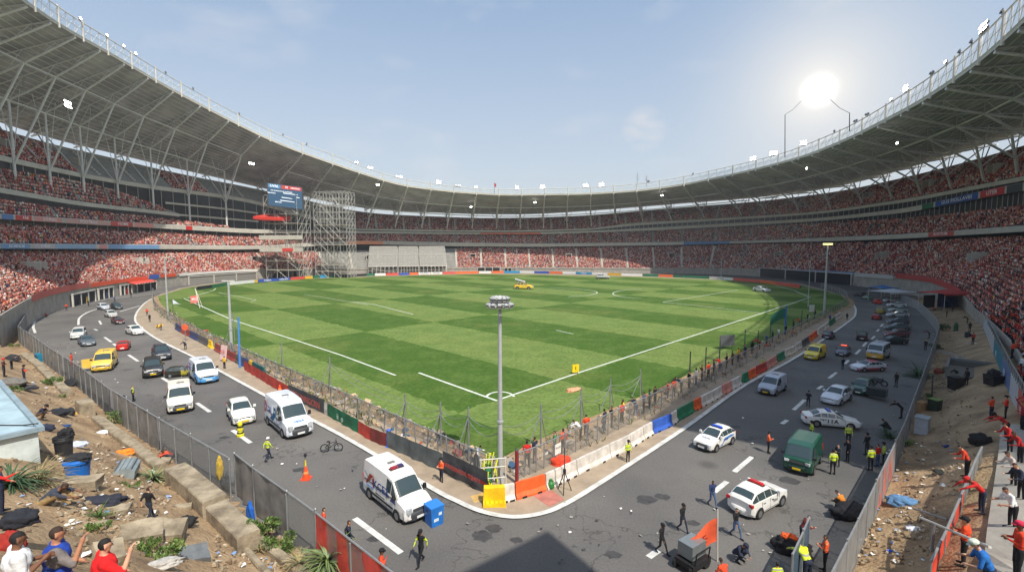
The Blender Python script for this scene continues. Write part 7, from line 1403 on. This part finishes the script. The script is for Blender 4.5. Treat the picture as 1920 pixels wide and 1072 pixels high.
for q, c, lb, w_ in [(((1836, 592), (1850, 630)), (176, 184, 194), 'first pale sponsor panel of the seat wall from the red canopy', 'I'), (((1850, 631), (1862, 662)), (182, 182, 184), 'second pale sponsor panel of the seat wall', None), (((1862, 663), (1877, 700)), (42, 122, 140), 'teal sponsor panel of the seat wall', 'W'), (((1877, 701), (1892, 738)), (96, 116, 160), 'blue grey sponsor panel right of the teal one', 'UP'), (((1892, 739), (1906, 770)), (190, 190, 196), 'white sponsor panel right of the blue grey one', None), (((1906, 771), (1926, 815)), (196, 96, 76), 'orange red sponsor panel with a pale round mark at the right edge', 'O')]: seatwall(q, c, lb, 2.0, w_)
# handrails and the red banner rail at the bottom right
t = thing('handrail', P(1745, 1088), 0, 'steel handrail panel with red and white banner beside the orange clad people', 'handrail')
q = [P(*s) for s in ((1742, 1100), (1770, 1040), (1800, 965), (1825, 900), (1838, 872))]; o = t.location.copy(); b = MB(); fine = resample(q, .5); b.path([p-o+Vector((0, 0, 1.25)) for p in fine], .06); b.build('top_rail', STEEL, t)
for p in resample(q, 2.): b = MB(); b.tube(p-o, p-o+Vector((0, 0, 1.25)), .05); b.build('post', STEEL, t)
b = MB(); nf = int(len(fine)*.62); b.grid([[p-o+Vector((.02*math.sin(i), 0, .1)), p-o+Vector((0, .03*math.sin(i*1.3), .65)), p-o+Vector((0, 0, 1.18))] for i, p in enumerate(fine[:nf])]); b.build('red_banner', cloth_mat('red_rail_banner', rgb(206, 66, 44), 1), t, smooth=True); b = MB(); b.grid([[p-o+Vector((0, 0, .12)), p-o+Vector((0, 0, 1.18))] for p in fine[nf-1:]]); b.build('grey_panel', mat('grey_rail_mesh', rgb(130, 136, 140), .6, alpha=.75), t)
t = thing('pipe_gate', P(1728, 1010), 0, 'pale pipe gate crossing the sand towards the blue shirted man', 'gate'); o = t.location.copy(); a, c = P(1722, 1012)+Vector((0, 0, 1.3)), P(1850, 1100)+Vector((0, 0, 1.7)); b = MB(); b.tube(a-o, c-o, .06, n=8); b.build('top_pipe', STEELW, t); b = MB(); m_ = a.lerp(c, .25); b.tube(m_-o, m_-o-Vector((0, 0, 1.5)), .08); b.build('post', STEEL, t); b = MB(); a2, c2 = P(1712, 965)+Vector((0, 0, .4)), P(1775, 990)+Vector((0, 0, .5)); b.tube(a2-o, c2-o, .06); b.build('low_pipe', STEEL, t)
def evn(L): q = smooth_line(L, 4); return q
b = MB(); wk = [P(*s) for s in ((1876, 800), (1872, 850), (1862, 920), (1850, 1000), (1842, 1085))]; wk2 = [P(*s) for s in ((1924, 800), (1930, 860), (1945, 940), (1960, 1020), (1990, 1110))]
b.grid([[p+Vector((0, 0, .2)), Vector((*p.lerp(c, .5).xy, terr(*p.lerp(c, .5).xy)+.2)), c+Vector((0, 0, .2))] for p, c in zip(evn(wk), evn(wk2))]); b.build('walkway', CONC, kind='structure')
bundle(1690, 945, (1.7, .9, .6), tx(90, 130, 170), 'blue and white tarpaulin heap on the shaded bank', 'tarpaulin', 'tarpaulin', R(-20), 41); bundle(1711, 992, (.7, .5, .2), tx(214, 214, 220), 'white paper sheet on the sunlit bank', 'paper', 'paper_sheet', 0, 42); bundle(1775, 838, (.6, .3, .2), tx(60, 70, 130), 'small blue bottle bag on the sand', 'bag', 'small_bag', 0, 43); bundle(1838, 832, (1.5, 1., .8), tx(30, 30, 34), 'black coat over the end of the handrail', 'coat', 'black_coat', 0, 44); bundle(1668, 1034, (.4, .25, .15), tx(50, 90, 190), 'blue can on the sunlit bank', 'can', 'blue_can', 0, 45); bundle(1760, 700, (1.1, .9, .7), tx(150, 60, 50), 'red and black bags beside the fence brace', 'bags', 'red_bags', 0, 46); bundle(1815, 632, (1., .8, .9), tx(44, 46, 52), 'dark crate of bags near the lone person in brick red', 'bags', 'dark_bags', 0, 47)
bundle(1590, 968, (2.1, 1.3, 1.0), tx(22, 22, 28), 'big black heap beside the crouching man in mustard', 'heap', 'black_heap', R(10), 48); bundle(1484, 1035, (1.9, 1.1, .9), tx(28, 24, 26), 'black and orange bag on the road left of the blue mesh fence', 'bag', 'road_bag', R(-30), 49); bundle(1488, 1022, (.8, .5, .3), tx(226, 90, 30), 'orange cover on the black road bag', 'cover', 'orange_cover', R(-30), 50, loc=gp(1484, 1035)+Vector((-.1, .1, .75))); bundle(1765, 886, (1., .8, .12), tx(36, 40, 34), 'coil of dark hose on the bank', 'hose', 'hose_coil', 0, 51)
# ------------------------------------------------------------------ road clutter
def cone(px, py, label, h=.95):
    t = thing('traffic_cone', gp(px, py), 0, label, 'cone'); b = MB(); b.lathe([(.27, .05), (.21, h*.35), (.12, h*.8), (.07, h), (.03, h+.01)], n=14); b.build('cone', cm(240, 84, 36, .5), t); b = MB(); b.box((0, 0, .03), (.7, .7, .06)); b.build('base', cm(222, 74, 40, .6), t); b = MB(); b.lathe([(.19, h*.46), (.155, h*.64)], n=14, close=False); b.build('band', cm(244, 150, 90, .4), t); return t
cone(574, 897, 'orange road cone topped by a yellow flag in the left road'); cone(525, 738, 'fat orange cone on the left pavement by the weathered red banner', 1.1)
t = thing('flag_stick', gp(574, 897)+Vector((0, 0, .95)), 0, 'short stick with yellow and dark cloth on the orange cone', 'stick'); b = MB(); b.tube((0, 0, 0), (-.03, 0, .9), .02); b.build('stick', STEELD, t); b = MB(); b.tube((0, 0, .05), (0, 0, .5), .06, .04); b.build('yellow_cloth', cm(236, 206, 40), t); b = MB(); b.lathe([(.03, .7), (.1, .8), (.12, .95), (.02, 1.05)], n=8); b.build('dark_knot', cm(40, 36, 46), t)
t = thing('warning_post', gp(451, 817), 0, 'stubby yellow and black warning post beside the white coupe', 'post'); b = MB(); b.lathe([(.3, 0), (.32, .2), (.2, .3), (.2, .55), (.26, .6), (.24, .85), (.16, .92), (.2, 1.1), (.16, 1.3), (.04, 1.36)], n=12); b.build('post', cm(226, 216, 40), t); b = MB(); [b.lathe([(.28, z), (.28, z+.1)], n=12) for z in (.28, .86)]; b.build('black_band', BLACK, t)
t = thing('upright_tube', gp(729, 838), 0, 'stout blue upright tube against the left barrier banner', 'tube'); b = MB(); b.lathe([(.3, 0), (.3, .1), (.2, .16), (.2, 1.5), (.12, 1.6)], n=14); b.build('tube', cm(40, 96, 200, .5), t)
t = thing('tripod', gp(1058, 921, .1), 0, 'black camera tripod standing on the pavement by the orange barrier', 'tripod'); top = Vector((0, 0, 1.5)); b = MB(); b.tube((0, 0, 1.0), (0, 0, 3.2), .04); b.build('column', STEELD, t)
for a in (.3, 2.4, 4.5): b = MB(); b.tube(top, (.55*math.cos(a), .55*math.sin(a), 0), .035); b.build('leg', BLACK, t)
b = MB(); b.box((0, 0, 1.5), (.2, .2, .25)); b.build('head', BLACK, t)
t = thing('green_jug', gp(1033, 915, .1), 0, 'small green jug left of the tripod', 'jug'); b = MB(); b.lathe([(.16, 0), (.24, .15), (.22, .4), (.1, .55), (.11, .68)], n=14); b.build('jug', cm(40, 120, 56, .4), t); b = MB(); b.tube((.2, 0, .2), (.3, 0, .4), .03); b.tube((.3, 0, .4), (.1, 0, .6), .03); b.build('handle', cm(40, 120, 56, .4), t)
for px, py, top_, c, lb, tx_ in ((1079, 702, 686, (246, 206, 20), 'yellow board with a black mark standing on the right touchline', 'E'), (1363, 655, 632, (92, 94, 96), 'dark grey back of a screen standing beside the right crowd strip', None), (1522, 588, 574, (226, 226, 222), 'white upright panel near the right bend', None), (365, 572, 557, (226, 120, 110), 'tilted white and pink board by the left corner posts', 'MIS')):
    p = gp(px, py); h = (py-top_)*1.2/((py-462)/H0); t = thing('pitch_board', p, R(20) if px > 700 else R(40), lb, 'board'); b = MB(); w_ = h*(.7 if px != 1363 else 1.25); b.box((0, 0, h*.62), (w_, .12, h*.76)); b.build('panel', cm(*c, .6), t)
    for s in (-1, 1): b = MB(); b.tube((s*w_*.35, 0, 0), (s*w_*.35, 0, h*.3), .05); b.build('leg', STEELD, t)
    if tx_: text(tx_, 'lettering', h*.42, BLACK if px > 500 else cm(240, 230, 226), t, (0, -.07, h*.62), frame3((1, 0, 0)), sx=.8)
bundle(1076, 730, (2., .9, .35), tx(226, 158, 120), 'orange and white cloth dropped on the grass by the right touchline', 'cloth', 'dropped_cloth', R(30), 61, loc=gp(1076, 732, .12))
t = thing('box_trolley', gp(1296, 1062), R(35), 'motorised trolley with a square metal box at the bottom of the right road', 'trolley'); b = MB(); b.box((0, 0, 1.15), (1.2, .9, .75)); b.build('metal_box', cm(140, 146, 146, .4, metal=.5), t); b = MB(); b.box((0, -.1, .5), (1.6, 1.1, .3)); [b.tube((x, -.6, .5), (x, -.7, 1.3), .04) for x in (-.6, .6)]; b.tube((-.6, -.7, 1.3), (.6, -.7, 1.3), .04); b.build('chassis', BLACK, t)
for x in (-.6, .6):
    for y in (-.5, .5): b = MB(); b.lathe([(.1, -.08), (.3, -.08), (.3, .08), (.1, .08)], n=14); b.v = [(v[0]+x, v[2]+y, v[1]+.3) for v in b.v]; b.build('wheel', RUBBER, t)
t = thing('protest_flag', gp(1345, 1052), R(10), 'orange flag with dark marks on a pale pole beside the box trolley', 'flag'); b = MB(); b.tube((0, 0, 0), (-.1, 0, 3.), .04); b.build('pole', STEELW, t); b = MB(); b.grid([[Vector((-.1-i*.32, .12*math.sin(i*1.1), 2.55-j*.27-i*.2)) for j in range(6)] for i in range(8)]); b.build('cloth', cloth_mat('orange_flag_cloth', rgb(236, 96, 56), 1), t, smooth=True); text('TAF', 'lettering', .6, cm(150, 50, 30), t, (-1.2, -.16, 1.3), frame3((1, -.1, .6)))
bundle(1052, 872, (1.6, .8, .8), tx(222, 70, 40), 'red orange plastic heap behind the white barriers', 'heap', 'plastic_heap', 0, 62); t = thing('notice', gp(1130, 870)+Vector((0, 0, 1.1)), ang(AX), 'small white notice hung on the right pitch fence', 'notice')
t.location = IRs[5].lerp(IRs[6], .3)+Vector((.06, -.06, 1.2)); b = MB(); b.box((0, 0, 0), (.75, .03, .85)); b.build('sheet', cm(232, 230, 220), t); text('TO LET', 'lettering', .2, BLACK, t, (0, -.02, .1), frame3((1, 0, 0)))
t = thing('red_post', gp(883, 878), 0, 'dark red post at the corner of the pitch fence', 'post'); t.location = gp(969, 908); b = MB(); b.tube((0, 0, 0), (0, 0, 2.6), .14, n=10); b.build('post', cm(130, 40, 44), t); b = MB(); b.lathe([(.15, 2.6), (.02, 2.75)], n=10); b.build('cap', STEELD, t)
t = thing('pole_tangle', gp(924, 912), R(10), 'tangle of yellow and green poles at the foot of the tall lamp post', 'poles'); b = MB(); rr = random.Random(4); [b.tube((rr.uniform(-.9, .5), rr.uniform(-.4, .4), 0), (rr.uniform(-.9, .5), rr.uniform(-.4, .4), rr.uniform(1.2, 2.6)), .05) for _ in range(14)]; b.build('yellow_pole', cm(220, 226, 50), t); b = MB(); b.box((-.3, 0, 1.0), (.5, .3, 1.6), taper=.6); b.build('green_bag', cm(50, 130, 90), t); b = MB(); [b.tube((x, -.5, 0), (x*.9, -.5, 2.4), .05) for x in (-1., .9)]; [b.tube((-1., -.5, z), (.9, -.5, z), .045) for z in (.9, 1.7, 2.3)]; b.build('white_rail', STEELW, t)
t = thing('sign_board', gp(420, 678), R(-30), 'leaning white placard with red letters by the slim lamp post', 'placard'); b = MB(); b.box((0, 0, 1.4), (1.5, .1, 2.2), mtx=Matrix.Rotation(-.15, 3, 'X')); b.build('panel', cm(226, 190, 184), t); text('ACE', 'lettering', .6, cm(190, 60, 60), t, (0, -.2, 1.6), frame3((1, 0, 0), (0, .15, 1)))
t = thing('round_sign', gp(348, 640), 0, 'orange round sign on a post behind the left barriers', 'sign'); b = MB(); b.tube((0, 0, 0), (0, 0, 2.4), .05); b.build('post', STEEL, t); b = MB(); b.lathe([(.0, -.04), (.6, -.03), (.6, .03), (0, .04)], n=20, close=False); b.v = [(v[0], v[2], v[1]+2.6) for v in b.v]; b.build('disc', cm(226, 98, 54), t)
t = thing('corner_flag', gp(325, 592), 0, 'white pennant on a pole at the left bend', 'flag'); b = MB(); b.tube((0, 0, 0), (0, 0, 4.2), .06); b.build('pole', STEELD, t); b = MB(); b.quad((0, 0, 4.2), (1.4, 0, 3.2), (2., .1, 2.9), (0, 0, 3.)); b.build('pennant', cm(220, 232, 236), t)
for s in (-1, 1): pass
t = thing('corner_goal', gp(375, 578), 0, 'slanting white corner poles at the left end of the touchline', 'frame'); b = MB(); b.tube((0, 0, 0), (-2.4, 2, 5.5), .09); b.tube((.5, .5, 0), (-2.4, 2, 5.5), .06); b.build('pole', STEELW, t)
# oil stains on the asphalt and an added out-of-view slab that shades the foreground
rr = random.Random(31); b = MB()
for px, py, r in [(905, 1004, .75), (925, 990, .55), (968, 1012, .4), (1243, 931, .6), (1212, 936, .8), (1008, 936, .3), (700, 1010, .4), (1150, 1040, .5), (560, 880, .5), (420, 820, .5), (1480, 900, .8), (1600, 800, .9), (1380, 800, .5), (1300, 980, .45)]:
    p = gp(px, py); b.add([p+Vector((r*rr.uniform(.7, 1.15)*math.cos(a), r*rr.uniform(.5, .9)*math.sin(a), .005)) for a in np.linspace(0, 2*PI, 15)[:-1]], [tuple(range(14))])
b.build('road_stain', mat('oil_stain', rgb(66, 64, 63), .7, .3, 2), kind='structure')
az_, k_ = Vector((math.sin(R(32)), -math.cos(R(32)), 0)), 34/math.tan(R(55)); a_ = Vector((2.4, 27.4, 0))+az_*k_; b = MB(); q = [a_, a_+Vector((.54, -.84, 0))*13, a_+Vector((-.25, -1.45, 0))*11, a_+Vector((-.79, -.61, 0))*11]
b.add([v+Vector((0, 0, 34)) for v in q]+[v+Vector((0, 0, 34.6)) for v in q], [(0, 1, 2, 3), (7, 6, 5, 4), (0, 4, 5, 1), (1, 5, 6, 2), (2, 6, 7, 3), (3, 7, 4, 0)]); b.build('shadow_slab', ROOFM, kind='structure')  # unseen slab, added only to throw the shadow wedge at bottom centre
# ------------------------------------------------------------------ litter, rubble, weeds too many to count
def scatter(name, spots, m, size, n, seed, flat_=True, area=None):
    rr = random.Random(seed); b = MB()
    for _ in range(n):
        x0, y0, x1, y1 = rr.choice(spots); px, py = rr.uniform(x0, x1), rr.uniform(y0, y1); p = P(px, py)+Vector((0, 0, .09)); s = rr.uniform(*size); q = Matrix.Rotation(rr.uniform(0, 6.3), 3, 'Z') @ Matrix.Rotation(rr.uniform(-.5, .5), 3, 'X')
        if flat_: vs = [q @ Vector(v) for v in ((-s, -s*.6, 0), (s*.9, -s*.5, .2*s), (s, s*.6, 0), (-s*.7, s*.7, .15*s))]; b.add([p+v for v in vs], [(0, 1, 2, 3)], rr.randrange(len(m)))
        else: b.box(p, (s*1.4, s, s*.8), rr.randrange(len(m)), mtx=q, taper=.7)
    o = b.build(name, m, kind='stuff'); return o
LB_ = [(20, 760, 200, 1000), (100, 860, 330, 1060), (60, 640, 150, 760), (400, 985, 540, 1072), (180, 820, 320, 980)]
scatter('litter', LB_+[(1600, 940, 1740, 1060), (1650, 820, 1800, 930), (1740, 620, 1830, 720)], [cm(228, 226, 220), cm(210, 214, 220), cm(226, 220, 205), cm(120, 150, 190)], (.05, .16), 330, 1)
scatter('rubble', LB_+[(1600, 930, 1760, 1060), (1690, 740, 1830, 930), (1745, 600, 1800, 740)], [CONCD, cm(150, 126, 98), cm(116, 98, 76), cm(180, 164, 140)], (.04, .17), 1500, 2, False)
scatter('road_litter', [(120, 640, 420, 760), (400, 760, 900, 1060), (1000, 900, 1500, 1060), (1350, 640, 1700, 900)], [cm(226, 224, 216), cm(150, 144, 136), cm(60, 60, 60)], (.04, .12), 170, 3)
def strip_clutter():
    rr = random.Random(9); b = MB(); m = [CONCD, cm(196, 170, 134), cm(90, 84, 76), cm(150, 140, 128), cm(206, 200, 192), cm(176, 80, 60), cm(60, 90, 120)]
    for L, s0, n, sg in ((ILs, 8, 420, 1), (IRs, 0, 200, 1)):
        for _ in range(n):
            i = rr.randrange(s0, len(L)-2 if L is ILs else len(L)-12); p = L[i].lerp(L[i+1], rr.random()); d = (L[i+1]-L[i]).normalized(); nn = Vector((-d.y, d.x, 0)); nn = nn if nn.dot(Vector((0, 120, 0))-p) > 0 else -nn; p = p+nn*rr.uniform(.3, 3.4); s = rr.uniform(.08, .32)*(1 if rr.random() < .85 else 2.2)
            b.box(p+Vector((0, 0, .12+s*.2)), (s*1.6, s, s*.7), rr.choice([0, 0, 0, 1, 1, 1, 2, 3, 3, 3, 4, 5, 6]), mtx=Matrix.Rotation(rr.uniform(0, 6.3), 3, 'Z') @ Matrix.Rotation(rr.uniform(-.6, .6), 3, 'X'), taper=rr.uniform(.4, 1))
    b.build('strip_rubble', m, kind='stuff')
strip_clutter()
b = MB(); rr = random.Random(12)
for _ in range(900):
    L = ILs if rr.random() < .75 else IRs; i = rr.randrange(6, len(L)-14); p = L[i].lerp(L[i+1], rr.random()); d = (L[i+1]-L[i]).normalized(); nn = Vector((-d.y, d.x, 0)); nn = nn if nn.dot(Vector((0, 120, 0))-p) > 0 else -nn; p = p+nn*rr.uniform(-.5, 3.2)+Vector((0, 0, .1)); h = rr.uniform(.2, .6)
    for k in range(4): a = rr.uniform(0, 6.3); e = Vector((math.cos(a), math.sin(a), 0)); b.quad(p-e*.04, p+e*.04, p+e*.2*h+Vector((-e.y*.2, e.x*.2, h)), p+e*.12*h+Vector((-e.y*.2, e.x*.2, h)), rr.randrange(2))
b.build('strip_weeds', [LEAF[0], LEAF[2]], kind='stuff')
# letters become plain meshes
dg = bpy.context.evaluated_depsgraph_get()
for o in [o for o in S.objects if o.type == 'FONT']:
    me = bpy.data.meshes.new_from_object(o.evaluated_get(dg)); n_ = bpy.data.objects.new('tmp', me); COL.objects.link(n_); n_.parent = o.parent; n_.matrix_local = o.matrix_local.copy(); nm = o.name; bpy.data.objects.remove(o); n_.name = nm
# ------------------------------------------------------------------ light
SUNAZ, SUNEL = R(32), R(55)          # the sun stands behind the camera to the right
w = bpy.data.worlds.new('World'); S.world = w; w.use_nodes = True
n = w.node_tree.nodes; l = w.node_tree.links; bg = n['Background']
sky = n.new('ShaderNodeTexSky'); sky.sky_type = 'NISHITA'; sky.sun_disc = False; sky.sun_elevation = SUNEL; sky.sun_rotation = PI-SUNAZ
sky.air_density = 1.2; sky.dust_density = 3.0; sky.ozone_density = 1.5
# hazy air: a pale veil towards the horizon and the bright aureole where the photo shows it; thin high cloud
tc = n.new('ShaderNodeTexCoord'); sp = n.new('ShaderNodeSeparateXYZ'); l.new(tc.outputs['Generated'], sp.inputs[0])
def rmp(src, a, c, x, y):
    m = n.new('ShaderNodeMapRange'); m.clamp = True; [setattr(m.inputs[i], 'default_value', v) for i, v in ((1, a), (2, c), (3, x), (4, y))]; l.new(src, m.inputs[0]); return m.outputs[0]
def mixc(f, a, c):
    m = n.new('ShaderNodeMix'); m.data_type = 'RGBA'; l.new(f, m.inputs[0]); (l.new(a, m.inputs[6]) if not isinstance(a, tuple) else setattr(m.inputs[6], 'default_value', a)); (l.new(c, m.inputs[7]) if not isinstance(c, tuple) else setattr(m.inputs[7], 'default_value', c)); return m.outputs[2]
grad = mixc(rmp(sp.outputs[2], 0.02, .5, 0, 1), (3.2, 3.4, 3.6, 1), (1.35, 1.95, 2.85, 1)); veil = mixc(rmp(sp.outputs[2], 0., 1., .8, .6), sky.outputs[0], grad)
cn = n.new('ShaderNodeTexNoise'); cn.inputs['Scale'].default_value = 5.5; cn.inputs['Detail'].default_value = 7; mp = n.new('ShaderNodeMapping'); mp.inputs['Scale'].default_value = (1, 1, 2.6); l.new(tc.outputs['Generated'], mp.inputs[0]); l.new(mp.outputs[0], cn.inputs[0])
veil = mixc(rmp(cn.outputs[0], .56, .75, 0, .3), veil, (3.6, 3.65, 3.75, 1))
cl = Vector(rayd(1208, 241)).normalized(); dc = n.new('ShaderNodeVectorMath'); dc.operation = 'DOT_PRODUCT'; dc.inputs[1].default_value = cl; l.new(tc.outputs['Generated'], dc.inputs[0])
cn2 = n.new('ShaderNodeTexNoise'); cn2.inputs['Scale'].default_value = 22; cn2.inputs['Detail'].default_value = 6; l.new(mp.outputs[0], cn2.inputs[0]); ml = n.new('ShaderNodeMath'); ml.operation = 'MULTIPLY'; l.new(rmp(dc.outputs['Value'], .9990, .99992, 0, 1), ml.inputs[0]); l.new(rmp(cn2.outputs[0], .3, .62, 0, .5), ml.inputs[1]); veil = mixc(ml.outputs[0], veil, (4.0, 3.85, 3.7, 1))
gd = Vector((575, 919, 291)).normalized()
dp = n.new('ShaderNodeVectorMath'); dp.operation = 'DOT_PRODUCT'; dp.inputs[1].default_value = gd; l.new(tc.outputs['Generated'], dp.inputs[0])
def pw(e):
    m = n.new('ShaderNodeMath'); m.operation = 'POWER'; m.use_clamp = True; m.inputs[1].default_value = e; l.new(dp.outputs['Value'], m.inputs[0]); return m.outputs[0]
veil = mixc(pw(110), veil, (3.7, 3.75, 3.8, 1)); veil = mixc(pw(900), veil, (4.5, 4.4, 4.2, 1)); veil = mixc(pw(9000), veil, (20, 19, 17.6, 1))
l.new(veil, bg.inputs[0]); bg.inputs[1].default_value = .15
sd = bpy.data.lights.new('sun', 'SUN'); sd.energy = 3.6; sd.angle = R(.6); sd.color = (1, .95, .86)
so = bpy.data.objects.new('sun', sd); COL.objects.link(so)
sv = Vector((math.sin(SUNAZ)*math.cos(SUNEL), -math.cos(SUNAZ)*math.cos(SUNEL), math.sin(SUNEL)))
so.rotation_euler = sv.to_track_quat('Z', 'Y').to_euler(); so.location = sv*300
S.view_settings.view_transform = 'Standard'; S.view_settings.look = 'None'; S.view_settings.exposure = .56; S.view_settings.gamma = 1
HZ = MB(); HZ.box((0, 1500-1400, 60), (900, 900, 122.4)); hz = HZ.build('haze', mat('haze_air', (1, 1, 1)), kind='stuff'); hz.location = (0, 60, 0)
hn = M['haze_air'].node_tree; hn.nodes.remove(hn.nodes['Principled BSDF']); pv = hn.nodes.new('ShaderNodeVolumePrincipled'); pv.inputs['Color'].default_value = (.86, .9, .95, 1); pv.inputs['Density'].default_value = .00024; pv.inputs['Anisotropy'].default_value = .2; hn.links.new(pv.outputs[0], hn.nodes['Material Output'].inputs['Volume'])
S.cycles.volume_bounces = 0; S.cycles.volume_step_rate = 4
S.cycles.max_bounces = 5; S.cycles.diffuse_bounces = 3; S.cycles.glossy_bounces = 2; S.cycles.transparent_max_bounces = 12
S.cycles.use_denoising = True
